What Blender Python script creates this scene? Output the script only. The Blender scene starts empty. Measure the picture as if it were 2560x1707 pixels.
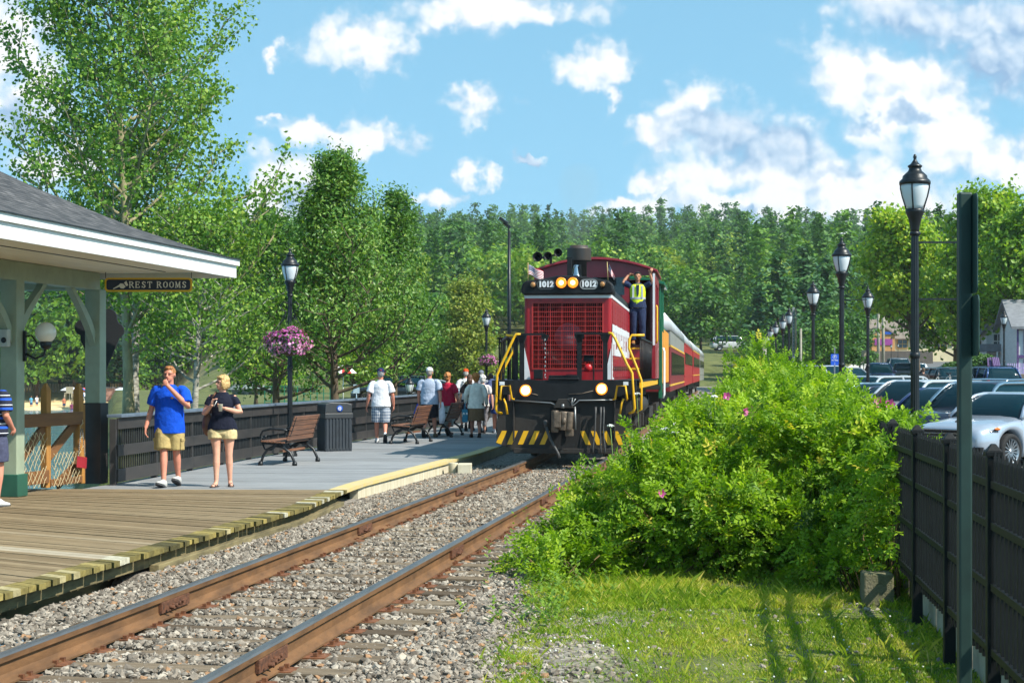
import bpy, math, random
import numpy as np
from mathutils import Vector, Matrix
COL = bpy.context.scene.collection
SC = bpy.context.scene
F = 4200.0; VH = 932.0; ZC = 1.7; PI = math.pi
RNG = np.random.default_rng(7); random.seed(7)

def at(u, v, Y):
    return Vector(((u-1280)*Y/F, Y, ZC-(v-VH)*Y/F))
def gr(u, v, z=0.0):
    return at(u, v, F*(ZC-z)/(v-VH))
def lin(c):
    return tuple((x/255/12.92 if x/255 <= .04045 else ((x/255+.055)/1.055)**2.4) for x in c)

ALB = .8
def alb(c): return tuple(x*ALB for x in lin(c))
# ---------------------------------------------------------------- meshes
class MB:
    def __init__(s): s.v = []; s.f = []; s.m = []; s.s = []
    def add(s, V, Fc, mat=0, smooth=False):
        o = len(s.v); s.v.extend([tuple(p) for p in V])
        for f in Fc:
            s.f.append(tuple(i+o for i in f)); s.m.append(mat); s.s.append(smooth)
        return s
    def box(s, c, d, R=None, mat=0, taper=1.0):
        x, y, z = d[0]/2, d[1]/2, d[2]/2; t = taper
        V = [(-x,-y,-z),(x,-y,-z),(x,y,-z),(-x,y,-z),(-x*t,-y*t,z),(x*t,-y*t,z),(x*t,y*t,z),(-x*t,y*t,z)]
        c = Vector(c)
        V = [(R @ Vector(p) if R is not None else Vector(p))+c for p in V]
        return s.add(V, [(0,3,2,1),(4,5,6,7),(0,1,5,4),(1,2,6,5),(2,3,7,6),(3,0,4,7)], mat)
    def bar(s, a, b, w, h, mat=0, up=(0,0,1)):
        a = Vector(a); b = Vector(b); d = b-a; L = d.length
        if L < 1e-6: return s
        y = d/L; x = y.cross(Vector(up))
        if x.length < 1e-4: x = y.cross(Vector((0,1,0)))
        x.normalize(); z = x.cross(y)
        R = Matrix((x, y, z)).transposed()
        return s.box((a+b)/2, (w, L, h), R, mat)
    def tube(s, P, r, n=8, mat=0, smooth=True, cap=True, sq=(1,1), up=None):
        P = [Vector(p) for p in P]
        if not hasattr(r, '__len__'): r = [r]*len(P)
        T = []
        for i in range(len(P)):
            a = P[max(i-1,0)]; b = P[min(i+1,len(P)-1)]
            t = (b-a); T.append(t.normalized() if t.length > 1e-9 else Vector((0,0,1)))
        ref = Vector(up) if up else (Vector((1,0,0)) if abs(T[0].x) < .9 else Vector((0,1,0)))
        nx = (ref - T[0]*ref.dot(T[0])).normalized()
        V = []; Fc = []
        for i, p in enumerate(P):
            nx = (nx - T[i]*nx.dot(T[i]))
            nx = nx.normalized() if nx.length > 1e-6 else T[i].orthogonal().normalized()
            ny = T[i].cross(nx)
            for k in range(n):
                a = 2*PI*k/n
                V.append(p + nx*(math.cos(a)*r[i]*sq[0]) + ny*(math.sin(a)*r[i]*sq[1]))
        for i in range(len(P)-1):
            for k in range(n):
                k2 = (k+1) % n
                Fc.append((i*n+k, i*n+k2, (i+1)*n+k2, (i+1)*n+k))
        if cap:
            Fc.append(tuple(range(n-1,-1,-1))); b = (len(P)-1)*n
            Fc.append(tuple(range(b, b+n)))
        return s.add(V, Fc, mat, smooth)
    def loft(s, rings, mat=0, smooth=True, cap=True, closed=True):
        n = len(rings[0]); V = [p for r in rings for p in r]; Fc = []
        for i in range(len(rings)-1):
            for k in range(n if closed else n-1):
                k2 = (k+1) % n
                Fc.append((i*n+k, i*n+k2, (i+1)*n+k2, (i+1)*n+k))
        if cap and closed:
            Fc.append(tuple(range(n-1,-1,-1))); b = (len(rings)-1)*n
            Fc.append(tuple(range(b, b+n)))
        return s.add(V, Fc, mat, smooth)
    def lathe(s, prof, c=(0,0,0), n=16, mat=0, smooth=True, R=None):
        c = Vector(c); rings = []
        for (r, z) in prof:
            ring = []
            for k in range(n):
                a = 2*PI*k/n
                p = Vector((r*math.cos(a), r*math.sin(a), z))
                ring.append((R @ p if R is not None else p)+c)
            rings.append(ring)
        return s.loft(rings, mat, smooth)
    def sphere(s, c, r, nu=12, nv=8, mat=0, R=None):
        if not hasattr(r, '__len__'): r = (r,r,r)
        c = Vector(c); V = []; Fc = []
        def tr(p): return (R @ Vector(p) if R is not None else Vector(p))+c
        V.append(tr((0,0,-r[2])))
        for j in range(1, nv):
            th = -PI/2+PI*j/nv
            for i in range(nu):
                a = 2*PI*i/nu
                V.append(tr((r[0]*math.cos(th)*math.cos(a), r[1]*math.cos(th)*math.sin(a), r[2]*math.sin(th))))
        V.append(tr((0,0,r[2]))); N = len(V)-1
        for i in range(nu):
            i2 = (i+1) % nu
            Fc.append((0, 1+i2, 1+i)); Fc.append((N, N-nu+i, N-nu+i2))
        for j in range(nv-2):
            for i in range(nu):
                i2 = (i+1) % nu; b = 1+j*nu
                Fc.append((b+i, b+i2, b+nu+i2, b+nu+i))
        return s.add(V, Fc, mat, True)
    def prism(s, poly, d, M=None, mat=0, smooth=False):
        # poly in local XZ plane, extruded along +Y by d, then M
        n = len(poly)
        V = [Vector((p[0], 0, p[1])) for p in poly]+[Vector((p[0], d, p[1])) for p in poly]
        if M is not None: V = [M @ p for p in V]
        Fc = [tuple(range(n)), tuple(range(2*n-1, n-1, -1))]
        for k in range(n):
            k2 = (k+1) % n
            Fc.append((k, k+n, k2+n, k2))
        return s.add(V, Fc, mat, smooth)
    def build(s, name, mats, parent=None, bevel=0, loc=None, rz=None, sub=0, auto=True):
        me = bpy.data.meshes.new(name)
        me.from_pydata(s.v, [], s.f)
        if not isinstance(mats, (list, tuple)): mats = [mats]
        for m in mats: me.materials.append(m)
        me.polygons.foreach_set('material_index', s.m)
        me.polygons.foreach_set('use_smooth', s.s)
        fixn(me)
        o = bpy.data.objects.new(name, me); COL.objects.link(o)
        if parent is not None: o.parent = parent
        if loc is not None: o.location = loc
        if rz is not None: o.rotation_euler = (0,0,rz)
        if bevel:
            b = o.modifiers.new('bevel','BEVEL'); b.width = bevel; b.segments = 2; b.limit_method = 'ANGLE'; b.angle_limit = .6
            b.harden_normals = False
        if sub:
            b = o.modifiers.new('sub','SUBSURF'); b.levels = sub; b.render_levels = sub
        return o
import bmesh
def fixn(me):
    bm = bmesh.new(); bm.from_mesh(me)
    bmesh.ops.recalc_face_normals(bm, faces=bm.faces)
    bm.to_mesh(me); bm.free()

def npmesh(name, V, Fq, mats, tint=None, midx=None, parent=None, smooth=False, extra=None):
    V = np.asarray(V, dtype=np.float32); Fq = np.asarray(Fq, dtype=np.int32)
    me = bpy.data.meshes.new(name); k = Fq.shape[1]
    me.vertices.add(len(V)); me.vertices.foreach_set('co', V.ravel())
    me.loops.add(Fq.size); me.loops.foreach_set('vertex_index', Fq.ravel())
    me.polygons.add(len(Fq))
    me.polygons.foreach_set('loop_start', np.arange(0, Fq.size, k, dtype=np.int32))
    if not isinstance(mats, (list, tuple)): mats = [mats]
    for m in mats: me.materials.append(m)
    if midx is not None: me.polygons.foreach_set('material_index', np.asarray(midx, dtype=np.int32))
    me.polygons.foreach_set('use_smooth', np.full(len(Fq), smooth))
    if tint is not None:
        a = me.attributes.new('tint','FLOAT','POINT'); a.data.foreach_set('value', np.asarray(tint, dtype=np.float32))
    if extra:
        for nm, arr in extra.items():
            a = me.attributes.new(nm,'FLOAT','POINT'); a.data.foreach_set('value', np.asarray(arr, dtype=np.float32))
    me.update(calc_edges=True); me.validate()
    o = bpy.data.objects.new(name, me); COL.objects.link(o)
    if parent is not None: o.parent = parent
    return o

def tag(o, label=None, cat=None, group=None, kind=None):
    if label: o['label'] = label
    if cat: o['category'] = cat
    if group: o['group'] = group
    if kind: o['kind'] = kind
    return o
def thing(name, label, cat, loc=(0,0,0), rz=0, group=None):
    o = bpy.data.objects.new(name, None); COL.objects.link(o)
    o.empty_display_size = .1
    o.location = loc; o.rotation_euler = (0,0,rz)
    return tag(o, label, cat, group)
def copy_tree(o, parent=None):
    c = o.copy(); COL.objects.link(c)
    if parent is not None: c.parent = parent
    for ch in list(o.children): copy_tree(ch, c)
    return c
def place(o, loc, rz=None, label=None, scale=None):
    o.location = loc
    if rz is not None: o.rotation_euler = (0,0,rz)
    if label: o['label'] = label
    if scale is not None: o.scale = (scale,)*3 if not hasattr(scale,'__len__') else scale
    return o

# ---------------------------------------------------------------- materials
def nd(nt, t, **kw):
    n = nt.nodes.new(t)
    for k, v in kw.items(): setattr(n, k, v)
    return n
def newmat(name):
    m = bpy.data.materials.new(name); m.use_nodes = True
    nt = m.node_tree; b = nt.nodes['Principled BSDF']
    return m, nt, b
def M(name, col, rough=.6, metal=0, var=.12, vs=3.0, bump=0, bs=60, col2=None, stretch=(1,1,1), spec=.5, coat=0, det=5, emit=None, es=0, trans=0, alpha=None, ior=None):
    m, nt, b = newmat(name); L = nt.links
    c = alb(col)
    b.inputs['Roughness'].default_value = rough; b.inputs['Metallic'].default_value = metal
    b.inputs['Specular IOR Level'].default_value = spec
    if coat: b.inputs['Coat Weight'].default_value = coat; b.inputs['Coat Roughness'].default_value = .05
    if trans: b.inputs['Transmission Weight'].default_value = trans
    if ior: b.inputs['IOR'].default_value = ior
    if emit:
        b.inputs['Emission Color'].default_value = (*lin(emit),1); b.inputs['Emission Strength'].default_value = es
    tc = nd(nt,'ShaderNodeTexCoord'); mp = nd(nt,'ShaderNodeMapping'); mp.inputs['Scale'].default_value = stretch
    L.new(tc.outputs['Object'], mp.inputs['Vector'])
    if var or col2:
        n = nd(nt,'ShaderNodeTexNoise'); n.inputs['Scale'].default_value = vs; n.inputs['Detail'].default_value = det; n.inputs['Roughness'].default_value = .6
        L.new(mp.outputs[0], n.inputs['Vector'])
        r = nd(nt,'ShaderNodeValToRGB'); e = r.color_ramp.elements
        e[0].position = .33; e[1].position = .67
        if col2: a, d = c, alb(col2)
        else: a = tuple(max(0,x*(1-var*1.6)) for x in c); d = tuple(min(1,x*(1+var*1.6)) for x in c)
        e[0].color = (*a,1); e[1].color = (*d,1)
        L.new(n.outputs['Fac'], r.inputs[0]); L.new(r.outputs[0], b.inputs['Base Color'])
    else:
        b.inputs['Base Color'].default_value = (*c,1)
    if bump:
        n2 = nd(nt,'ShaderNodeTexNoise'); n2.inputs['Scale'].default_value = bs; n2.inputs['Detail'].default_value = 4
        L.new(mp.outputs[0], n2.inputs['Vector'])
        bp = nd(nt,'ShaderNodeBump'); bp.inputs['Strength'].default_value = bump; bp.inputs['Distance'].default_value = .02
        L.new(n2.outputs['Fac'], bp.inputs['Height']); L.new(bp.outputs[0], b.inputs['Normal'])
    return m
def glass(name, col, rough=.03, mix=.75, tint=None):
    # reflective dark pane that lets a little light through
    m, nt, b = newmat(name); L = nt.links
    b.inputs['Base Color'].default_value = (*lin(col),1); b.inputs['Roughness'].default_value = rough
    b.inputs['Specular IOR Level'].default_value = .9
    tr = nd(nt,'ShaderNodeBsdfTransparent'); tr.inputs[0].default_value = (*(lin(tint) if tint else (.75,.85,.82)),1)
    mx = nd(nt,'ShaderNodeMixShader'); mx.inputs[0].default_value = mix
    L.new(tr.outputs[0], mx.inputs[1]); L.new(b.outputs[0], mx.inputs[2])
    L.new(mx.outputs[0], nt.nodes['Material Output'].inputs[0])
    return m
def leafmat(name, cols, transl=.35, rough=.5, spec=.4):
    m, nt, b = newmat(name); L = nt.links
    a = nd(nt,'ShaderNodeAttribute'); a.attribute_name = 'tint'
    r = nd(nt,'ShaderNodeValToRGB'); e = r.color_ramp.elements
    while len(e) < len(cols): e.new(.5)
    for i, c in enumerate(cols):
        e[i].position = i/(len(cols)-1)*.96; e[i].color = (*c,1)
    L.new(a.outputs['Fac'], r.inputs[0]); L.new(r.outputs[0], b.inputs['Base Color'])
    b.inputs['Roughness'].default_value = rough; b.inputs['Specular IOR Level'].default_value = spec
    t = nd(nt,'ShaderNodeBsdfTranslucent')
    hs = nd(nt,'ShaderNodeMix'); hs.data_type = 'RGBA'; hs.blend_type = 'MULTIPLY'; hs.inputs[0].default_value = 1
    L.new(r.outputs[0], hs.inputs[6]); hs.inputs[7].default_value = (1.5,1.6,.5,1)
    L.new(hs.outputs[2], t.inputs[0])
    mx = nd(nt,'ShaderNodeMixShader'); mx.inputs[0].default_value = transl
    L.new(b.outputs[0], mx.inputs[1]); L.new(t.outputs[0], mx.inputs[2])
    L.new(mx.outputs[0], nt.nodes['Material Output'].inputs[0])
    return m
def tintmat(name, cols, rough=.8, stretch=(1,1,1), vs=8, bump=.3, bs=30, var=.5, spec=.3):
    # base from per-piece tint ramp, broken up by noise
    m, nt, b = newmat(name); L = nt.links
    a = nd(nt,'ShaderNodeAttribute'); a.attribute_name = 'tint'
    r = nd(nt,'ShaderNodeValToRGB'); e = r.color_ramp.elements
    while len(e) < len(cols): e.new(.5)
    for i, c in enumerate(cols):
        e[i].position = i/(len(cols)-1); e[i].color = (*alb(c),1)
    L.new(a.outputs['Fac'], r.inputs[0])
    tc = nd(nt,'ShaderNodeTexCoord'); mp = nd(nt,'ShaderNodeMapping'); mp.inputs['Scale'].default_value = stretch
    L.new(tc.outputs['Object'], mp.inputs[0])
    n = nd(nt,'ShaderNodeTexNoise'); n.inputs['Scale'].default_value = vs; n.inputs['Detail'].default_value = 6; n.inputs['Roughness'].default_value = .65
    L.new(mp.outputs[0], n.inputs['Vector'])
    mr = nd(nt,'ShaderNodeMapRange'); mr.inputs[1].default_value = .3; mr.inputs[2].default_value = .7; mr.inputs[3].default_value = 1-var; mr.inputs[4].default_value = 1+var*.6
    L.new(n.outputs['Fac'], mr.inputs[0])
    mu = nd(nt,'ShaderNodeVectorMath', operation='SCALE'); L.new(r.outputs[0], mu.inputs[0]); L.new(mr.outputs[0], mu.inputs['Scale'])
    L.new(mu.outputs[0], b.inputs['Base Color'])
    b.inputs['Roughness'].default_value = rough; b.inputs['Specular IOR Level'].default_value = spec
    if bump:
        bp = nd(nt,'ShaderNodeBump'); bp.inputs['Strength'].default_value = bump; bp.inputs['Distance'].default_value = .02
        L.new(n.outputs['Fac'], bp.inputs['Height']); L.new(bp.outputs[0], b.inputs['Normal'])
    return m

blackm = M('black paint', (34,37,40), .45, var=.15, vs=6, bump=.05)
ironm = M('dark iron', (30,33,36), .38, metal=.2, var=.2, vs=12, bump=.1, bs=90)
greym = M('grey metal', (140,144,146), .45, metal=.6, var=.12)
whitem = M('white paint', (236,238,236), .55, var=.03, vs=5, bump=.04, bs=25)
rubber = M('rubber', (26,26,27), .8, var=.15, vs=20)
chrome = M('chrome', (200,204,208), .16, metal=1, var=.05)
concm = M('concrete', (176,170,152), .9, var=.18, vs=4, bump=.3, bs=60)
# ---------------------------------------------------------------- camera, sun, sky
cam = bpy.data.cameras.new('camera'); co = bpy.data.objects.new('camera', cam); COL.objects.link(co)
co.location = (0,0,ZC); co.rotation_euler = (PI/2,0,0)
cam.sensor_width = 36; cam.lens = 36*F/2560; cam.shift_y = (VH-853.5)/2560; cam.clip_end = 6000; cam.clip_start = .1
SC.camera = co
SUN = Vector((1.0,-.60,1.2)).normalized()
sl = bpy.data.lights.new('sun','SUN'); sl.energy = 4.4; sl.angle = math.radians(.5); sl.color = (1,.94,.83)
so = bpy.data.objects.new('sun', sl); COL.objects.link(so)
so.rotation_euler = SUN.to_track_quat('Z','Y').to_euler()
W = bpy.data.worlds.new('World'); SC.world = W; W.use_nodes = True
SC.view_settings.view_transform = 'Standard'; SC.view_settings.look = 'None'; SC.view_settings.exposure = .82; SC.view_settings.gamma = 1
try: SC.view_settings.use_curve_mapping = False
except Exception: pass
SC.cycles.max_bounces = 8; SC.cycles.diffuse_bounces = 3; SC.cycles.glossy_bounces = 3; SC.cycles.transmission_bounces = 6; SC.cycles.transparent_max_bounces = 8; SC.cycles.volume_bounces = 0
SC.cycles.use_denoising = True
SC.cycles.sample_clamp_indirect = 6

CLOUDS = [ # centre u,v (full-size pixels of the photo's sky, turned into directions), radii, weight
 (1230,25,300,60,.9),(880,95,130,75,1.05),(955,150,75,70,1.15),(705,128,46,36,.85),
 (1200,260,80,44,1.0),
 (935,350,100,40,1.1),(790,315,140,36,.95),(680,300,60,26,.7),
 (1496,172,82,58,1.15),(1525,255,42,60,.8),(1192,440,44,55,.9),(1310,398,90,26,.6),
 (696,430,85,60,1.25),(700,510,100,70,1.2),(1090,515,80,22,1.1),
 (1745,262,90,60,1.2),(1660,330,95,60,.95),(1790,330,130,80,1.1),(1850,430,190,85,1.25),(1975,480,150,90,1.25),(1960,370,150,75,1.05),(1640,460,75,55,.75),
 (2120,470,180,90,1.2),(2250,500,200,90,1.1),(2120,180,95,75,1.3),(2180,215,110,85,1.3),(2320,260,115,100,1.35),(2380,330,80,80,1.2),(2260,290,170,90,1.1),(2470,400,110,60,1.1),(2540,410,90,60,1.1),
 (2400,40,330,90,1.0),(2500,150,120,110,.95),(2280,30,220,60,.8),
 (30,120,110,110,1.15),(70,260,110,110,1.0),(130,420,150,90,1.0),(1580,520,120,30,.9),(1800,520,300,60,.9),(2300,540,300,60,.9),
]
GREY = [(1790,318,125,62,1.25),(1950,380,150,66,1.3),(1870,345,100,56,1.1),(2080,440,120,50,.8),(2420,70,330,110,1.25),(2510,170,140,130,1.15),(2300,300,200,60,.55),(60,300,120,90,.8),(725,500,70,60,.7),(2180,300,110,40,.6),(1300,400,110,36,.8),(2560,520,200,80,.6),(1930,540,160,30,.7)]
def world():
    nt = W.node_tree; L = nt.links; bg = nt.nodes['Background']
    sky = nd(nt,'ShaderNodeTexSky'); sky.sky_type = 'NISHITA'; sky.sun_disc = False
    sky.sun_elevation = math.asin(SUN.z); sky.sun_rotation = math.atan2(SUN.x, SUN.y)
    sky.air_density = 1.0; sky.dust_density = .3; sky.ozone_density = 2.0; sky.altitude = 150
    tc = nd(nt,'ShaderNodeTexCoord'); sp = nd(nt,'ShaderNodeSeparateXYZ'); L.new(tc.outputs['Generated'], sp.inputs[0])
    sv = nd(nt,'ShaderNodeVectorMath', operation='MULTIPLY_ADD'); sv.inputs[1].default_value = (1,1,.55); sv.inputs[2].default_value = (0,0,.29)
    L.new(tc.outputs['Generated'], sv.inputs[0]); L.new(sv.outputs[0], sky.inputs[0])
    ab = nd(nt,'ShaderNodeMath', operation='ABSOLUTE'); L.new(sp.outputs['Y'], ab.inputs[0])
    mxn = nd(nt,'ShaderNodeMath', operation='MAXIMUM'); mxn.inputs[1].default_value = .15; L.new(ab.outputs[0], mxn.inputs[0])
    iv = nd(nt,'ShaderNodeVectorMath', operation='DIVIDE'); L.new(tc.outputs['Generated'], iv.inputs[0]); L.new(mxn.outputs[0], iv.inputs[1])
    sp2 = nd(nt,'ShaderNodeSeparateXYZ'); L.new(iv.outputs[0], sp2.inputs[0])
    cb = nd(nt,'ShaderNodeCombineXYZ'); L.new(sp2.outputs['X'], cb.inputs[0]); L.new(sp2.outputs['Z'], cb.inputs[1])
    P = cb.outputs[0]
    def noise(vec, sc, det, rough=.6, out='Fac'):
        n = nd(nt,'ShaderNodeTexNoise'); n.inputs['Scale'].default_value = sc; n.inputs['Detail'].default_value = det; n.inputs['Roughness'].default_value = rough
        n.noise_dimensions = '2D'; L.new(vec, n.inputs['Vector']); return n.outputs[out]
    def math_(op, a, b=None, c=None):
        n = nd(nt,'ShaderNodeMath', operation=op)
        for i, x in enumerate((a,b,c)):
            if x is None: continue
            if isinstance(x,(int,float)): n.inputs[i].default_value = x
            else: L.new(x, n.inputs[i])
        return n.outputs[0]
    wn = noise(P, 30, 4, .6, 'Color')
    wd = nd(nt,'ShaderNodeVectorMath', operation='MULTIPLY_ADD'); wd.inputs[1].default_value = (.05,.035,0); wd.inputs[2].default_value = (-.025,-.0175,0); L.new(wn, wd.inputs[0])
    ad = nd(nt,'ShaderNodeVectorMath', operation='ADD'); L.new(P, ad.inputs[0]); L.new(wd.outputs[0], ad.inputs[1])
    def blobs(src, lst):
        prev = None
        for (u,v,ru,rv,w) in lst:
            sx, sy = F/ru/w, F/rv/w
            a = nd(nt,'ShaderNodeVectorMath', operation='MULTIPLY_ADD'); a.inputs[1].default_value = (sx,sy,0); a.inputs[2].default_value = (-(u-1280)/F*sx,-(VH-v)/F*sy,0); L.new(src, a.inputs[0])
            c = nd(nt,'ShaderNodeVectorMath', operation='LENGTH'); L.new(a.outputs[0], c.inputs[0])
            prev = c.outputs['Value'] if prev is None else math_('SMOOTH_MIN', prev, c.outputs['Value'], .3)
        return math_('SUBTRACT', 1.0, prev)
    base = blobs(ad.outputs[0], CLOUDS); grey = blobs(ad.outputs[0], GREY)
    n1 = noise(P, 24, 9, .60)
    off = nd(nt,'ShaderNodeVectorMath', operation='ADD'); off.inputs[1].default_value = (.006,.009,0); L.new(P, off.inputs[0])
    n2 = noise(off.outputs[0], 24, 5, .5)
    def puff(vec):
        v = nd(nt,'ShaderNodeTexVoronoi'); v.voronoi_dimensions = '2D'; v.feature = 'SMOOTH_F1'; v.inputs['Scale'].default_value = 44; v.inputs['Detail'].default_value = 2.0; v.inputs['Roughness'].default_value = .55; v.inputs['Smoothness'].default_value = .35; v.normalize = True
        L.new(vec, v.inputs['Vector']); return v.outputs['Distance']
    jit = nd(nt,'ShaderNodeVectorMath', operation='MULTIPLY_ADD'); jit.inputs[1].default_value = (.012,.010,0); L.new(wn, jit.inputs[0]); L.new(P, jit.inputs[2])
    joff = nd(nt,'ShaderNodeVectorMath', operation='ADD'); joff.inputs[1].default_value = (.0035,.005,0); L.new(jit.outputs[0], joff.inputs[0])
    pf = puff(jit.outputs[0]); pf2 = puff(joff.outputs[0])
    dens = math_('ADD', math_('MULTIPLY_ADD', pf, -1.15, .42), math_('ADD', base, math_('MULTIPLY_ADD', n1, 1.1, -.52)))
    al = nd(nt,'ShaderNodeMapRange'); al.interpolation_type = 'SMOOTHSTEP'; al.inputs[1].default_value = -.08; al.inputs[2].default_value = .72; L.new(dens, al.inputs[0])
    lt = math_('MULTIPLY_ADD', math_('SUBTRACT', pf2, pf), 1.25, math_('MULTIPLY_ADD', math_('SUBTRACT', n1, n2), .9, .66))
    thick = math_('MULTIPLY_ADD', dens, .45, 0)
    lt2 = math_('ADD', lt, math_('MINIMUM', thick, .35))
    ve = nd(nt,'ShaderNodeMapRange'); ve.interpolation_type = 'SMOOTHSTEP'; ve.inputs[1].default_value = -.35; ve.inputs[2].default_value = .65; ve.inputs[4].default_value = .5
    L.new(math_('MULTIPLY_ADD', n1, 1.6, math_('ADD', base, -.95)), ve.inputs[0])
    alpha = math_('MAXIMUM', al.outputs[0], ve.outputs[0])
    gy = nd(nt,'ShaderNodeMapRange'); gy.interpolation_type = 'SMOOTHSTEP'; gy.inputs[1].default_value = .0; gy.inputs[2].default_value = .75; gy.inputs[3].default_value = 0; gy.inputs[4].default_value = .62
    L.new(math_('MULTIPLY_ADD', n1, .5, math_('ADD', grey, -.2)), gy.inputs[0])
    br = math_('SUBTRACT', lt2, gy.outputs[0])
    rp = nd(nt,'ShaderNodeValToRGB'); e = rp.color_ramp.elements
    e[0].position = .1; e[0].color = (.28,.45,.67,1); e[1].position = .92; e[1].color = (.93,.95,.96,1)
    x = e.new(.45); x.color = (.52,.67,.83,1)
    L.new(br, rp.inputs[0])
    cs = nd(nt,'ShaderNodeVectorMath', operation='SCALE'); cs.inputs['Scale'].default_value = CLOUD_K/SKY_STRENGTH; L.new(rp.outputs[0], cs.inputs[0])
    tn = nd(nt,'ShaderNodeMix'); tn.data_type = 'RGBA'; tn.blend_type = 'MULTIPLY'; tn.inputs[0].default_value = 1
    tn.inputs[7].default_value = SKY_TINT; L.new(sky.outputs[0], tn.inputs[6])
    mx = nd(nt,'ShaderNodeMix'); mx.data_type = 'RGBA'; L.new(alpha, mx.inputs[0]); L.new(tn.outputs[2], mx.inputs[6]); L.new(cs.outputs[0], mx.inputs[7])
    L.new(mx.outputs[2], bg.inputs[0]); bg.inputs[1].default_value = SKY_STRENGTH
SKY_STRENGTH = .15; SKY_TINT = (.84,1.13,.94,1); CLOUD_K = .66
world()
# ---------------------------------------------------------------- layout of the ground
TR = np.array([(-20,-6.87),(0,-3.87),(10,-2.37),(20,-.87),(29,.48),(32.5,1.0),(37,1.53),(42,2.1),(60,4.25),(100,9.15),(170,18.1),(260,30.0)])
def cx(y): return np.interp(y, TR[:,0], TR[:,1])
EDGE = np.array([(-5,-6.95),(12.9,-3.93),(21.25,-2.62),(24.4,-2.42),(25.7,-2.3),(35.8,-.66),(39.7,-.2),(46,.55),(60,2.25),(90,5.9)])
def edge(y): return np.interp(y, EDGE[:,0], EDGE[:,1])
RAILG = np.array([(-5,-10.5),(20,-7.0),(25.5,-6.05),(33.7,-5.12),(40.8,-4.0),(46,-3.25),(60,-1.3),(90,2.3)])
def raily(y): return np.interp(y, RAILG[:,0], RAILG[:,1])
def fencex(y): return 2.9+.117*(y-11.2)
def sst(a, b, x):
    t = np.clip((x-a)/(b-a), 0, 1); return t*t*(3-2*t)
def vnoise(x, y, s, seed=0):
    # smooth value noise, vectorised
    x = np.asarray(x, float)/s+seed*17.3; y = np.asarray(y, float)/s+seed*31.7
    xi = np.floor(x).astype(np.int64); yi = np.floor(y).astype(np.int64); fx = x-xi; fy = y-yi
    fx = fx*fx*(3-2*fx); fy = fy*fy*(3-2*fy)
    def h(a, b):
        n = (a*374761393+b*668265263+seed*1442695) & 0x7fffffff
        n = ((n ^ (n >> 13))*1274126177) & 0x7fffffff
        return ((n ^ (n >> 16)) & 0xffff)/65535.0
    return (h(xi,yi)*(1-fx)+h(xi+1,yi)*fx)*(1-fy)+(h(xi,yi+1)*(1-fx)+h(xi+1,yi+1)*fx)*fy
def H(x, y):
    x = np.asarray(x, float); y = np.asarray(y, float)
    c = cx(y)
    hr = np.interp(y, [0,48,80,100,120,150,180,220,260,330], [-.22,-.22,.22,.35,.5,1.3,2.6,3.9,5.0,6.5])
    right = sst(5, 12, x-c)*(hr+.22)
    z = -.22+right
    hill = np.interp(y, [165,230,400,550,680,760,1000], [0,5,18,34,49,52,43])
    left = sst(-.17, -.21, x/np.maximum(y,1))
    hill_l = np.interp(y, [235,300,400,550,680,760,1000], [0,6,15,32,49,54,44])
    hh = hill*(1-left)+hill_l*left
    hh = hh*(.88+.24*vnoise(x, y, 160, 3))*(1-.10*sst(.03,.22,x/np.maximum(y,1)))
    z = z+np.maximum(hh-right*.6, 0)
    # the lake behind the boardwalk
    s1 = (-.236*y-x)/2.0
    s2 = np.where(y < 38, (raily(y)-.15-x)/.5, -1)
    lake = np.clip(np.maximum(s1, s2), 0, 1)
    lake = lake*(1-sst(196, 206, y))
    beach = left*sst(190, 200, y)*(1-sst(225, 330, y))
    z = z*(1-lake)+(-3.6)*lake
    z = z-beach*2.2
    return z
def Hs(x, y): return float(H(np.array([x]), np.array([y]))[0])

gm, nt, b = newmat('ground')
L = nt.links; tc = nd(nt,'ShaderNodeTexCoord')
def _n(sc, det=6):
    n = nd(nt,'ShaderNodeTexNoise'); n.inputs['Scale'].default_value = sc; n.inputs['Detail'].default_value = det; L.new(tc.outputs['Object'], n.inputs['Vector']); return n
def _ramp(src, cols):
    r = nd(nt,'ShaderNodeValToRGB'); e = r.color_ramp.elements
    while len(e) < len(cols): e.new(.5)
    for i, (p, c) in enumerate(cols): e[i].position = p; e[i].color = (*lin(c),1)
    L.new(src, r.inputs[0]); return r.outputs[0]
def _mix(f, a, c):
    m = nd(nt,'ShaderNodeMix'); m.data_type = 'RGBA'; L.new(f, m.inputs[0]); L.new(a, m.inputs[6]); L.new(c, m.inputs[7]); return m.outputs[2]
gcol = _ramp(_n(1.2).outputs[0], [(.3,(70,72,34)),(.5,(88,96,44)),(.7,(112,112,62))])
scol = _ramp(_n(3).outputs[0], [(.3,(206,176,122)),(.7,(226,200,150))])
vo = nd(nt,'ShaderNodeTexVoronoi'); vo.inputs['Scale'].default_value = 24; L.new(tc.outputs['Object'], vo.inputs['Vector'])
bcol = _ramp(vo.outputs['Color'], [(.1,(84,78,70)),(.5,(128,120,110)),(.9,(166,158,147))])
a1 = nd(nt,'ShaderNodeAttribute'); a1.attribute_name = 'sand'; a2 = nd(nt,'ShaderNodeAttribute'); a2.attribute_name = 'gravel'
L.new(_mix(a2.outputs['Fac'], _mix(a1.outputs['Fac'], gcol, scol), bcol), b.inputs['Base Color'])
b.inputs['Roughness'].default_value = .95
bp = nd(nt,'ShaderNodeBump'); bp.inputs['Strength'].default_value = .5; bp.inputs['Distance'].default_value = .03; L.new(vo.outputs['Distance'], bp.inputs['Height']); L.new(bp.outputs[0], b.inputs['Normal'])

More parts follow.
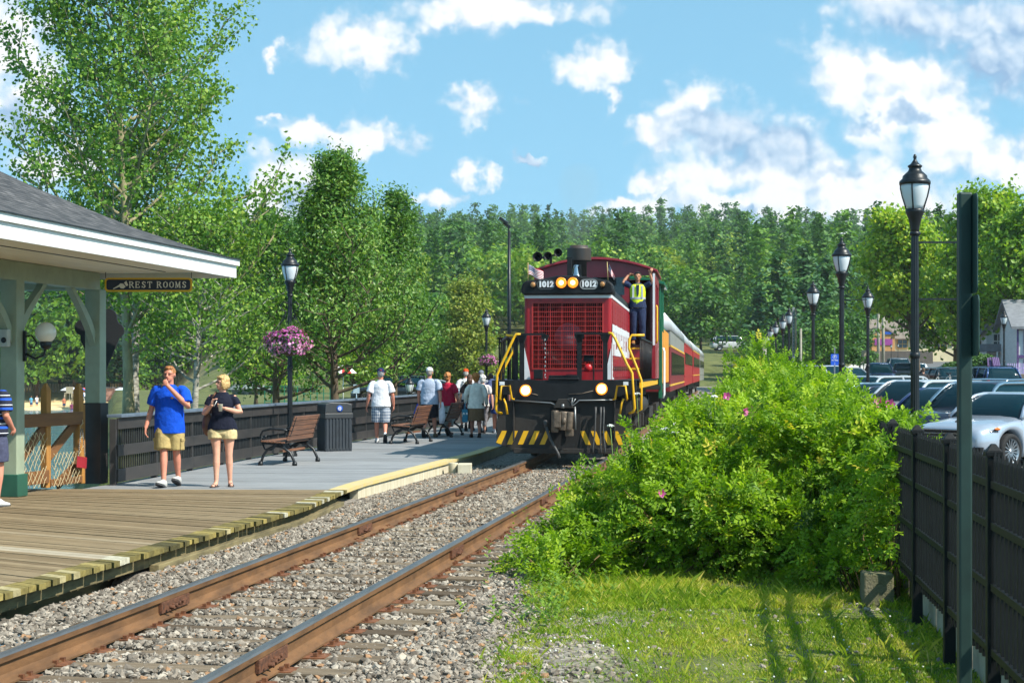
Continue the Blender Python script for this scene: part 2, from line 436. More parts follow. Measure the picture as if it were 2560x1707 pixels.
def terrain():
    xs = np.unique(np.concatenate([np.linspace(-700,-60,40), np.linspace(-60,-12,49), np.linspace(-12,8,81), np.linspace(8,60,53), np.linspace(60,800,45)]))
    ys = np.unique(np.concatenate([np.linspace(-60,6,18), np.linspace(6,60,136), np.linspace(60,260,140), np.linspace(260,1000,75), np.linspace(1000,2600,12)]))
    X, Y = np.meshgrid(xs, ys); Z = H(X, Y)
    Z += (vnoise(X, Y, .5, 5)-.5)*.03*((Y < 45)&(X < 4))
    n, m = X.shape
    V = np.stack([X.ravel(), Y.ravel(), Z.ravel()], 1)
    i = np.arange(n*m).reshape(n, m)
    Fq = np.stack([i[:-1,:-1].ravel(), i[:-1,1:].ravel(), i[1:,1:].ravel(), i[1:,:-1].ravel()], 1)
    sand = (sst(-.17,-.21,X/np.maximum(Y,1))*sst(192,197,Y)*(1-sst(246,258,Y))).ravel()
    c = cx(Y); grav = ((1-sst(2.4,3.2,np.abs(X-c)))*(Y < 172)).ravel()
    o = npmesh('ground', V, Fq, gm, smooth=True, extra={'sand': sand, 'gravel': grav}); o['kind'] = 'structure'
terrain()
wm, nt, b = newmat('lake water')
b.inputs['Base Color'].default_value = (*lin((86,132,150)),1); b.inputs['Roughness'].default_value = .12; b.inputs['Specular IOR Level'].default_value = .5
tc = nd(nt,'ShaderNodeTexCoord'); n = nd(nt,'ShaderNodeTexNoise'); n.inputs['Scale'].default_value = 1.6; n.inputs['Detail'].default_value = 3
nt.links.new(tc.outputs['Object'], n.inputs['Vector']); bp = nd(nt,'ShaderNodeBump'); bp.inputs['Strength'].default_value = .25; bp.inputs['Distance'].default_value = .1
nt.links.new(n.outputs['Fac'], bp.inputs['Height']); nt.links.new(bp.outputs[0], b.inputs['Normal'])
w = MB(); w.add([(-420,-55,-2.75),(-1.0,-55,-2.75),(-1.0,203,-2.75),(-420,203,-2.75)], [(0,1,2,3)])
w.build('lake_water', wm)['kind'] = 'structure'

# ---------------------------------------------------------------- track
rust = M('rusty rail steel', (116,82,50), .75, var=.22, vs=9, bump=.15, bs=80, stretch=(1,.25,1))
steel = M('worn rail head', (112,112,112), .42, metal=.5, var=.12, vs=14, stretch=(1,.05,1))
rustd = M('rusty joint', (100,62,40), .85, var=.35, vs=30, bump=.3)
PROF = [(-.075,-.178),(.075,-.178),(.075,-.166),(.022,-.148),(.011,-.125),(.011,-.058),(.036,-.046),(.0375,-.012),(.028,0),(-.028,0),(-.0375,-.012),(-.036,-.046),(-.011,-.058),(-.011,-.125),(-.022,-.148),(-.075,-.166)]
def rail_x(y, s): return float(cx(y))+s*.7535
JOINTS = {-1:[13.1,19.35,25.4,31.2], 1:[10.55,16.9,23.6,29.9]}
for s in (-1, 1):
    mb = MB(); ys = list(np.arange(-4,46,1.5))+list(np.arange(46,176,8.0))
    rings = [[(rail_x(y,s)+p[0], y, p[1]) for p in PROF] for y in ys]
    mb.loft(rings, 0, smooth=False, cap=True)
    npf = len(PROF)
    for i in range(len(ys)-1):
        for k in (7,8,9): mb.m[i*npf+k] = 1
    o = mb.build('rail', [rust, steel]); tag(o, ('rusty steel rail on the boardwalk side of the track' if s < 0 else 'rusty steel rail on the rose bush side of the track'), 'rail', 'rails of the track')
    for yj in JOINTS[s]:
        j = MB()
        for q in (-1, 1):
            x = rail_x(yj, s)+q*.026
            j.box((x, yj, -.092), (.03,.62,.085), Matrix.Rotation(-.15,3,'Z'))
            for t in (-.24,-.12,.0,.12,.24):
                j.tube([(x+q*.012, yj+t, -.09),(x+q*.052, yj+t, -.09)], .018, 6)
        j.build('joint_bar', rustd, o, bevel=.004)
tiem = tintmat('tie timber', [(92,78,62),(128,112,92),(150,136,114)], .9, stretch=(.6,8,8), vs=6, bump=.5)
tiep = M('tie plate', (120,74,44), .85, var=.3, vs=25)
tie0 = None; rr = random.Random(3)
for i, y in enumerate(np.arange(7.6, 33.4, .53)):
    x = float(cx(y)); off = rr.uniform(-.05,.05)
    if tie0 is None or i < 6:
        mb = MB(); n = 10
        rings = []
        for k in range(n+1):
            t = -1.3+2.6*k/n; a, bb = rr.uniform(-.008,.008), rr.uniform(-.006,.006)
            rings.append([(t,-.115+a,-.33),(t,.115+a,-.33),(t,.115+a,-.186+bb),(t,.05,-.178+bb),(t,.02,-.186+bb),(t,-.03,-.179+bb),(t,-.115+a,-.184+bb)])
        mb.loft(rings, 0, smooth=False)
        tie0 = npmesh('railroad_tie', mb.v, [f if len(f)==4 else f[:4] for f in mb.f], tiem, tint=np.full(len(mb.v), rr.random()))
        o = tie0
        for s in (-1, 1):
            p = MB(); p.box((s*.7535,0,-.182),(.34,.19,.012))
            for q in (-1,1):
                for w in (-1,1): p.box((s*.7535+q*.10, w*.055, -.165),(.03,.03,.03))
            p.build('tie_plate', tiep, o)
        protos = [tie0] if i == 0 else protos+[tie0]
    else:
        o = copy_tree(protos[rr.randrange(6)])
    o.location = (x+off, y+rr.uniform(-.03,.03), rr.uniform(-.004,.006)); o.rotation_euler = (0,0,-.15+rr.uniform(-.03,.03))
    tag(o, 'weathered wooden tie half buried in gravel under the rails', 'railroad tie', 'ties under the rails')

# ---------------------------------------------------------------- ballast stones
stonem = tintmat('crushed stone', [(84,76,66),(118,109,98),(147,137,124),(170,160,146),(194,184,168),(172,134,100)], .9, vs=30, bump=.3, bs=50, var=.3)
def rock_templates(n, rng, kind=0):
    t = (1+5**.5)/2
    V = np.array([(-1,t,0),(1,t,0),(-1,-t,0),(1,-t,0),(0,-1,t),(0,1,t),(0,-1,-t),(0,1,-t),(t,0,-1),(t,0,1),(-t,0,-1),(-t,0,1)], float)/1.9
    Fc = np.array([(0,11,5),(0,5,1),(0,1,7),(0,7,10),(0,10,11),(1,5,9),(5,11,4),(11,10,2),(10,7,6),(7,1,8),(3,9,4),(3,4,2),(3,2,6),(3,6,8),(3,8,9),(4,9,5),(2,4,11),(6,2,10),(8,6,7),(9,8,1)])
    return [V*rng.uniform(.62,1.25,(12,1))+rng.normal(0,.12,(12,3)) for _ in range(n)], Fc
def scatter_stones(name, X, Y, Z, S, tint, label, mat=stonem):
    rng = np.random.default_rng(11); T, Fc = rock_templates(16, rng); N = len(X)
    pick = rng.integers(0, 16, N); V = np.stack(T)[pick]            # N,12,3
    sc = S[:,None]*rng.uniform(.7,1.3,(N,3)); sc[:,2] *= .75
    V = V*sc[:,None,:]
    a = rng.uniform(0, 2*PI, N); c, s = np.cos(a), np.sin(a); tl = rng.normal(0,.35,N); ct, st = np.cos(tl), np.sin(tl)
    y2 = V[:,:,1]*ct[:,None]-V[:,:,2]*st[:,None]; z2 = V[:,:,1]*st[:,None]+V[:,:,2]*ct[:,None]
    x3 = V[:,:,0]*c[:,None]-y2*s[:,None]; y3 = V[:,:,0]*s[:,None]+y2*c[:,None]
    P = np.stack([x3+X[:,None], y3+Y[:,None], z2+Z[:,None]], 2).reshape(-1,3)
    Fq = (Fc[None]+np.arange(N)[:,None,None]*12).reshape(-1,3)
    o = npmesh(name, P, Fq, mat, tint=np.repeat(tint, 12)); o['kind'] = 'stuff'; o['label'] = label
    return o
def grass_edge(y): return np.interp(y, [0,8,10.3,11.8,13.7,15.5,20,30,40], [-.6,-.35,-.26,-.22,.1,.1,.75,2.4,4.2])
def ballast():
    rng = np.random.default_rng(5)
    N = 108000; u = rng.random(N)
    Y = 7.0+u**1.35*27.5
    xl = edge(Y)+.02; xr = np.minimum(grass_edge(Y)+np.where(Y < 14.5,.12+.6*rng.random(N)**3,.55), fencex(Y))
    X = xl+(xr-xl)*rng.random(N)
    c = cx(Y); dx = X-c
    # ties lie bare here and there; rails keep clear
    ph = np.abs(((Y-7.6+.15*dx)/.53+.5) % 1-.5)*.53
    patch = vnoise(X, Y, 1.1, 2)
    bare = (np.abs(dx) < 1.32)&(ph < .10)&(rng.random(N) < .5+.48*(patch > .35))
    onrail = np.abs(np.abs(dx)-.7535) < .085
    keep = ~(bare|onrail)
    X, Y, dx, ph = X[keep], Y[keep], dx[keep], ph[keep]; N = len(X)
    S = rng.uniform(.013,.027,N)*np.where(rng.random(N) < .08, 1.45, 1)
    Z = -.222+S*.35+rng.random(N)*.022+np.where((np.abs(dx) < .6)&(ph > .1), .018, 0)-.03*sst(1.5,2.6,np.abs(dx))
    nearrail = np.abs(np.abs(dx)-.7535) < .17
    Z = np.where(nearrail, np.minimum(Z, -.2), Z)
    t = rng.beta(2,2.2,N)*.86; t = np.where(rng.random(N) < .05, 1.0, t)
    scatter_stones('ballast_gravel', X, Y, Z, S, t, 'crushed grey stone ballast around the ties and rails')
ballast()

# ---------------------------------------------------------------- boardwalk platform
woodm = tintmat('weathered boards', [(108,90,64),(136,117,88),(160,141,110),(188,175,152)], .85, stretch=(1.2,9,9), vs=3, bump=.45, var=.42)
mossm = tintmat('mossy yellow board ends', [(84,78,46),(126,114,66),(170,152,86),(206,200,176)], .9, stretch=(3,3,3), vs=5, bump=.4, var=.45)
greyw = tintmat('grey deck boards', [(140,141,142),(152,154,156),(162,164,166)], .7, stretch=(1,3,3), vs=1.3, bump=.2, var=.2)
yell = M('faded yellow edge paint', (222,194,116), .8, var=.1, vs=3.5, bump=.1, col2=(204,190,150))
def left_y(yr):
    return yr+np.interp(yr, [10,15.3,18.6,22,24.4,30], [4.2,3.2,3.6,2.05,.25,.2])
def wood_deck():
    rng = np.random.default_rng(4)
    V = []; Fq = []; T = []; mi = []
    y = 6.0; 
    def slab(a, b, c, d, z0, z1, t, m):   # a,b near edge (left,right), c,d far edge (right,left)
        o = len(V)
        for p in (a,b,c,d): V.append((p[0],p[1],z0))
        for p in (a,b,c,d): V.append((p[0],p[1],z1))
        for f in ((4,5,6,7),(0,1,5,4),(1,2,6,5),(2,3,7,6),(3,0,4,7)): Fq.append([o+i for i in f]); mi.append(m)
        T.extend([t]*8)
    while y < 24.32:
        w = .142; y2 = y+w-.008
        t = float(np.clip(rng.normal(.45,.13),.1,.75)); odd = rng.random() < .02
        if abs(y-15.35) < .16: odd = True; t = 1.0
        dz = rng.normal(0,.0022); over = rng.normal(0,.009)
        xl = -8.3; la, lb = float(left_y(y)), float(left_y(y2))
        xr = float(edge(y))+over; xr2 = float(edge(y2))+over
        m = .955
        def pt(f, yy, ll, xx): return (xl+(xx-xl)*f, ll+(yy-ll)*f)
        slab(pt(0,y,la,xr), pt(m,y,la,xr), pt(m,y2,lb,xr2), pt(0,y2,lb,xr2), -.045, dz, t, 0)
        white = odd or (21.0 < y < 24.2 and rng.random() < .22)
        slab(pt(m,y,la,xr), pt(1,y,la,xr), pt(1,y2,lb,xr2), pt(m,y2,lb,xr2), -.05, dz+.0006, 1.0 if white else float(np.clip(rng.normal(.42,.24),0,.78)), 1)
        y += w
    o = npmesh('boardwalk_deck', V, Fq, [woodm, mossm], tint=T, midx=mi); o['kind'] = 'structure'
wood_deck()
def grey_deck():
    rng = np.random.default_rng(9); V = []; Fq = []; T = []; y = 24.36
    def quadbox(p, z0, z1, t):
        o = len(V)
        for q in p: V.append((q[0],q[1],z0))
        for q in p: V.append((q[0],q[1],z1))
        for f in ((4,5,6,7),(0,1,5,4),(1,2,6,5),(2,3,7,6),(3,0,4,7)): Fq.append([o+i for i in f])
        T.extend([t]*8)
    while y < 88:
        y2 = y+.137
        def pl(yy): return (float(raily(yy+.2))-.1, yy+.2+.12)
        a, b_ = pl(y), pl(y2); xa, xb = float(edge(y)), float(edge(y2))
        quadbox([a,(xa,y),(xb,y2),b_], -.04, rng.normal(0,.0015), float(np.clip(rng.normal(.5,.25),0,1)))
        y = y2+.005
    o = npmesh('platform_deck', V, Fq, greyw, tint=T); o['kind'] = 'structure'
    mb = MB(); ys = list(np.arange(24.36,39.0,.8))
    for i in range(len(ys)-1):
        a, c = ys[i], ys[i+1]
        mb.add([(edge(a)-.25,a+.02,.006),(edge(a)+.012,a,.006),(edge(c)+.012,c,.006),(edge(c)-.25,c+.02,.006),(edge(a)+.012,a,-.045),(edge(c)+.012,c,-.045)], [(0,1,2,3),(1,4,5,2)])
    mb.build('yellow_platform_edge', yell)['kind'] = 'structure'
    # fascia under the deck: timbers under the old boards, pale concrete wall under the grey deck
    t = MB(); tm = M('old yellowed timber', (150,136,96), .9, var=.3, vs=2, stretch=(6,.6,6), bump=.3, col2=(96,88,62))
    for k in range(9):
        a = 6+k*2.05; c = min(a+2.05, 24.3)
        t.bar((edge(a)-.16,a,-.12),(edge(c)-.16,c,-.12),.1,.12)
        if k > 4: t.bar((edge(a)-.07+.02*k/8,a,-.2),(edge(c)-.07+.02*k/8,c,-.2),.1,.09)
    for k in range(10):
        a = -2+k*2.65; c = a+2.65
        t.bar((edge(a)-.45,a,-.2),(edge(c)-.45,c,-.2),.08,.32)
    t.build('platform_sill_timber', tm, bevel=.006)['kind'] = 'structure'
    cw = MB(); pal = M('pale stained concrete', (222,214,190), .9, var=.12, vs=3, stretch=(1,4,.5), bump=.15, col2=(196,186,156))
    ys = [25.6,28,30.5,33,35.8,40,46,60,88]
    for a, c in zip(ys[:-1], ys[1:]):
        cw.bar((edge(a)-.10,a,-.155),(edge(c)-.10,c,-.155),.14,.21)
    cw.build('platform_wall', pal, bevel=.008)['kind'] = 'structure'
    k = MB(); g = gr(1162,1182,-.2); k.box((g.x,g.y,-.14),(.26,.5,.24)); k.tube([(g.x-.22,g.y-.05,-.25),(g.x-.22,g.y-.05,-.0)],.09,12)
    o = k.build('concrete_block', pal, bevel=.012); tag(o,'white concrete block on the ballast at the foot of the platform wall','block')
grey_deck()

# ---------------------------------------------------------------- railing along the lake side
railm = M('dark stained board', (44,45,46), .5, var=.22, vs=4, stretch=(1,.4,1), bump=.12, col2=(66,62,60))
capm = M('blue grey railing cap', (112,128,146), .45, var=.12, vs=5, col2=(92,104,118))
slatm = M('dark slat', (38,40,41), .6, var=.2, vs=8)
def railing():
    root = thing('lake_railing', 'long dark board railing with blue grey cap along the lake side of the platform', 'railing', (-6.05,25.5,0))
    P = []; y = 25.5
    while y < 74: P.append(Vector((float(raily(y)), y, 0))); y += 1.9
    b = MB(); c = MB(); s = MB()
    o0 = Vector((-6.05,25.5,0))
    for i, p in enumerate(P):
        p = p-o0
        pm = MB(); pm.box((p.x,p.y,.5),(.1,.1,1.0))
        pm.build('post', railm, root, bevel=.006)
        if i == len(P)-1: break
        q = P[i+1]-o0; n = Vector((q.y-p.y, -(q.x-p.x), 0)).normalized()*.06
        g = (q-p).normalized()*.004
        for z, hh, e in ((.93,.17,1),(.52,.17,1),(.14,.2,1)):
            b.bar(p+n+g+Vector((0,0,z)), q+n-g+Vector((0,0,z)), .03, hh)
        for k in range(19):
            t = (k+.5)/19; m = p.lerp(q,t)
            s.bar(m+n*.25+Vector((0,0,.08)), m+n*.25+Vector((0,0,.97)), .036, .02, up=tuple(n))
        c.bar(p+n*.2+Vector((0,0,1.045)), q+n*.2+Vector((0,0,1.045)), .24, .045)
    b.build('rail_board', railm, root, bevel=.004); c.build('cap_rail', capm, root, bevel=.006); s.build('slat_panel', slatm, root)
railing()
# ---------------------------------------------------------------- station shelter on the left
sage = M('sage green paint', (158,170,146), .55, var=.06, vs=4, bump=.06, bs=20)
dgreen = M('dark green paint', (40,92,74), .5, var=.08, vs=4)
soff = M('cream soffit', (246,236,208), .7, var=.06, vs=2, stretch=(1,.2,1))
shing, nt, b = newmat('grey shingles'); L = nt.links
tc = nd(nt,'ShaderNodeTexCoord'); sp = nd(nt,'ShaderNodeSeparateXYZ'); L.new(tc.outputs['Object'], sp.inputs[0])
cb = nd(nt,'ShaderNodeCombineXYZ'); L.new(sp.outputs['Y'], cb.inputs[0])
mz = nd(nt,'ShaderNodeMath', operation='MULTIPLY'); mz.inputs[1].default_value = 2.7; L.new(sp.outputs['Z'], mz.inputs[0]); L.new(mz.outputs[0], cb.inputs[1])
bk = nd(nt,'ShaderNodeTexBrick'); bk.offset = .37; bk.inputs['Scale'].default_value = 1; bk.inputs['Brick Width'].default_value = .24; bk.inputs['Row Height'].default_value = .13; bk.inputs['Mortar Size'].default_value = .012; bk.inputs['Bias'].default_value = 0
bk.inputs['Color1'].default_value = (*lin((56,56,58)),1); bk.inputs['Color2'].default_value = (*lin((94,92,92)),1); bk.inputs['Mortar'].default_value = (*lin((30,30,32)),1)
L.new(cb.outputs[0], bk.inputs['Vector'])
n = nd(nt,'ShaderNodeTexNoise'); n.inputs['Scale'].default_value = 7; n.inputs['Detail'].default_value = 5; L.new(tc.outputs['Object'], n.inputs['Vector'])
mr = nd(nt,'ShaderNodeMapRange'); mr.inputs[1].default_value = .3; mr.inputs[2].default_value = .7; mr.inputs[3].default_value = .7; mr.inputs[4].default_value = 1.25; L.new(n.outputs['Fac'], mr.inputs[0])
mu = nd(nt,'ShaderNodeVectorMath', operation='SCALE'); L.new(bk.outputs['Color'], mu.inputs[0]); L.new(mr.outputs[0], mu.inputs['Scale']); L.new(mu.outputs[0], b.inputs['Base Color'])
b.inputs['Roughness'].default_value = .9
bp = nd(nt,'ShaderNodeBump'); bp.inputs['Strength'].default_value = .6; bp.inputs['Distance'].default_value = .015; L.new(bk.outputs['Color'], bp.inputs['Height']); L.new(bp.outputs[0], b.inputs['Normal'])

RZS = -math.atan(.17)
SHO = Vector((-6.42,25.9,0)); SHM = Matrix.Translation(SHO) @ Matrix.Rotation(RZS,4,'Z')
def sh(x, y, z): return SHM @ Vector((x,y,z))
def shelter():
    root = thing('station_shelter', 'open sided station shelter with grey shingle roof, white fascia and sage green posts', 'shelter', SHO, RZS)
    lv = [(0,3.43),(.5,3.57),(1.2,3.83),(2.2,4.30),(3.4,4.96),(4.48,5.56)]
    r = MB(); rings = []
    for t, z in lv:
        rings.append([(2.25-t,-16+t,z),(2.25-t,.2-t,z),(-6.75+t,.2-t,z),(-6.75+t,-16+t,z)])
    # subdivide the eave sides for texture shading
    r.loft(rings, 0, smooth=False, cap=False); r.add(rings[-1], [(0,1,2,3)])
    r.build('roof', shing, root)
    f = MB()
    def rect(x0, x1, y0, y1, z0, z1, th):
        f.box((x1-th/2,(y0+y1)/2,(z0+z1)/2),(th,y1-y0,z1-z0)); f.box((x0+th/2,(y0+y1)/2,(z0+z1)/2),(th,y1-y0,z1-z0))
        f.box(((x0+x1)/2,y1-th/2,(z0+z1)/2),(x1-x0-2*th,th,z1-z0)); f.box(((x0+x1)/2,y0+th/2,(z0+z1)/2),(x1-x0-2*th,th,z1-z0))
    rect(-6.75,2.25,-16,.2,3.335,3.425,.05); rect(-6.71,2.21,-15.96,.16,3.15,3.332,.035)
    f.build('fascia', whitem, root)
    g = MB(); g.box((2.262,-7.9,3.432),(.03,16.2,.012)); g.box((-2.2,.212,3.432),(9.0,.03,.012)); g.build('drip_edge', ironm, root)
    s = MB(); s.box((-2.25,-7.9,3.25),(8.8,16,.03)); s.build('soffit', soff, root)
    bm_ = MB(); bm_.box((0,-7.8,3.1),(.24,15.4,.26)); bm_.box((-3.3,0,3.1),(6.3,.24,.25)); bm_.build('beam', sage, root, bevel=.01)
    vt = MB(); vt.box((1.2,-7.6,3.231),(.03,14.8,.008)); vt.build('vent_strip', ironm, root)
    for i, y in enumerate((0,-2.78,-5.56,-8.34)):
        p = MB(); p.box((0,y,1.49),(.245,.245,2.98)); pp = p.build('post', sage, root, bevel=.012)
        q = MB()
        if i == 0: q.box((0,y,.62),(.29,.29,1.24)); q.build('lower_cladding', railm, pp, bevel=.008)
        else: q.box((0,y,.155),(.31,.31,.31)); q.build('plinth', dgreen, pp, bevel=.012)
        for d in ((-1,) if i == 0 else (-1,1)):
            k = MB(); pts = []
            for a in range(9):
                th = PI/2*a/8
                pts.append((1.05-.95*math.cos(th), 1.9+1.02*math.sin(th)) if False else (.12+.93*(1-math.cos(th))**.8*1.0, 1.95+1.0*math.sin(th)))
            outer = [(x, z) for x, z in pts]; inner = [(x+.02, z-.16-.02) for x, z in pts]
            poly = [(.12,2.1)]+[(.12+.9*t, 2.1+.88*(t**.75)) for t in (.12,.25,.4,.55,.7,.85,1)]+[(1.02,2.975),(.86,2.975)]+[(.12+.9*t, 2.32+.72*(t**.72)) for t in (.72,.55,.4,.25,.12)]+[(.12,2.34)]
            Mx = Matrix.Translation((0,y,0)) @ Matrix.Rotation(PI/2*d,4,'Z') @ Matrix.Translation((0,-.05,0))
            k.prism(poly, .1, Mx); k.build('brace', sage, root, bevel=.006)
    return root
shelter()
# globe lamp and outlet box on the near post
gl = thing('globe_lamp', 'white glass globe lamp on black iron bracket fixed to a green shelter post', 'wall lamp', sh(.12,-2.7,1.92), RZS-PI/2)
m_ = MB(); m_.box((0,.02,.15),(.05,.04,.42)); m_.tube([(0,.02,.05),(0,.18,-.02),(0,.3,.02),(0,.33,.12)], .016, 6); m_.tube([(0,.03,.28),(0,.12,.3),(0,.2,.2),(0,.16,.12),(0,.1,.14)], .012, 6); m_.lathe([(.03,0),(.07,.03),(.085,.1),(.06,.12)], (0,.33,.1), 12)
m_.build('bracket', ironm, gl)
globem = M('opal glass', (240,232,214), .25, var=.02, spec=.6)
m_ = MB(); m_.sphere((0,.33,.335), .145, 20, 14); m_.build('globe', globem, gl)
bx = thing('floodlight_box', 'small pale grey box with two round lights on the near shelter post', 'light fixture', at(9,845,22.98), RZS-PI/2)
m_ = MB(); m_.box((.05,0,0),(.1,.22,.24)); m_.build('housing', M('pale box', (190,194,186), .6), bx, bevel=.02)
for y in (-.055,.055):
    m_ = MB(); m_.lathe([(.036,0),(.04,.012),(.02,.014)], (.1,y,-.03), 12, R=Matrix.Rotation(PI/2,3,'Y')); m_.build('lens', ironm, bx)
# hanging sign
navy = M('sign navy', (34,42,62), .5, var=.06); gold = M('sign yellow', (250,196,24), .5, var=.05); crm = M('sign cream lettering', (246,240,222), .6, var=.03)
sg = thing('hanging_sign', 'navy REST ROOMS sign with yellow border and pointing hand hanging under the eave', 'sign', at(371.5,712,25.62), 0)
def rrect(w, h, r, n=5):
    P = []
    for cx_, cz_, a0 in ((w/2-r,h/2-r,0),(-w/2+r,h/2-r,PI/2),(-w/2+r,-h/2+r,PI),(w/2-r,-h/2+r,1.5*PI)):
        for k in range(n+1):
            a = a0+PI/2*k/n; P.append((cx_+r*math.cos(a), cz_+r*math.sin(a)))
    return P
m_ = MB(); m_.prism(rrect(1.33,.213,.05), .03, Matrix.Translation((0,-.015,0))); m_.build('border', gold, sg)
m_ = MB(); m_.prism(rrect(1.275,.158,.035), .006, Matrix.Translation((0,-.0205,0))); m_.build('panel', navy, sg)
LET = { # strokes on a 0-1 cell: thick and thin with serifs
 'R':[(.12,0,.12,1,2),(.12,.96,.5,.96,1),(.5,.96,.72,.76,2),(.72,.76,.5,.52,2),(.5,.52,.12,.52,1),(.42,.52,.82,.02,2),(.0,.02,.28,.02,1),(0,.98,.2,.98,1),(.74,.02,.92,.02,1)],
 'E':[(.14,0,.14,1,2),(.04,.97,.76,.97,1),(.14,.52,.58,.52,1),(.04,.03,.8,.03,1),(.74,.97,.74,.78,1),(.78,.03,.8,.24,1),(.58,.62,.58,.42,1)],
 'S':[(.74,.74,.72,.95,1),(.7,.86,.45,.98,1),(.45,.98,.2,.84,2),(.2,.84,.26,.62,2),(.26,.62,.64,.4,2),(.64,.4,.7,.18,2),(.7,.18,.44,.02,2),(.44,.02,.16,.14,1),(.12,.04,.14,.28,1)],
 'T':[(.42,0,.42,1,2),(.02,.96,.82,.96,1),(.03,.98,.02,.74,1),(.81,.98,.83,.74,1),(.28,.02,.58,.02,1)],
 'O':[(.12,.5,.2,.84,2),(.2,.84,.48,.98,1),(.48,.98,.76,.84,1),(.76,.84,.85,.5,2),(.85,.5,.76,.16,2),(.76,.16,.48,.02,1),(.48,.02,.2,.16,1),(.2,.16,.12,.5,2)],
 'M':[(.12,.02,.16,.96,1),(.16,.98,.5,.1,2),(.5,.1,.84,.98,1),(.84,.98,.9,.02,2),(0,.02,.26,.02,1),(.76,.02,1.02,.02,1),(.02,.97,.18,.97,1),(.82,.97,1.0,.97,1)]}
def lettering(parent, text, x0, z0, h, w, gap, y, mat, name='lettering'):
    mb = MB(); x = x0
    for ch in text:
        if ch == ' ': x += w*.62; continue
        k = 0
        for (a,b_,c,d,t) in LET[ch]:
            th = h*(.165 if t == 2 else .10); k += 1
            p = Vector((x+a*w,y-.0002*k,z0+b_*h)); q = Vector((x+c*w,y-.0002*k,z0+d*h)); dd = (q-p).normalized()*th*.3
            mb.bar(p-dd, q+dd, th, .003, up=(0,1,0))
        x += w*(1.0 if ch not in 'M' else 1.12)+gap
    return mb.build(name, mat, parent)
lettering(sg, 'REST ROOMS', -.29, -.045, .092, .079, .014, -.023, crm)
hd = MB()
def hp(P, y=-.024): hd.prism(P, .004, Matrix.Translation((0,y,0)))
hp([(-.37,.03),(-.335,.058),(-.305,-.01),(-.335,-.022)])                    # cuff
hp([(-.345,-.03),(-.385,.018),(-.425,.02),(-.45,-.005),(-.54,-.06),(-.53,-.068),(-.44,-.03),(-.42,-.055),(-.38,-.058)], -.0245)   # pointing hand
hd.build('pointing_hand', crm, sg)
w_ = MB()
for x in (-.655,.655): w_.bar((x,0,.1),(x,0,.27 if x < 0 else .26), .008,.008)
w_.bar((-.83,0,.268),(.7,0,.262),.012,.012)
w_.build('hanger', ironm, sg)
# ice-cream-cone shaped board seen from behind
cn = thing('cone_shaped_board', 'dark cut out board shaped like a giant ice cream cone behind the far shelter post', 'sign', at(250,850,26.6), 0)
P = []
for (cx_, cz_, r_, a0, a1) in ((.27,.15,.115,-80,75),(.14,.36,.13,-10,120),(-.1,.4,.15,30,150),(-.27,.2,.13,90,255)):
    for k in range(7):
        a = math.radians(a0+(a1-a0)*k/6); P.append((cx_+r_*math.cos(a), cz_+r_*math.sin(a)))
P += [(-.3,.0),(-.05,-.62),(.04,-.62),(.3,.02)]
m_ = MB(); m_.prism(P, .05, Matrix.Translation((0,-.025,0))); m_.build('board', M('dark back of board', (32,33,36), .6, var=.1), cn)
m_ = MB(); m_.bar((-.05,0,.5),(-.05,0,1.32),.03,.03); m_.build('hanger_rod', ironm, cn)

# ---------------------------------------------------------------- timber gate with netting
wood = M('orange brown timber', (158,108,52), .75, var=.25, vs=2.2, stretch=(5,5,.5), bump=.25, col2=(196,140,66))
woodd = M('brown timber', (112,74,42), .75, var=.25, vs=2.5, stretch=(.6,5,5), bump=.25, col2=(140,96,52))
ropem = M('pale netting cord', (206,190,150), .9, var=.1)
GP0 = Vector((-7.02,23.45,0)); GP1 = Vector((-6.5,25.62,0)); gd = (GP1-GP0); gl_ = gd.length; grz = math.atan2(gd.y, gd.x)
gt = thing('timber_gate', 'brown timber gate with diagonal braces and torn netting between the shelter posts', 'gate', GP0, grz)
def gpart(name, mb, m): return mb.build(name, m, gt, bevel=.006)
for x, w, h in ((.16,.12,1.40),(1.02,.13,1.43),(2.0,.15,1.42)):
    m_ = MB(); m_.box((x,0,h/2+.03),(w,.1,h)); m_.box((x,0,h+.075),(w*.9,.09,.09),taper=.35); gpart('gate_post', m_, woodd if x < .5 else wood)
m_ = MB(); m_.box((2.14,.02,.62),(.12,.06,1.2)); gpart('gate_post', m_, wood)
m_ = MB(); m_.bar((.0,-.06,1.02),(2.0,-.06,1.02),.045,.19); m_.bar((0,-.06,.2),(.98,-.06,.2),.045,.19); m_.bar((1.05,-.05,.1),(2.0,-.05,.1),.04,.1); gpart('cross_rail', m_, woodd)
m_ = MB(); m_.bar((.05,.0,.3),(.98,.0,.93),.05,.14); m_.bar((1.05,0,.45),(1.98,0,1.0),.05,.14); m_.bar((1.35,0,.05),(2.0,0,.35),.05,.14); gpart('diagonal_brace', m_, woodd)
m_ = MB()
rr = random.Random(8)
def net(x0, x1, z0, z1, st, jit):
    nx = int((x1-x0)/st); nz = int((z1-z0)/st)
    def p(i, j): 
        rr.seed(i*77+j); s_ = (j % 2)*.5
        return Vector((x0+(i+s_)*st+rr.uniform(-jit,jit), -.09+rr.uniform(-.01,.01), z0+j*st*.62+rr.uniform(-jit,jit)))
    for j in range(int(nz/.62)):
        for i in range(nx):
            a = p(i,j)
            for q in ((p(i,j+1), p(i-1 if j%2==0 else i+1,j+1)))[:2]:
                if rr.random() < .93: m_.tube([a,q], .0055, 4, smooth=False, cap=False)
net(.08,.98,.06,.95,.115,.012); gpart('netting', m_, ropem); m_ = MB(); net(1.1,1.95,.04,.62,.10,.008)
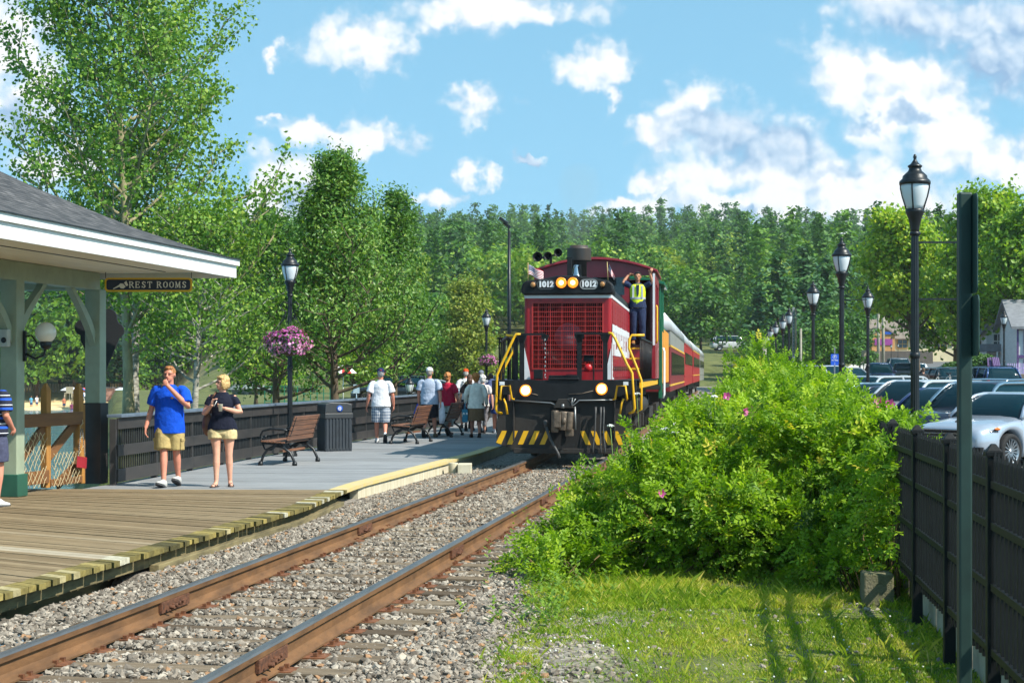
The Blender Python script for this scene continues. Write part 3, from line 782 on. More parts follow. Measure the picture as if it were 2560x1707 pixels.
for k in range(9):
    m_.tube([(1.9+.05*math.sin(k*1.7),-.1,.55+.05*k),(1.92+.05*math.sin(k*1.7+1.7),-.1,.6+.05*k)], .006, 4)
gpart('netting', m_, ropem)
m_ = MB()
fine = M('wire mesh', (92,104,104), .5, metal=.4)
for k in range(24):
    x = 1.08+.04*k; m_.bar((x,.02,.3),(x-.0,.02,.94),.003,.003)
for k in range(18):
    m_.bar((1.06,.024,.28+.038*k),(1.98,.024,.28+.038*k),.003,.003)
gpart('wire_mesh', m_, fine); m_ = MB()
for k in range(22): m_.bar((.1+.04*k,.02,.3),(.1+.04*k,.02,.94),.003,.003)
gpart('wire_mesh', m_, fine)
rt = thing('red_tag', 'red plate hanging on a chain from the timber gate', 'tag', GP0+gd*(1.86/gl_)+Vector((.13,-.05,.42)), grz)
m_ = MB(); m_.box((0,0,-.06),(.30,.012,.17), Matrix.Rotation(.12,3,'Y')); m_.build('plate', M('red plate', (160,40,50), .5, var=.1), rt, bevel=.004)
m_ = MB()
for k in range(14):
    a = Vector((-.1+.006*k,0,.03+.03*k)); m_.tube([a,a+Vector((.006*(1 if k%2 else -1),.0,.024))],.008,5)
    a = Vector((.1-.006*k,0,.03+.03*k)); m_.tube([a,a+Vector((.006*(1 if k%2 else -1),.0,.024))],.008,5)
m_.build('chain', greym, rt)
# ---------------------------------------------------------------- locomotive (local: y runs back from the front face, x to the photo's right)
lred = M('locomotive red', (150,14,24), .4, var=.16, vs=2.0, coat=.1, stretch=(3,3,.45), spec=.4)
dred = M('cab dark red', (146,22,38), .4, var=.08, vs=3, coat=.2)
lblk = M('locomotive black', (25,26,28), .5, var=.3, vs=4, bump=.06, spec=.25)
grime = M('grimy black steel', (30,27,25), .7, var=.3, vs=4, bump=.15, bs=40, col2=(46,40,34))
yel = M('safety yellow', (240,182,18), .4, var=.06, vs=6)
wht = M('locomotive white', (228,230,232), .4, var=.04)
steeld = M('worn coupler steel', (112,98,84), .55, metal=.4, var=.25, vs=14, bump=.2)
hose = M('air hose', (74,74,74), .6, var=.2, vs=20)
lampm = M('lit headlamp', (255,244,220), .3, var=0, emit=(255,205,120), es=2.6)
lampr = M('headlamp rim with added glow', (220,130,40), .35, metal=.3, var=.05, emit=(255,140,30), es=.8)  # rims emit too, standing in for the orange bloom around the lamps
ambr = M('amber lens', (172,122,70), .3, var=.05)
cwin = M('coach window', (18,20,22), .12, var=.05, spec=.6)
winm = glass('dark window glass', (20,26,28), .04, .8)
stackm = M('sooty stack', (74,76,78), .5, metal=.4, var=.3, vs=4, stretch=(1,1,.4), col2=(96,80,70))
def fontobj(parent, txt, loc, size, mat, rot=(PI/2,0,0), name='lettering', off=.0, ext=.002, sx=1.0, align='CENTER', shear=0):
    c = bpy.data.curves.new(name,'FONT'); c.body = txt; c.size = size; c.align_x = align; c.align_y = 'CENTER'; c.extrude = ext; c.offset = off; c.shear = shear
    c.materials.append(mat); o = bpy.data.objects.new(name, c); COL.objects.link(o)
    if parent is not None: o.parent = parent
    bpy.context.view_layer.update()
    me = bpy.data.meshes.new_from_object(o.evaluated_get(bpy.context.evaluated_depsgraph_get())); bpy.data.objects.remove(o)
    o = bpy.data.objects.new(name, me); COL.objects.link(o)
    if parent is not None: o.parent = parent
    o.location = loc; o.rotation_euler = rot; o.scale = (sx,1,1); return o
LRZ = -math.atan(.115)
LO = Vector((1.0,32.5,0))
def loco():
    root = thing('locomotive', 'red and black diesel locomotive number 1012 with lit headlights at the platform', 'locomotive', LO, LRZ)
    B = lambda name, mb, m, bev=.006, par=None: mb.build(name, m, par or root, bevel=bev)
    # --- end plate, pilot, walkway
    m = MB(); m.box((0,7.25,1.5),(2.86,12.4,.12)); m.box((0,.55,1.5),(2.6,1.0,.118)); m.box((0,.04,1.36),(2.0,.1,.4)); m.box((-1.19,.1,1.42),(.42,.22,.28)); m.box((1.19,.1,1.42),(.42,.22,.28)); B('walkway', m, lblk)
    m = MB(); m.box((1.44,6.9,1.455),(.02,12.2,.11)); B('yellow_side_sill', m, yel, .002)
    m = MB(); pl = [(-1.33,.33),(-1.06,.24),(-.95,.14),(.95,.14),(1.08,.24),(1.31,.33),(1.30,1.16),(-1.29,1.16)]
    m.prism(pl, .06, Matrix.Translation((0,.1,0)))
    m.box((0,.05,.19),(1.96,.09,.1)); m.box((-.98,.07,.78),(.03,.08,.8)); m.box((.98,.07,.78),(.03,.08,.8)); m.box((0,.085,1.14),(2.4,.05,.03)); B('pilot_plate', m, grime, .01)
    m = MB(); m.box((.02,.095,.62),(.6,.03,.82)); B('coupler_pocket', m, M('pocket black',(14,14,15),.8,var=.1), 0)
    m = MB(); m2 = MB()
    for k in range(5):
        x = -1.33+.213*k; m.prism([(x,.31 if k else .345),(x+.1,.31),(x+.215,.575),(x+.115,.575)], .004, Matrix.Translation((0,.094,0)))
        x = .42+.213*k
        if k < 4: m2.prism([(x,.31),(x+.1,.31),(x-.015,.575),(x-.115,.575)], .004, Matrix.Translation((0,.094,0)))
        else: m2.prism([(x,.345),(x+.04,.36),(x-.015,.575),(x-.115,.575)], .004, Matrix.Translation((0,.094,0)))
    B('hazard_stripes', m, yel, 0); B('hazard_stripes', m2, yel, 0)
    # --- coupler, cut lever, hoses
    m = MB(); m.tube([(0,.3,.8),(0,-.12,.8)], .13, 8, sq=(1,1.1)); m.tube([(-.15,-.2,.56),(-.15,-.2,.98)], .075, 10); m.tube([(.0,-.18,.6),(.02,-.18,.96)], .10, 10); m.tube([(.11,-.2,.6),(.14,-.2,.95)], .075, 10)
    m.box((-.1,-.26,.8),(.14,.1,.3)); m.box((.12,-.12,.55),(.16,.1,.14)); m.sphere((.03,-.28,.78),(.05,.04,.07)); B('coupler', m, steeld, .015)
    m = MB(); m.prism([(-.2,1.02),(.2,1.02),(.1,1.2),(-.1,1.2)], .2, Matrix.Translation((0,-.1,0))); B('coupler_housing', m, grime, .01)
    m = MB(); m.tube([(-1.0,.0,1.17),(-.25,-.02,1.12),(-.1,-.05,1.06),(.2,-.05,1.08),(.3,-.02,1.17),(1.0,0,1.18)], .014, 6)
    m.tube([(.08,-.05,1.1),(.1,-.1,1.2),(.18,-.12,1.22),(.16,-.1,1.08),(.24,-.12,1.2)], .016, 6); m.tube([(.22,-.02,1.05),(.23,-.03,.6)], .02, 6); m.tube([(.0,-.2,1.02),(.0,-.2,1.1)], .03, 6); B('cut_lever', m, greym, 0)
    m = MB(); m.tube([(-.34,-.05,.66),(-.25,-.1,.42),(-.1,-.14,.16),(-.07,-.14,.06)], [.03,.028,.026,.03], 8); m.tube([(-.36,-.02,.78),(-.34,-.05,.66)], .035, 8); B('brake_hose', m, hose, 0)
    for x0, x1 in ((.62,.57),(.72,.72),(.78,.80)):
        m = MB(); m.tube([(x0,-.0,1.04),(x0,-.04,.9),(x0-.01,-.07,.6),(x1,-.07,.26),(x1,-.05,.14)], [.022,.016,.015,.016,.024], 8); B('air_hose', m, hose, 0)
    m = MB(); m.tube([(-.75,.0,1.33),(-.5,-.02,1.27)], .008, 5); m.tube([(.1,-.02,1.29),(.35,-.02,1.3),(.62,.0,1.37)], .008, 5); B('lamp_cable', m, steeld, 0)
    for x, z in ((-.74,1.36),(.735,1.39)):
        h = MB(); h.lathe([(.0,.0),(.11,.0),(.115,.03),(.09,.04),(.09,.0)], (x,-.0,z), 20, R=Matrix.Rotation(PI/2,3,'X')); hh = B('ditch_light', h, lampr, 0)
        g = MB(); g.sphere((x,-.05,z),(.088,.02,.088),18,10); B('lamp_lens', g, lampm, 0, hh)
    for s in (-1, 1):   # step well plates and grab irons
        m = MB(); m.tube([(s*1.22,-.02,1.18),(s*1.23,-.1,1.2),(s*1.2,-.1,1.45),(s*1.04,-.1,1.45),(s*1.0,-.1,1.2),(s*.96,-.06,1.19)], .02, 8); B('grab_iron', m, yel, 0)
        m = MB(); m.tube([(s*1.16,-.05,1.2),(s*1.12,-.07,1.1),(s*1.09,-.05,.9)], .02, 8); B('grab_iron', m, yel, 0)
        m = MB(); m.box((s*1.22,.12,1.24),(.2,.03,.3)); B('step_plate', m, lblk, .004)
        m = MB(); m.box((s*1.2,-.016,1.495),(.1,.006,.07)); m.box((s*1.2,-.020,1.495),(.08,.004,.05)); B('notice_plate', m, wht, 0)
    # --- handrails
    R = .026
    def hr(pts): m = MB(); m.tube(pts, R, 8); B('handrail', m, yel, 0)
    hr([(-.84,.05,2.45),(-.93,.05,2.45),(-.98,.04,2.37),(-1.21,0,1.87),(-1.30,0,1.66),(-1.32,0,1.0),(-1.30,.02,.94),(-1.22,.08,.91)])
    hr([(-1.26,1.15,2.45),(-1.12,1.15,2.45),(-1.06,1.1,2.37),(-1.10,1.05,2.15),(-1.33,1.0,1.7),(-1.38,.98,1.45),(-1.385,.98,1.0),(-1.3,1.0,.92)])
    hr([(.86,.05,2.47),(.93,.05,2.46),(.99,.04,2.37),(1.22,0,1.87),(1.32,0,1.7),(1.37,0,1.02),(1.34,.02,.95),(1.26,.08,.92)])
    hr([(1.52,1.15,2.45),(1.27,1.15,2.45),(1.22,1.12,2.38),(1.21,1.1,2.2),(1.37,1.02,1.8),(1.46,1.0,1.55),(1.46,1.0,.98),(1.36,1.02,.92)])
    m = MB()
    m.bar((-.87,.05,2.45),(-.35,.05,2.45),.04,.04); B('front_railing', m, lblk, 0); m = MB(); m.bar((.22,.05,2.46),(.87,.05,2.46),.04,.04)
    B('front_railing', m, lblk, 0); m = MB()
    for x in (-.82,.3,.8): m = MB(); m.box((x,.05,2.0),(.09,.02,.92)); m.prism([(x-.1,2.44),(x+.1,2.44),(x+.045,2.28),(x-.045,2.28)], .02, Matrix.Translation((0,.04,0))); B('railing_post', m, lblk, 0)
    m = MB()
    B('front_railing', m, lblk, 0); m = MB()
    m.prism([(-.45,2.44),(-.28,2.44),(-.33,2.32),(-.4,2.32)], .02, Matrix.Translation((0,.04,0)))
    B('chain_plate', m, lblk, 0); m = MB()
    for y in (.25,.55,.85): m.bar((-1.27,y,1.55),(-1.24,y,2.36),.03,.03)
    m.bar((-1.24,.06,2.30),(-1.24,1.1,2.42),.035,.035); m.bar((-1.0,.35,1.55),(-1.0,.35,2.38),.05,.02); m.bar((-.93,.1,1.56),(-.93,.1,2.4),.06,.02)
    B('front_railing', m, lblk, 0)
    m = MB()
    for k in range(10):
        y = 1.35+.78*k; m.tube([(1.42,y,1.56),(1.43,y,2.38)], .014, 6)
        if k < 9: m.tube([(-1.42,y,1.56),(-1.42,y,2.38)], .016, 6)
    m.bar((1.43,1.2,2.40),(1.43,8.5,2.42),.05,.04); m.bar((-1.42,1.2,2.4),(-1.42,8.5,2.42),.05,.04); B('side_railing', m, lblk, 0)
    m = MB()
    for k in range(9):
        z = 2.36-.085*k; m.tube([(-.365,.045,z),(-.365+.012*(1 if k%2 else -1),.03,z-.05)], .012, 5)
    m.tube([(-.365,.04,1.62),(-.365,.04,1.6)], .02, 6); B('safety_chain', m, greym, 0)
    # --- hood
    y0, y1 = .95, 9.1
    def sect(y, z0, hw=.87):
        return [(-hw,y,z0),(-hw,y,3.25),(-hw+.03,y,3.4),(-hw+.16,y,3.53),(-.3,y,3.6),(.3,y,3.6),(hw-.16,y,3.53),(hw-.03,y,3.4),(hw,y,3.25),(hw,y,z0)]
    m = MB()   # hollow front so that the radiator sits behind its grille
    a = .70; z0, z1 = 1.78, 3.1
    for (x0,x1,zz0,zz1) in ((-.80,-a,1.56,3.19),(a,.80,1.56,3.19),(-a,a,1.56,z0),(-a,a,z1,3.19)):
        m.box(((x0+x1)/2,y0+.03,(zz0+zz1)/2),(x1-x0,.06,zz1-zz0))
    for s in (-1,1):
        pts = [(s*(.80+.07*math.sin(t*PI/2/6)), y0+.07*(1-math.cos(t*PI/2/6))) for t in range(7)]+[(s*.87,y1)]
        V = []; Fc = []
        for i,(x,y) in enumerate(pts): V += [(x,y,1.56),(x,y,3.19)]
        for i in range(len(pts)-1): Fc.append((2*i,2*i+2,2*i+3,2*i+1))
        m.add(V, Fc, 0, True)
    m.add([(-.87,y0+.05,3.18),(.87,y0+.05,3.18),(.87,y1,3.18),(-.87,y1,3.18)], [(0,1,2,3)])
    hd = B('hood', m, lred, 0)
    m = MB(); rec = M('radiator recess',(16,11,11),.85,var=.3,vs=3)
    m.add([(-a,y0+.06,z0),(a,y0+.06,z0),(a,y0+.06,z1),(-a,y0+.06,z1),(-a,y0+.34,z0),(a,y0+.34,z0),(a,y0+.34,z1),(-a,y0+.34,z1)], [(4,5,6,7),(0,1,5,4),(2,3,7,6),(1,2,6,5),(0,4,7,3)])
    m.build('radiator_recess', rec, hd)
    m = MB()
    for k in range(9): m.box((-.62+.155*k,y0+.27,2.42),(.02,.02,1.28))
    for k in range(13): m.box((0,y0+.31,1.84+.1*k),(1.38,.01,.008))
    B('shutter', m, M('shutter red brown',(112,34,28),.6,var=.2), 0, hd)
    m = MB(); m.lathe([(0,0),(.28,0),(.28,.03),(.0,.05)], (0,y0+.25,2.42), 28, R=Matrix.Rotation(PI/2,3,'X')); B('fan_hub', m, M('fan hub grey',(112,88,98),.6,var=.06), 0, hd)
    m = MB(); m.lathe([(.50,0),(.66,0),(.66,.03),(.5,.03),(.5,0)], (0,y0+.255,2.42), 36, R=Matrix.Rotation(PI/2,3,'X')); B('fan_shroud', m, lblk, 0, hd)
    m = MB()
    for k in range(37): x = -.69+1.38*k/36; m.box((x,y0-.004,(z0+z1)/2),(.007,.006,z1-z0))
    for k in range(15): z = z0+(z1-z0)*k/14; m.box((0,y0-.012,z),(1.4,.008,.010))
    for k in range(6): x = -.58+1.16*k/5; m.box((x,y0+.012,(z0+z1)/2),(.022,.014,z1-z0))
    m.box((0,y0-.006,z1),(1.44,.02,.03)); m.box((0,y0-.006,z0),(1.44,.02,.03)); m.box((-.705,y0-.006,(z0+z1)/2),(.03,.02,z1-z0)); m.box((.705,y0-.006,(z0+z1)/2),(.03,.02,z1-z0))
    B('radiator_grille', m, M('grille red',(176,42,36),.4,var=.08), 0, hd)
    m = MB(); rings = [[p for p in sect(y,3.25)] for y in (y0+.04,y1)]; m.loft(rings, 0, smooth=False); B('hood_top', m, lblk, .01, hd)
    m = MB(); m.box((0,y0-.006,3.218),(1.66,.02,.062)); 
    for s in (-1,1): m.box((s*.872,(y0+y1)/2+.06,3.218),(.012,y1-y0-.12,.062))
    m.box((0,(y0+y1)/2,3.218),(1.735,y1-y0-.02,.066)); B('white_stripe', m, wht, .004, hd)
    m = MB(); prof = []   # headlight fascia with a soft upper curve
    top = [(-.92,3.36),(-.9,3.47),(-.82,3.53),(-.5,3.57),(-.2,3.63),(.2,3.63),(.5,3.58),(.82,3.53),(.9,3.46),(.92,3.36)]
    poly = [(-.87,3.25),(-.92,3.3)]+top+[(.92,3.3),(.87,3.25)]
    m.prism(poly, .42, Matrix.Translation((0,y0-.12,0))); fa = B('headlight_fascia', m, lblk, .035)
    yf = y0-.125
    m = MB(); m.prism([(p[0],p[1]+3.485) for p in rrect(.46,.25,.1)], .02, Matrix.Translation((0,yf-.012,0))); B('headlight_housing', m, lblk, .008, fa)
    for x in (-.115,.115):
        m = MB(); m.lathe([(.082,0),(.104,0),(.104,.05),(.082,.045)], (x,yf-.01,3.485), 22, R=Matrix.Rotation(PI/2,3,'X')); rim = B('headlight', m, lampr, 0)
        m = MB(); m.sphere((x,yf-.03,3.485),(.092,.03,.092),18,10); B('lamp_lens', m, lampm, 0, rim)
    for x in (-.42,.43):
        m = MB(); o = rrect(.36,.2,.09); i_ = rrect(.32,.16,.07); n = len(o)
        V = [(x+p[0],yf-.012,3.455+p[1]) for p in o]+[(x+p[0],yf-.012,3.455+p[1]) for p in i_]+[(x+p[0],yf+.01,3.455+p[1]) for p in o]+[(x+p[0],yf+.01,3.455+p[1]) for p in i_]
        Fc = []
        for k in range(n):
            k2 = (k+1) % n; Fc += [(k,k2,n+k2,n+k),(k,2*n+k,2*n+k2,k2),(n+k,n+k2,3*n+k2,3*n+k)]
        m.add(V, Fc); nb = B('number_board', m, M('number frame',(150,152,152) if x > 0 else (70,72,72),.4,var=.05), 0)
        fontobj(nb, '1012', (x,yf-.006,3.455), .152, wht, off=.010, sx=1.0)
    for x in (-.68,.70):
        m = MB(); m.lathe([(.0,0),(.075,0),(.08,.03),(.055,.04)], (x,yf,3.45), 18, R=Matrix.Rotation(PI/2,3,'X')); q = B('marker_light', m, lblk, 0)
        m = MB(); m.sphere((x,yf-.035,3.45),(.052,.03,.052),14,8); B('marker_lens', m, ambr, 0, q)
    # white lower corners, boxes on the deck
    for s in (-1,1):
        m = MB(); P = [(s*.865,1.57),(s*.745,1.57),(s*.76,1.72),(s*.80,1.9),(s*.84,2.08),(s*.866,2.2)]
        if s > 0: P = P[::-1]
        m.prism(P, .02, Matrix.Translation((0,y0-.016,0))); B('white_corner', m, wht, 0, hd)
    m = MB(); m.prism([(1.0,1.57),(1.7,1.57),(1.35,1.72),(1.15,1.95),(1.0,2.3)], .01, Matrix.Translation((.873,0,0)) @ Matrix.Rotation(PI/2,4,'Z') @ Matrix.Translation((0,-.01,0))); B('white_corner', m, wht, 0, hd)
    m = MB(); m.box((-.57,.8,1.67),(.18,.16,.2)); B('deck_box', m, lblk, .015); m = MB(); m.box((0,.1,1.585),(.6,.28,.05)); m.box((0,.2,1.63),(.62,.06,.05)); B('coupler_step', m, lblk, .015)
    m = MB(); m.box((.43,.72,1.98),(.2,.14,.11)); m.box((.53,.74,1.75),(.03,.03,.42)); m.box((.43,.7,2.045),(.24,.2,.02)); B('lamp_box', m, lblk, .006)
    m = MB(); m.sphere((.43,.62,1.80),(.078,.05,.08),16,10); B('red_marker', m, M('red lens',(196,26,30),.35,var=.05), 0)
    # hood side doors, louvres and block lettering
    for s in (-1,1):
        m = MB()
        for k in range(8):
            y = 1.25+.98*k; m.box((s*.876,y+.46,2.36),(.016,.92,1.52)); 
        B('hood_door', m, lred, .01, hd)
        m = MB()
        for k in range(9):
            y = 1.2+.98*k
            for z in np.arange(1.66,3.1,.105): m.sphere((s*.886,y-.04,z),(.008,.012,.012),6,4)
        B('rivet_row', m, lred, 0, hd)
        m = MB()
        for k in range(9): m.box((s*.86,1.8,3.29+.02*k),(.03,1.1,.008))
        B('louvre', m, lblk, 0, hd)
    m = MB(); xx = .8875
    for k in range(7):
        y = 1.12+1.06*k
        m.box((xx,y+.02,2.36),(.004,.2,.62)); m.box((xx,y+.46,2.36+.2*(k%2)),(.004,.2,.62-.4*(k%2)*.9)); m.box((xx,y+.82,2.36),(.004,.22,.62))
        m.box((xx+.001,y+.42,2.60),(.004,.9,.14)); m.box((xx+.0012,y+.42,2.12 if k%3 else 2.34),(.004,.9,.14))
    B('block_lettering', m, wht, 0, hd)
    # --- stack, bell, horns
    ys = 4.0
    m = MB(); m.lathe([(.165,3.55),(.165,4.12),(.255,4.12),(.265,4.14),(.262,4.38),(.27,4.4),(.2,4.41),(.2,4.46),(.19,4.46),(.19,4.2)], (0,ys,0), 28); B('exhaust_stack', m, stackm, 0)
    m = MB(); m.box((-.12,2.9,3.85),(.1,.06,.5)); m.box((-.12,2.9,4.12),(.14,.05,.03)); m.box((.10,2.9,3.8),(.05,.05,.35)); B('bell_bracket', m, lblk, .004)
    m = MB(); m.lathe([(.01,3.98),(.05,3.97),(.07,3.9),(.09,3.78),(.13,3.68),(.16,3.64),(.14,3.64),(.02,3.8)], (.02,2.95,0), 20); B('bell', m, chrome, 0)
    hn = MB(); hm = MB()
    hm.box((-1.1,9.3,4.5),(.06,.06,.3)); hm.bar((-1.36,9.3,4.56),(-.86,9.3,4.66),.05,.05)
    for k, (x, z, r_) in enumerate(((-1.39,4.56,.125),(-1.13,4.58,.105),(-.88,4.66,.105))):
        hm.lathe([(.02,-.02),(.03,.1),(.045,.3),(r_*.8,.42),(r_,.46),(r_*.9,.46),(.03,.25)], (x,9.3,z), 16, R=Matrix.Rotation(PI/2,3,'X'))
    B('air_horn', hm, lblk, 0)
    # --- cab
    c0, c1, hw = 9.1, 12.3, 1.5
    def roofz(x): return 4.2+.32*(1-(x/1.56)**2)
    xs = [-1.56+.26*k for k in range(13)]
    m = MB(); rings = []
    for y in (c0-.18, c1+.15): rings.append([(x,y,roofz(x)+.03) for x in xs]+[(x,y,roofz(x)-.03) for x in xs[::-1]])
    m.loft(rings, 0, smooth=False); cab_roof = B('cab_roof', m, dred, .008)
    def wallfront(y):
        m = MB(); th = .06
        def pan(x0, x1, z0, z1t): 
            n = 6; P = [(x0,z0),(x1,z0)]+[(x1+(x0-x1)*k/n, (roofz(x1+(x0-x1)*k/n)-.035) if z1t is None else z1t) for k in range(n+1)]
            m.prism(P, th, Matrix.Translation((0,y,0)))
        return m, pan
    m, pan = wallfront(c0)
    pan(-1.5,-.05,1.56,None); pan(-.05,.74,4.06,None); pan(-.05,.74,1.56,3.62); pan(.74,.86,1.56,None); pan(.86,1.38,4.1,None); pan(1.38,1.5,1.56,None); pan(.86,1.38,1.56,2.4)
    cw = B('cab_wall', m, dred, 0)
    m = MB()
    for s in (-1,1):
        m.box((s*1.47,(c0+c1)/2+.03,2.3),(.06,c1-c0-.06,1.48)); m.box((s*1.47,(c0+c1)/2+.03,4.05),(.06,c1-c0-.06,.26)); m.box((s*1.47,c0+.3,3.48),(.06,.48,.88)); m.box((s*1.47,c1-.2,3.48),(.06,.4,.88)); m.box((s*1.47,10.8,3.48),(.06,.1,.88))
    m.box((0,c1-.03,2.86),(2.88,.06,2.6)); m.box((0,(c0+c1)/2,2.38),(2.86,c1-c0-.14,.04)); B('cab_wall', m, dred, 0)
    m = MB()
    for s in (-1,1): m.box((s*1.47,10.5,3.48),(.012,2.6,.88))
    m.box((.345,c0+.03,3.84),(.79,.012,.44)); B('cab_window', m, winm, 0)
    m = MB(); m.box((1.475,c0-.2,3.25),(.05,.36,1.75)); dr = B('open_door', m, lred, .01)
    m = MB(); m.box((1.475,c0-.383,3.25),(.052,.008,1.75)); m.box((1.45,c0-.2,3.6),(.006,.22,.6)); B('door_trim', m, wht, 0, dr)
    m = MB(); m.tube([(1.53,c0-.30,3.35),(1.55,c0-.31,3.3),(1.55,c0-.31,2.5),(1.53,c0-.29,2.42)], .022, 8); B('handrail', m, yel, 0)
    m = MB()
    for k in range(3):
        e = MB(); z = 1.82+.25*k; y = 8.25+.28*k; m.box((1.12,y+.14,z-.125),(.5,.28,.25)); e.box((1.12,y-.006,z-.02),(.5,.012,.045)); B('step_edge', e, yel, 0)
    m.box((1.12,9.05,2.1),(.5,.1,.55)); B('cab_steps', m, dred, 0)
    m = MB(); m.box((.5,11.2,2.75),(.5,.5,.7)); m.box((-.6,10.2,2.8),(.5,.9,.9)); B('control_stand', m, lblk, .02)
    # --- underframe and trucks
    m = MB(); m.box((0,6.7,1.25),(1.2,12.8,.36)); m.box((0,6.75,.85),(2.3,2.4,.6)); m.tube([(1.15,4.9,.95),(1.15,8.7,.95)], .2, 12); B('underframe', m, grime, .01)
    for yc in (3.1,10.3):
        t = MB()
        for s in (-1,1):
            t.prism([(-1.7,.42),(-1.5,.75),(-.9,.85),(.9,.85),(1.5,.75),(1.7,.42),(1.2,.3),(-1.2,.3)], .1, Matrix.Translation((s*1.0+.05,yc,0)) @ Matrix.Rotation(PI/2,4,'Z'))
            for w in (-1.15,1.15): t.box((s*1.05,yc+w,.5),(.16,.34,.34))
        tr = B('truck', t, grime, .01)
        for w in (-1.15,1.15):
            q = MB()
            for s in (-1,1): q.lathe([(.0,-.06),(.46,-.06),(.5,-.06),(.5,.05),(.53,.07),(.5,.08),(.0,.06)], (s*.76,yc+w,.5), 24, R=Matrix.Rotation(PI/2*(-s),3,'Y'))
            q.tube([(-.7,yc+w,.5),(.7,yc+w,.5)], .09, 10); B('wheelset', q, steeld, 0, tr)
    return root
loco()
# little flags on the front corners
flagm, nt, b = newmat('striped flag cloth'); L = nt.links
tc = nd(nt,'ShaderNodeTexCoord'); sp = nd(nt,'ShaderNodeSeparateXYZ'); L.new(tc.outputs['Generated'], sp.inputs[0])
ml = nd(nt,'ShaderNodeAttribute'); ml.attribute_name = 'fu'; mv = nd(nt,'ShaderNodeAttribute'); mv.attribute_name = 'fv'
def mth(op, *a):
    n = nd(nt,'ShaderNodeMath', operation=op)
    for i, x in enumerate(a):
        if isinstance(x,(int,float)): n.inputs[i].default_value = x
        else: L.new(x, n.inputs[i])
    return n.outputs[0]
st = mth('GREATER_THAN', mth('MODULO', mth('MULTIPLY', mv.outputs['Fac'], 6.5), 1.0), .5)
can = mth('MULTIPLY', mth('LESS_THAN', ml.outputs['Fac'], .42), mth('GREATER_THAN', mv.outputs['Fac'], .46))
star = mth('MULTIPLY', mth('GREATER_THAN', mth('MODULO', mth('MULTIPLY', ml.outputs['Fac'], 14), 1.0), .55), mth('GREATER_THAN', mth('MODULO', mth('MULTIPLY', mv.outputs['Fac'], 11), 1.0), .55))
def mixc(f, a, c):
    m = nd(nt,'ShaderNodeMix'); m.data_type = 'RGBA'; L.new(f, m.inputs[0])
    for i, x in ((6,a),(7,c)):
        if isinstance(x, tuple): m.inputs[i].default_value = (*lin(x),1)
        else: L.new(x, m.inputs[i])
    return m.outputs[2]
L.new(mixc(can, mixc(st, (176,40,54), (232,228,226)), mixc(star, (48,54,96), (214,214,222))), b.inputs['Base Color']); b.inputs['Roughness'].default_value = .8
def flag(loc, pts, label, pole_lean):
    r = thing('small_flag', label, 'flag', loc, LRZ)
    m = MB(); m.tube([(0,0,-.02),(pole_lean*.34,0,.34)], .008, 6); m.sphere((pole_lean*.34,0,.35),.014,8,6); m.build('pole', M('flag pole wood',(196,168,110),.6), r)
    n, k = 12, 8; V = []; fu = []; fv = []; Fq = []
    for i in range(n+1):
        for j in range(k+1):
            u, v = i/n, j/k
            p = pts(u, v); V.append(p); fu.append(u); fv.append(v)
    for i in range(n):
        for j in range(k): a = i*(k+1)+j; Fq.append((a,a+k+1,a+k+2,a+1))
    o = npmesh('cloth', V, Fq, flagm, smooth=True, extra={'fu':fu,'fv':fv}, parent=r)
    s = o.modifiers.new('thick','SOLIDIFY'); s.thickness = .003
LM = Matrix.Translation(LO) @ Matrix.Rotation(LRZ,4,'Z')
flag(LM @ Vector((-.80,1.0,3.54)), lambda u,v: (.01+u*.30, .02*math.sin(u*7), .12+v*.2-u*.14+.01*math.sin(u*9)), 'small stars and stripes flag blowing out on the hood corner beside the platform', 0)
flag(LM @ Vector((.80,1.0,3.54)), lambda u,v: (.0+u*.12+.02*v, .03*math.sin(u*9+v*2), .32-u*.26-(1-v)*.12+.06*u*(1-v)), 'small stars and stripes flag drooping on the hood corner nearest the roses', -.05)

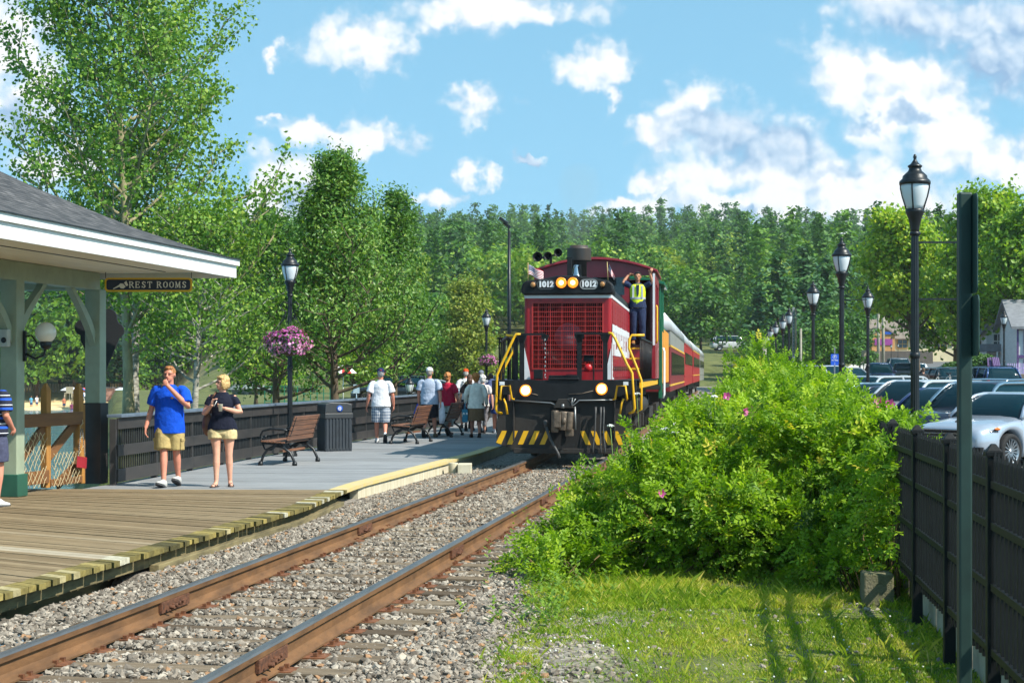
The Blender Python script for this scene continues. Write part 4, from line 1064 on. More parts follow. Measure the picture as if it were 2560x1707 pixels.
# ---------------------------------------------------------------- second engine and coaches
def along(y):
    x = float(cx(y)); d = (float(cx(y+2))-float(cx(y-2)))/4
    return Vector((x,y,0)), -math.atan(d)
lgreen = M('engine green', (22,104,70), .4, var=.08, vs=3, coat=.2); lorng = M('engine orange yellow', (226,150,40), .5, var=.1, vs=2.5, stretch=(1,1,.3))
silv = M('silver roof', (196,200,204), .4, metal=.3, var=.08, vs=1.5); mar = M('coach maroon', (128,32,40), .4, var=.08); cred = M('coach red', (168,34,40), .45, var=.08)
cgold = M('coach yellow line', (226,178,60), .5); cgrey = M('coach grey', (152,152,146), .45, metal=.2, var=.08)
def engine2():
    p, rz = along(46.6); root = thing('green_engine', 'green and orange diesel engine coupled behind the red locomotive', 'locomotive', p, rz)
    B = lambda n, m, mt, bev=.008, par=None: m.build(n, mt, par or root, bevel=bev)
    m = MB(); m.box((0,1.5,2.15),(2.9,2.9,1.5)); m.box((0,6.2,2.2),(2.9,6.3,1.6)); body = B('body', m, lorng)
    m = MB()
    for s in (-1,1):
        for y in (.1,1.5,2.9): m.box((s*1.4,y,3.55),(.14,.14,1.35))
    m.box((0,.08,3.1),(2.8,.1,.4)); m.box((0,2.9,3.5),(2.8,.1,1.3)); m.box((1.46,.05,2.1),(.1,.2,2.2)); m.box((0,6.3,3.05),(2.7,6.2,.2)); m.box((1.452,.5,2.95),(.02,.9,.5)); B('cab_frame', m, lgreen)
    m = MB(); xs = [-1.58+.3*k for k in range(11)]+[1.58]
    m.loft([[(x,y,4.2+.2*(1-(x/1.6)**2)) for x in xs]+[(x,y,4.12+.2*(1-(x/1.6)**2)) for x in xs[::-1]] for y in (-.2,3.1)], 0, smooth=False); B('roof', m, lgreen)
    m = MB(); m.box((0,.1,3.65),(2.6,.02,.95)); m.box((1.4,.8,3.65),(.02,1.2,.95)); m.box((1.4,2.2,3.65),(.02,1.2,.95)); B('window', m, winm, 0)
    m = MB(); m.box((0,4.7,1.3),(2.95,9.6,.12)); m.box((0,4.7,.9),(1.4,9,.7)); B('underframe', m, grime)
    m = MB()
    for y in (.3,.9): m.tube([(1.52,y,1.0),(1.55,y,1.1),(1.55,y,2.3),(1.52,y,2.4)], .025, 6)
    B('grab_rail', m, wht, 0)
    m = MB(); m.lathe([(.0,0),(.24,0),(.22,.06),(0,.08)], (1.1,-.0,3.5), 16, R=Matrix.Rotation(PI/2,3,'X')); B('round_window', m, wht, 0)
    for y in (1.6,7.4):
        m = MB()
        for w in (-1,1):
            for s in (-1,1): m.lathe([(0,-.06),(.5,-.06),(.5,.06),(0,.06)], (s*.76,y+w,.5), 18, R=Matrix.Rotation(PI/2,3,'Y'))
        m.box((0,y,.6),(2.3,2.8,.3)); B('truck', m, grime)
engine2()
def coach(ya, yb, label, side, band, roofm, stripe, tall=4.05, winrow=True, yl=3.13, upper=None, wz=2.42, wh=.58):
    L_ = yb-ya-.8; p, rz = along((ya+yb)/2); root = thing('passenger_coach', label, 'train coach', p, rz, 'coaches behind the engines')
    m = MB(); m.box((0,0,(1.05+yl)/2),(2.96,L_,yl-1.05)); m.build('body', side, root, bevel=.03)
    if upper: m = MB(); m.box((0,0,(yl+3.2)/2),(2.95,L_,3.2-yl)); m.build('upper_side', upper, root)
    prof = [(-1.5,3.15),(-1.47,3.45),(-1.3,3.72),(-.95,3.92),(-.4,tall),(.4,tall),(.95,3.92),(1.3,3.72),(1.47,3.45),(1.5,3.15)]
    m = MB(); m.loft([[(x,y,z) for x, z in prof] for y in (-L_/2-.1,L_/2+.1)], 0, smooth=True); m.build('roof', roofm, root)
    m = MB(); m.box((0,0,yl),(3.0,L_,.07)); m.box((0,0,1.28 if upper else 1.55),(2.99,L_,.06)); m.build('yellow_line', stripe, root)
    m = MB(); m.box((0,0,wz),(2.975,L_-1.2,wh+.17)); m.build('window_band', band, root)
    m = MB(); m.box((0,0,.85),(2.2,L_*.9,.4)); m.build('underframe', grime, root)
    if winrow:
        w = MB(); w.box((1.497,0,wz),(.03,.62,wh)); w0 = None; n = int((L_-2)/1.15)
        for k in range(n):
            y = -L_/2+1.3+k*(L_-2.6)/max(n-1,1)
            if w0 is None: o = w0 = w.build('window', cwin, root)
            else: o = w0.copy(); COL.objects.link(o); o.parent = root
            o.location = (0,y,0)
    for y in (-L_/2+2.8,L_/2-2.8):
        m = MB(); m.box((0,y,.6),(2.2,3,.3))
        for w in (-1,1):
            for s in (-1,1): m.lathe([(0,-.06),(.46,-.06),(.46,.06),(0,.06)], (s*.76,y+w,.46), 14, R=Matrix.Rotation(PI/2,3,'Y'))
        m.build('truck', grime, root)
    m = MB()
    for k in range(4):
        y = -L_/2+2+k*(L_-4)/3; m.box((0,y,tall+.08),(.5,.8,.3))
    m.build('roof_vent', roofm, root, bevel=.05)
coach(56.8,81,'maroon coach with silver roof, yellow line and dark windows right behind the green engine', mar, mar, silv, cgold, 4.15, yl=2.62, upper=cgrey, wz=2.02, wh=.8)
coach(81.2,107,'bright red coach with silver roof second behind the engines', cred, cred, silv, cred, 4.0)
coach(107.2,133,'red coach with pale clerestory roof third behind the engines', cred, mar, silv, cgold, 3.95)
coach(133.2,158,'silver grey coach at the far tail of the train', cgrey, cgrey, silv, cgrey, 4.0)
# thin exhaust above the stack
sm, nt, b = newmat('exhaust smoke'); nt.nodes.remove(b); L = nt.links
pv = nd(nt,'ShaderNodeVolumePrincipled'); pv.inputs['Color'].default_value = (.62,.68,.62,1); pv.inputs['Density'].default_value = .16
L.new(pv.outputs[0], nt.nodes['Material Output'].inputs['Volume'])
m = MB(); m.lathe([(.1,4.46),(.24,4.7),(.34,5.0),(.42,5.4),(.48,5.8),(.4,6.1),(.15,6.25)], (0,0,0), 18)
p = LM @ Vector((0,4.0,0)); o = m.build('exhaust_smoke', sm, None, loc=p); tag(o,'faint exhaust haze rising from the locomotive stack', kind='stuff')
# ---------------------------------------------------------------- people
skin_m = {'fair':M('skin fair', (226,168,142), .55, var=.06, vs=9, spec=.35), 'tan':M('skin tan', (192,134,104), .55, var=.06, vs=9, spec=.35), 'pink':M('skin ruddy', (218,146,122), .55, var=.06, vs=9, spec=.35)}
eyem = M('eye', (40,34,32), .2, var=0); lipm = M('lips', (166,88,84), .5, var=0)
def cloth(name, c, c2=None, bump=.25, rough=.85, vs=14): return M(name, c, rough, var=.07, vs=vs, bump=bump, bs=30, col2=c2, spec=.2)
def remesh(o, vox, sm=4, disp=0, fac=.5, dsc=.12):
    r = o.modifiers.new('union','REMESH'); r.mode = 'VOXEL'; r.voxel_size = vox; r.use_smooth_shade = True
    s = o.modifiers.new('smooth','SMOOTH'); s.iterations = sm; s.factor = fac
    if disp:
        t = bpy.data.textures.get('folds%.2f' % dsc) or bpy.data.textures.new('folds%.2f' % dsc,'CLOUDS'); t.noise_scale = dsc; t.noise_depth = 2
        d = o.modifiers.new('folds','DISPLACE'); d.texture = t; d.strength = disp; d.mid_level = .5; d.texture_coords = 'GLOBAL'
    return o
def ell(rings, n=18):   # rings: (cx,cy,z,rx,ry)
    out = []
    for (a,b_,z,rx,ry) in rings:
        out.append([(a+rx*math.cos(2*PI*k/n)*(1 if abs(math.cos(2*PI*k/n))<.99 else 1), b_+ry*math.sin(2*PI*k/n), z) for k in range(n)])
    return out
def hand(m, wrist, d, side, curl=.5, palm_n=None, s=1.0):
    # d: direction of the hand; palm_n: palm normal; fingers bend towards the palm normal
    w = Vector(wrist); d = Vector(d).normalized(); pn = Vector(palm_n) if palm_n else Vector((-side,0,0))
    pn = (pn-d*pn.dot(d)).normalized(); lat = d.cross(pn)*side     # towards the thumb
    if palm_n is None: pass
    R = Matrix((lat, pn, d)).transposed()
    m.sphere(w+d*.05*s, (.041*s,.017*s,.056*s), 12, 8, R=R)
    for k, (o_, L_) in enumerate(((.028,.072),(.0095,.08),(-.0095,.074),(-.027,.058))):
        p = w+d*.088*s+lat*o_*s; pts = [p-d*.02*s]; dd = d.copy()
        for seg, f in enumerate((.45,.32,.26)):
            ang = curl*(.7+.25*seg); dd = (dd*math.cos(ang)+pn*math.sin(ang)).normalized()
            pts.append(pts[-1]+dd*L_*f*1.25*s)
        m.tube(pts, [.0098*s,.0095*s,.0088*s,.0078*s], 8)
    p = w+d*.03*s+lat*.03*s; t1 = (d*.6+lat*.75+pn*.25).normalized(); t2 = (d*.85+lat*.25+pn*.45).normalized()
    m.tube([p-t1*.015*s, p+t1*.03*s, p+t1*.03*s+t2*.032*s], [.012*s,.011*s,.009*s], 8)
DEF = dict(el=(.245,.03,1.14), wl=(.265,-.04,.89), er=(-.245,.03,1.14), wr=(-.265,-.04,.89),
           kl=(.105,-.02,.5), al=(.11,.03,.085), kr=(-.105,-.02,.5), ar=(-.11,.03,.085), head=0, tilt=0, hl=None, hr=None, pl=None, pr=None, cl=.45, cr=.45, fl=0, fr=0, tl=0, trr=0)
def person(label, loc, rz, Ht, pose=None, skin='fair', bulk=1.0, hair=('short',(120,90,60)), top=None, bottom=None, shoes=(230,230,230), extra=None, hips=1.0, belly=0, vox=.0075, sit=None):
    P = dict(DEF); P.update(pose or {}); sc = Ht/1.75
    root = thing('person', label, 'person', loc, rz); root.scale = (sc,sc,sc)
    V3 = Vector; sm = skin_m[skin]; vox = vox
    sl, sr = V3((.185*bulk,.01,1.425)), V3((-.185*bulk,.01,1.425))
    hl, hr_ = V3((.095*hips,.0,.93)), V3((-.095*hips,0,.93))
    EL, WL, ER, WR, KL, AL, KR, AR = [V3(P[k]) for k in ('el','wl','er','wr','kl','al','kr','ar')]
    hz = Matrix.Translation((0,.005,1.5)) @ Matrix.Rotation(P['head'],4,'Z') @ Matrix.Rotation(P['tilt'],4,'X') @ Matrix.Translation((0,-.005,-1.5))
    hR = hz.to_3x3()
    hp_ = lambda x,y,z: hz @ V3((x,y,z))
    b = MB()
    b.loft(ell([(0,0,.84,.10*hips,.08),(0,0,.88,.150*hips,.105),(0,.005,.95,.172*hips,.118),(0,0,1.04,.152*bulk,.105+belly*.4),(0,-belly*.3,1.14,.15*bulk,.105+belly*.5),(0,-belly*.2,1.24,.165*bulk,.112+belly*.3),(0,0,1.34,.172*bulk,.110),(0,.005,1.41,.150*bulk,.088),(0,.01,1.475,.085,.066)]))
    b.tube([(0,.015,1.43),(0,.012,1.5),hp_(0,.008,1.57)], [.066,.056,.056], 12)
    b.sphere(hp_(0,.008,1.655), (.077,.096,.098), 18, 12, R=hR); b.sphere(hp_(0,-.018,1.595), (.059,.072,.072), 16, 10, R=hR); b.sphere(hp_(0,-.058,1.557), (.03,.03,.024), 12, 8, R=hR)
    b.tube([hp_(0,-.082,1.655),hp_(0,-.107,1.615),hp_(0,-.085,1.606)], [.011,.0165,.012], 8)
    b.sphere(hp_(.03,-.072,1.668),(.026,.018,.010),10,6,R=hR); b.sphere(hp_(-.03,-.072,1.668),(.026,.018,.010),10,6,R=hR)
    for s in (-1,1): b.sphere(hp_(s*.079,.012,1.632),(.011,.02,.031),8,8,R=hR)
    for s, S, E, W_, hd, pn, cu in ((1,sl,EL,WL,P['hl'],P['pl'],P['cl']),(-1,sr,ER,WR,P['hr'],P['pr'],P['cr'])):
        q = S.lerp(E,.5); f1 = E.lerp(W_,.3)
        b.tube([S+(S-E)*.05, S, q, E, f1, W_, W_+(W_-E).normalized()*.03], [.036*bulk,.048*bulk,.05*bulk,.042,.043,.029,.027], 12)
        hand(b, W_+(W_-E).normalized()*.01, hd or (W_-E), s, cu, pn)
    for s, Hh, K, A_, ft in ((1,hl,KL,AL,P['fl']),(-1,hr_,KR,AR,P['fr'])):
        b.tube([Hh, Hh.lerp(K,.3), Hh.lerp(K,.75), K, K.lerp(A_,.3), K.lerp(A_,.7), A_], [.088*hips,.086*hips,.062,.054,.056,.041,.034], 14)
        tp = P['tl'] if s > 0 else P['trr']
        fd = V3((math.sin(ft)*s,-math.cos(ft),-math.tan(tp))).normalized()
        b.tube([A_+V3((0,0,.02)), A_+V3((0,0,-.035))+fd*.02, A_+V3((0,0,-.055))+fd*.10, A_+V3((0,0,-.064))+fd*.17], [.034,.036,.034,.02], 10)
    body = b.build('body', sm, root); remesh(body, vox, 3)
    for s in (-1,1):
        m = MB(); m.sphere(hp_(s*.03,-.083,1.648),(.0105,.006,.0065),10,6,R=hR); m.build('eye', eyem, root)
    m = MB(); m.sphere(hp_(0,-.090,1.580),(.024,.007,.006),10,6,R=hR); m.build('mouth', lipm, root)
    # hair or cap
    kind, hc = hair[0], hair[1]; hm = M('hair', hc, .6, var=.25, vs=40, stretch=(1,1,.2), bump=.5, bs=80)
    h = MB()
    if kind in ('short','cap','crop'):
        h.sphere(hp_(0,.022,1.678),(.084,.096,.088),18,12,R=hR)
        if kind != 'crop': h.sphere(hp_(0,.045,1.63),(.076,.07,.075),16,10,R=hR)
        if kind == 'short': h.sphere(hp_(0,-.03,1.735),(.065,.055,.03),14,8,R=hR)
    elif kind == 'bob':
        h.sphere(hp_(0,.025,1.685),(.094,.10,.09),18,12,R=hR); h.sphere(hp_(0,.05,1.62),(.098,.078,.10),16,10,R=hR); h.sphere(hp_(.068,.0,1.62),(.032,.06,.085),12,8,R=hR); h.sphere(hp_(-.068,.0,1.62),(.032,.06,.085),12,8,R=hR); h.sphere(hp_(.02,-.05,1.725),(.07,.045,.03),12,8,R=hR)
    elif kind == 'curly':
        rr_ = random.Random(5)
        h.sphere(hp_(0,.03,1.675),(.098,.104,.1),18,12,R=hR); h.sphere(hp_(0,.06,1.61),(.085,.07,.085),16,10,R=hR)
        for k in range(26):
            a = rr_.uniform(0,2*PI); e = rr_.uniform(-.3,1.3); d = V3((math.cos(a)*math.cos(e), math.sin(a)*math.cos(e), math.sin(e)))
            if d.y < -.4 and d.z < .5: continue
            h.sphere(hp_(d.x*.092,.03+d.y*.1,1.672+d.z*.095), .026, 8, 6)
    elif kind == 'long':
        h.sphere(hp_(0,.025,1.685),(.09,.1,.09),18,12,R=hR); h.tube([hp_(0,.06,1.68),hp_(0,.085,1.56),hp_(0,.09,1.42)],[.08,.09,.05],12)
    ho = h.build('hair', hm, root); remesh(ho, .008, 1, .022, dsc=.028)
    if kind == 'cap':
        c = MB(); cm = cloth('cap cloth', hair[2]); 
        c.loft([[hp_(.089*math.cos(t*PI/10)*r, .012+.103*math.sin(t*PI/10)*r, z) for t in range(20)] for r, z in ((1,1.672),(1.0,1.70),(.93,1.735),(.75,1.762),(.45,1.778),(.1,1.782))], cap=True)
        c.loft([[hp_(x, y, 1.683-.02*(abs(x)/.08)**2+dz) for x, y in ((-.08,-.06),(-.075,-.12),(-.045,-.165),(0,-.18),(.045,-.165),(.075,-.12),(.08,-.06))] for dz in (0,.007)], cap=True)
        cp = c.build('cap', cm, root)
        if len(hair) > 3:
            k = MB(); k.sphere(hp_(0,.106,1.725),(.03,.012,.018),10,8,R=hR); k.build('cap_emblem', cloth('cap emblem', hair[3]), cp)
    # top
    if top:
        tc_, kind, sleeve, hem = top[0], top[1], top[2], top[3]
        tm = tc_ if not isinstance(tc_, tuple) else cloth('shirt cloth', tc_)
        t = MB(); k = 1.09; lo = top[4] if len(top) > 4 else 1.0
        hx = max(.19*bulk, (.095+.104*(bottom[3] if bottom and len(bottom) > 3 else 1.0))*hips+.010)/lo if bottom else .19*bulk
        rings = [(0,0,hem,hx*lo,.152+belly*.5),(0,0,hem+.1,(hx*.6+.18*bulk*.4)*lo,.146+belly*.55),(0,-belly*.3,1.12,.178*bulk*lo,.128+belly*.6),(0,-belly*.2,1.24,.186*bulk,.134+belly*.35),(0,0,1.34,.192*bulk,.130),(0,.005,1.405,.172*bulk,.108),(0,.01,1.452,.118,.088),(0,.012,1.492,.072 if kind != 'vneck' else .085,.068)]
        if hem > 1.0: rings = [r for r in rings if r[2] >= hem]
        t.loft(ell(rings, 24))
        for S, E, W_ in ((sl,EL,WL),(sr,ER,WR)):
            if sleeve == 'short':
                e = S.lerp(E,.72); t.tube([V3((S.x*.62,S.y,S.z-.012)), V3((S.x*.92,S.y,S.z-.022)), S.lerp(E,.18), S.lerp(E,.45), e, S.lerp(E,.8)], [.06*bulk,.070*bulk,.072*bulk,.076*bulk,.081*bulk,.080*bulk], 14)
            elif sleeve == 'cap':
                t.tube([V3((S.x*.62,S.y,S.z-.012)), V3((S.x*.92,S.y,S.z-.02)), S.lerp(E,.2), S.lerp(E,.52)], [.055*bulk,.067*bulk,.070*bulk,.072*bulk], 14)
            elif sleeve == 'long':
                t.tube([V3((S.x*.62,S.y,S.z-.012)), V3((S.x*.92,S.y,S.z-.02)), S.lerp(E,.4), E, E.lerp(W_,.5), W_+(E-W_)*.06], [.048*bulk,.06*bulk,.068*bulk,.06,.055,.046], 14)
        to = t.build('shirt' if kind != 'cardigan' else 'cardigan', tm, root); remesh(to, .009, 5, .02, dsc=.11)
    if bottom:
        bc, kind, ln = bottom[0], bottom[1], bottom[2]
        bmat = bc if not isinstance(bc, tuple) else cloth('bottom cloth', bc, vs=20)
        wd = bottom[3] if len(bottom) > 3 else 1.0
        t = MB()
        t.loft(ell([(0,0,.80,.12*hips,.1),(0,0,.84,.168*hips*wd,.126),(0,.004,.92,.188*hips,.134),(0,0,1.0,.172*max(bulk*.98,hips*.95),.122+belly*.4),(0,0,1.04,.166*max(bulk,hips*.93),.116+belly*.45)]))
        for Hh, K, A_ in ((hl,KL,AL),(hr_,KR,AR)):
            if ln <= 1: e = Hh.lerp(K, ln); pts = [Hh+V3((0,0,.02)), Hh.lerp(K,.4*ln), e]; rad = [.10*hips,.104*hips*wd,(.098-.016*ln)*wd*hips+.012*wd]
            else: e = K.lerp(A_, ln-1); pts = [Hh+V3((0,0,.02)), Hh.lerp(K,.4), K, e]; rad = [.10*hips,.1*hips*wd,.08*wd,.072*wd]
            t.tube(pts, rad, 16)
        if kind == 'skirt': t.loft(ell([(0,.0,.94-.5*ln,.21*hips*wd,.17),(0,0,.7,.2*hips,.155),(0,0,.9,.185*hips,.135)]))
        to = t.build('skirt' if kind == 'skirt' else ('trousers' if ln > 1.3 else 'shorts'), bmat, root); remesh(to, .009, 4, .018, dsc=.1)
    # shoes
    if shoes:
        shm = shoes[1] if isinstance(shoes[0], str) else cloth('shoe', shoes, bump=.1)
        sandal = isinstance(shoes[0], str)
        for s, A_, ft, tp in ((1,AL,P['fl'],P['tl']),(-1,AR,P['fr'],P['trr'])):
            R = Matrix.Rotation(ft*s,3,'Z') @ Matrix.Rotation(tp,3,'X'); m = MB()
            f = lambda x,y,z: A_+R @ V3((x,y,z))
            if sandal:
                m.loft([[f(x*w,y,z) for x,z in ((-1,-.085),(1,-.085),(1,-.068),(-1,-.068))] for w,y in ((.028,.06),(.035,.0),(.036,-.08),(.044,-.14),(.038,-.185),(.015,-.205))], smooth=False)
                m.tube([f(-.04,-.11,-.06),f(0,-.13,-.028),f(.04,-.11,-.06)],.009,6); m.tube([f(-.036,-.03,-.06),f(0,-.03,-.01),f(.036,-.03,-.06)],.008,6)
                m.build('sandal', shm, root)
            else:
                def ring(y, w, h0, h1): return [f(w*math.cos(a), y, (h0+h1)/2+(h1-h0)/2*math.sin(a)) for a in [2*PI*k/12 for k in range(12)]]
                m.loft([ring(.075,.02,-.08,-.02),ring(.06,.036,-.085,.03),(ring(.0,.042,-.085,.045)),ring(-.05,.044,-.085,.02),ring(-.1,.05,-.085,-.015),ring(-.15,.05,-.085,-.03),ring(-.19,.04,-.082,-.04),ring(-.212,.015,-.078,-.055)])
                so_ = m.build('shoe', shm, root)
                m = MB(); m.loft([[f(x*w,y,z) for x,z in ((-1,-.096),(1,-.096),(1,-.07),(-1,-.07))] for w,y in ((.03,.082),(.045,.0),(.053,-.1),(.05,-.17),(.02,-.216))], smooth=False); m.build('sole', M('shoe sole',(64,66,70) if shoes[0] > 150 else (40,40,42),.7,var=.1), so_)
    return root
navyc = (30,34,54); khaki = cloth('khaki cotton', (188,166,112)); royal = cloth('royal blue cotton', (16,84,214), bump=.3)
# 1 man in blue
g = gr(424,1216)
p1 = person('man in royal blue T-shirt and khaki cargo shorts, hand raised to his mouth', g, -.1, 1.79,
    dict(el=(.305,-.10,1.17), wl=(.045,-.235,1.475), hl=(-.55,.25,.75), pl=(-.2,1,.1), cl=.95, er=(-.285,.05,1.14), wr=(-.335,-.06,.88), hr=(-.1,-.1,-1), pr=(1,.2,0), cr=.45,
         kl=(.105,.0,.5), al=(.095,.12,.12), tl=-.35, kr=(-.06,-.09,.51), ar=(-.035,-.17,.085), trr=-.30, head=-.05, tilt=.06, fr=.1), 'pink', 1.12, ('short',(168,112,64)), (royal,'tee','short',.78,1.08), (khaki,'shorts',.92,1.2), (210,210,206), belly=.02, vox=.0065)
for s in (-1,1):
    m = MB(); m.box((s*.195,-.02,.62),(.03,.14,.16)); m.box((s*.205,-.02,.69),(.035,.15,.05)); m.build('cargo_pocket', khaki, p1, bevel=.01)
m = MB(); m.sphere((.08,-.138,1.30),(.022,.008,.014),10,6); m.build('shirt_badge', M('badge orange',(226,150,60),.5), p1)
m = MB()
for s in (-1,1): m.tube([(s*.012,-.104,1.655),(s*.02,-.098,1.664),(s*.048,-.086,1.662),(s*.052,-.084,1.645),(s*.03,-.095,1.636),(s*.012,-.104,1.655)],.002,5); m.tube([(s*.055,-.08,1.655),(s*.08,.0,1.645)],.002,5)
m.build('glasses', ironm, p1)
# 2 woman
g = gr(556,1216)
navyk = cloth('navy jersey', (26,30,48), bump=.3); beige = cloth('beige cotton', (222,200,150))
p2 = person('blonde woman in navy V-neck top and beige shorts holding a paper cup', g, .05, 1.655,
    dict(el=(.285,.0,1.17), wl=(.08,-.2,1.235), hl=(-.9,-.25,.15), pl=(-.1,.4,.9), cl=.7, er=(-.285,-.02,1.15), wr=(-.145,-.22,1.29), hr=(.25,-.2,.9), pr=(.6,-.2,0), cr=.8,
         kl=(.105,.0,.49), al=(.115,.05,.085), kr=(-.085,-.05,.5), ar=(-.085,-.10,.085), head=-.95, fl=.25, fr=.25), 'fair', .93, ('bob',(206,170,112)), (navyk,'vneck','cap',.90,1.02), (beige,'shorts',.40,1.1), ('sandal', M('sandal',(70,60,58),.6)), hips=1.12, vox=.0065)
m = MB(); m.lathe([(.0,-.05),(.026,-.05),(.036,.06),(.039,.062),(.034,.055),(.0,.045)], (.0,-.245,1.245), 16); cup = m.build('cup', M('paper cup',(236,230,206),.6,var=.04), None); 
def attach(o, par, name, label, cat):
    # held things stay top-level: place them with their holder's transform
    bpy.context.view_layer.update(); o.matrix_world = Matrix.Translation(par.location) @ Matrix.Rotation(par.rotation_euler.z,4,'Z') @ Matrix.Diagonal((par.scale[0],)*3+(1,))
    o.name = name; tag(o, label, cat)
attach(cup, p2, 'paper_cup', 'pale paper cup held by the blonde woman in navy', 'cup')
m = MB(); m.tube([(-.10,-.27,1.27),(-.055,-.26,1.36)],.006,6); sp_ = m.build('spoon', whitem, None); attach(sp_, p2, 'spoon', 'small white spoon in the raised hand of the blonde woman', 'spoon')
m = MB(); m.sphere((-.24,.12,.98),(.10,.09,.19),14,10); m.tube([(-.25,.1,1.1),(-.2,.02,1.35),(-.12,-.1,1.45),(-.1,.02,1.5),(-.16,.12,1.35),(-.22,.14,1.1)],.014,6); bg_ = m.build('shoulder_bag', M('brown leather',(110,70,46),.5,var=.2,vs=8), None); attach(bg_, p2, 'shoulder_bag', 'brown shoulder bag slung behind the blonde woman', 'bag')
m = MB()
for s in (-1,1):
    hzz = Matrix.Translation((0,.005,1.5)) @ Matrix.Rotation(-.95,4,'Z') @ Matrix.Translation((0,-.005,-1.5))
    m.tube([hzz @ Vector((s*x,y,z)) for x,y,z in ((.012,-.104,1.655),(.03,-.098,1.667),(.052,-.086,1.655),(.03,-.095,1.64),(.012,-.104,1.655))],.0025,5); m.tube([hzz @ Vector((s*.055,-.08,1.655)), hzz @ Vector((s*.082,.01,1.645))],.0025,5)
m.build('glasses', ironm, p2)
# striped shirt material
stm, nt, b = newmat('striped blue knit'); L = nt.links
tc = nd(nt,'ShaderNodeTexCoord'); sp = nd(nt,'ShaderNodeSeparateXYZ'); L.new(tc.outputs['Object'], sp.inputs[0])
w1 = nd(nt,'ShaderNodeMath', operation='MULTIPLY'); w1.inputs[1].default_value = 8.4; L.new(sp.outputs['Z'], w1.inputs[0])
fr = nd(nt,'ShaderNodeMath', operation='FRACT'); L.new(w1.outputs[0], fr.inputs[0])
rp = nd(nt,'ShaderNodeValToRGB'); rp.color_ramp.interpolation = 'CONSTANT'; e = rp.color_ramp.elements
e[0].position = 0; e[0].color = (*lin((24,30,52)),1); e[1].position = .3; e[1].color = (*lin((26,84,196)),1)
for p_, c_ in ((.55,(24,30,52)),(.8,(226,230,236)),(.87,(24,30,52))): x = e.new(p_); x.color = (*lin(c_),1)
L.new(fr.outputs[0], rp.inputs[0]); L.new(rp.outputs[0], b.inputs['Base Color']); b.inputs['Roughness'].default_value = .85
p3 = person('man in blue striped shirt and slate shorts cut off by the left frame edge', (-6.62,21.4,0), PI-.5, 1.76,
    dict(el=(.265,.02,1.15), wl=(.2,-.14,.98), er=(-.265,.03,1.15), wr=(-.2,-.14,1.0)), 'pink', 1.15, ('short',(90,80,70)), (stm,'tee','short',.90,1.06), (cloth('slate cotton',(78,82,108)),'shorts',.85,1.2), (232,232,230), belly=.03)
m = MB(); m.box((.2,.06,.98),(.04,.08,.14)); m.build('phone_pouch', blackm, p3, bevel=.01)
# 4 man in white tee walking away
plaid, nt, b = newmat('blue plaid'); L = nt.links
tc = nd(nt,'ShaderNodeTexCoord'); sp = nd(nt,'ShaderNodeSeparateXYZ'); L.new(tc.outputs['Object'], sp.inputs[0])
def band(sock, sc, th):
    a = nd(nt,'ShaderNodeMath', operation='MULTIPLY'); a.inputs[1].default_value = sc; L.new(sock, a.inputs[0]); f = nd(nt,'ShaderNodeMath', operation='FRACT'); L.new(a.outputs[0], f.inputs[0]); g_ = nd(nt,'ShaderNodeMath', operation='GREATER_THAN'); g_.inputs[1].default_value = th; L.new(f.outputs[0], g_.inputs[0]); return g_.outputs[0]
ad = nd(nt,'ShaderNodeMath', operation='ADD'); L.new(band(sp.outputs['X'],22,.5), ad.inputs[0]); L.new(band(sp.outputs['Z'],14,.6), ad.inputs[1])
rp = nd(nt,'ShaderNodeValToRGB'); rp.color_ramp.elements[0].color = (*lin((84,104,134)),1); rp.color_ramp.elements[1].color = (*lin((196,202,206)),1)
h_ = nd(nt,'ShaderNodeMath', operation='MULTIPLY'); h_.inputs[1].default_value = .5; L.new(ad.outputs[0], h_.inputs[0]); L.new(h_.outputs[0], rp.inputs[0]); L.new(rp.outputs[0], b.inputs['Base Color']); b.inputs['Roughness'].default_value = .85
walkA = dict(kl=(.10,-.09,.5), al=(.10,-.2,.09), tl=-.2, kr=(-.10,-.05,.49), ar=(-.11,.2,.2), trr=.9, el=(.28,.06,1.14), wl=(.30,.08,.88), er=(-.28,.0,1.14), wr=(-.30,-.1,.89))
walkB = dict(kr=(-.10,-.09,.5), ar=(-.10,-.2,.09), trr=-.2, kl=(.10,-.05,.49), al=(.11,.2,.2), tl=.9, er=(-.28,.06,1.14), wr=(-.30,.08,.88), el=(.28,.0,1.14), wl=(.30,-.1,.89))
whitec = cloth('white cotton', (232,234,240), bump=.25)
person('man in white T-shirt, plaid shorts and navy cap walking away', gr(952,1107), PI+.05, 1.79, dict(walkA, wl=(.33,-.05,.88)), 'pink', 1.08, ('cap',(150,150,150),(36,44,90),(150,60,70)), (whitec,'tee','short',.86,1.1), (plaid,'shorts',.98,1.3), (226,228,230))
pA = person('man in grey blue T-shirt, black shorts and white cap behind the second bench', gr(1074,1094), PI-.15, 1.82, walkB, 'pink', 1.14, ('cap',(160,150,140),(238,238,240)), (cloth('grey blue cotton',(176,190,212)),'tee','short',.84,1.12), (cloth('black cotton',(32,34,44)),'shorts',.95,1.2), (120,104,84), belly=.02)
pB = person('red haired woman in crimson T-shirt and pale capri trousers walking away', gr(1120,1089), PI-.5, 1.69, walkA, 'pink', 1.05, ('curly',(190,124,66)), (cloth('crimson cotton',(196,32,66)),'tee','short',.84,1.1), (cloth('pale blue grey cotton',(190,200,198)),'trousers',1.45,1.15), (150,130,120), hips=1.12)
p7 = person('man in white shirt and orange cap with a backpack in the walking group', (-1.42,51.5,0), PI+.1, 1.80, walkA, 'pink', 1.0, ('cap',(200,196,190),(228,84,34)), (whitec,'tee','short',.86), (navyc,'shorts',.95,1.15), (80,70,60))
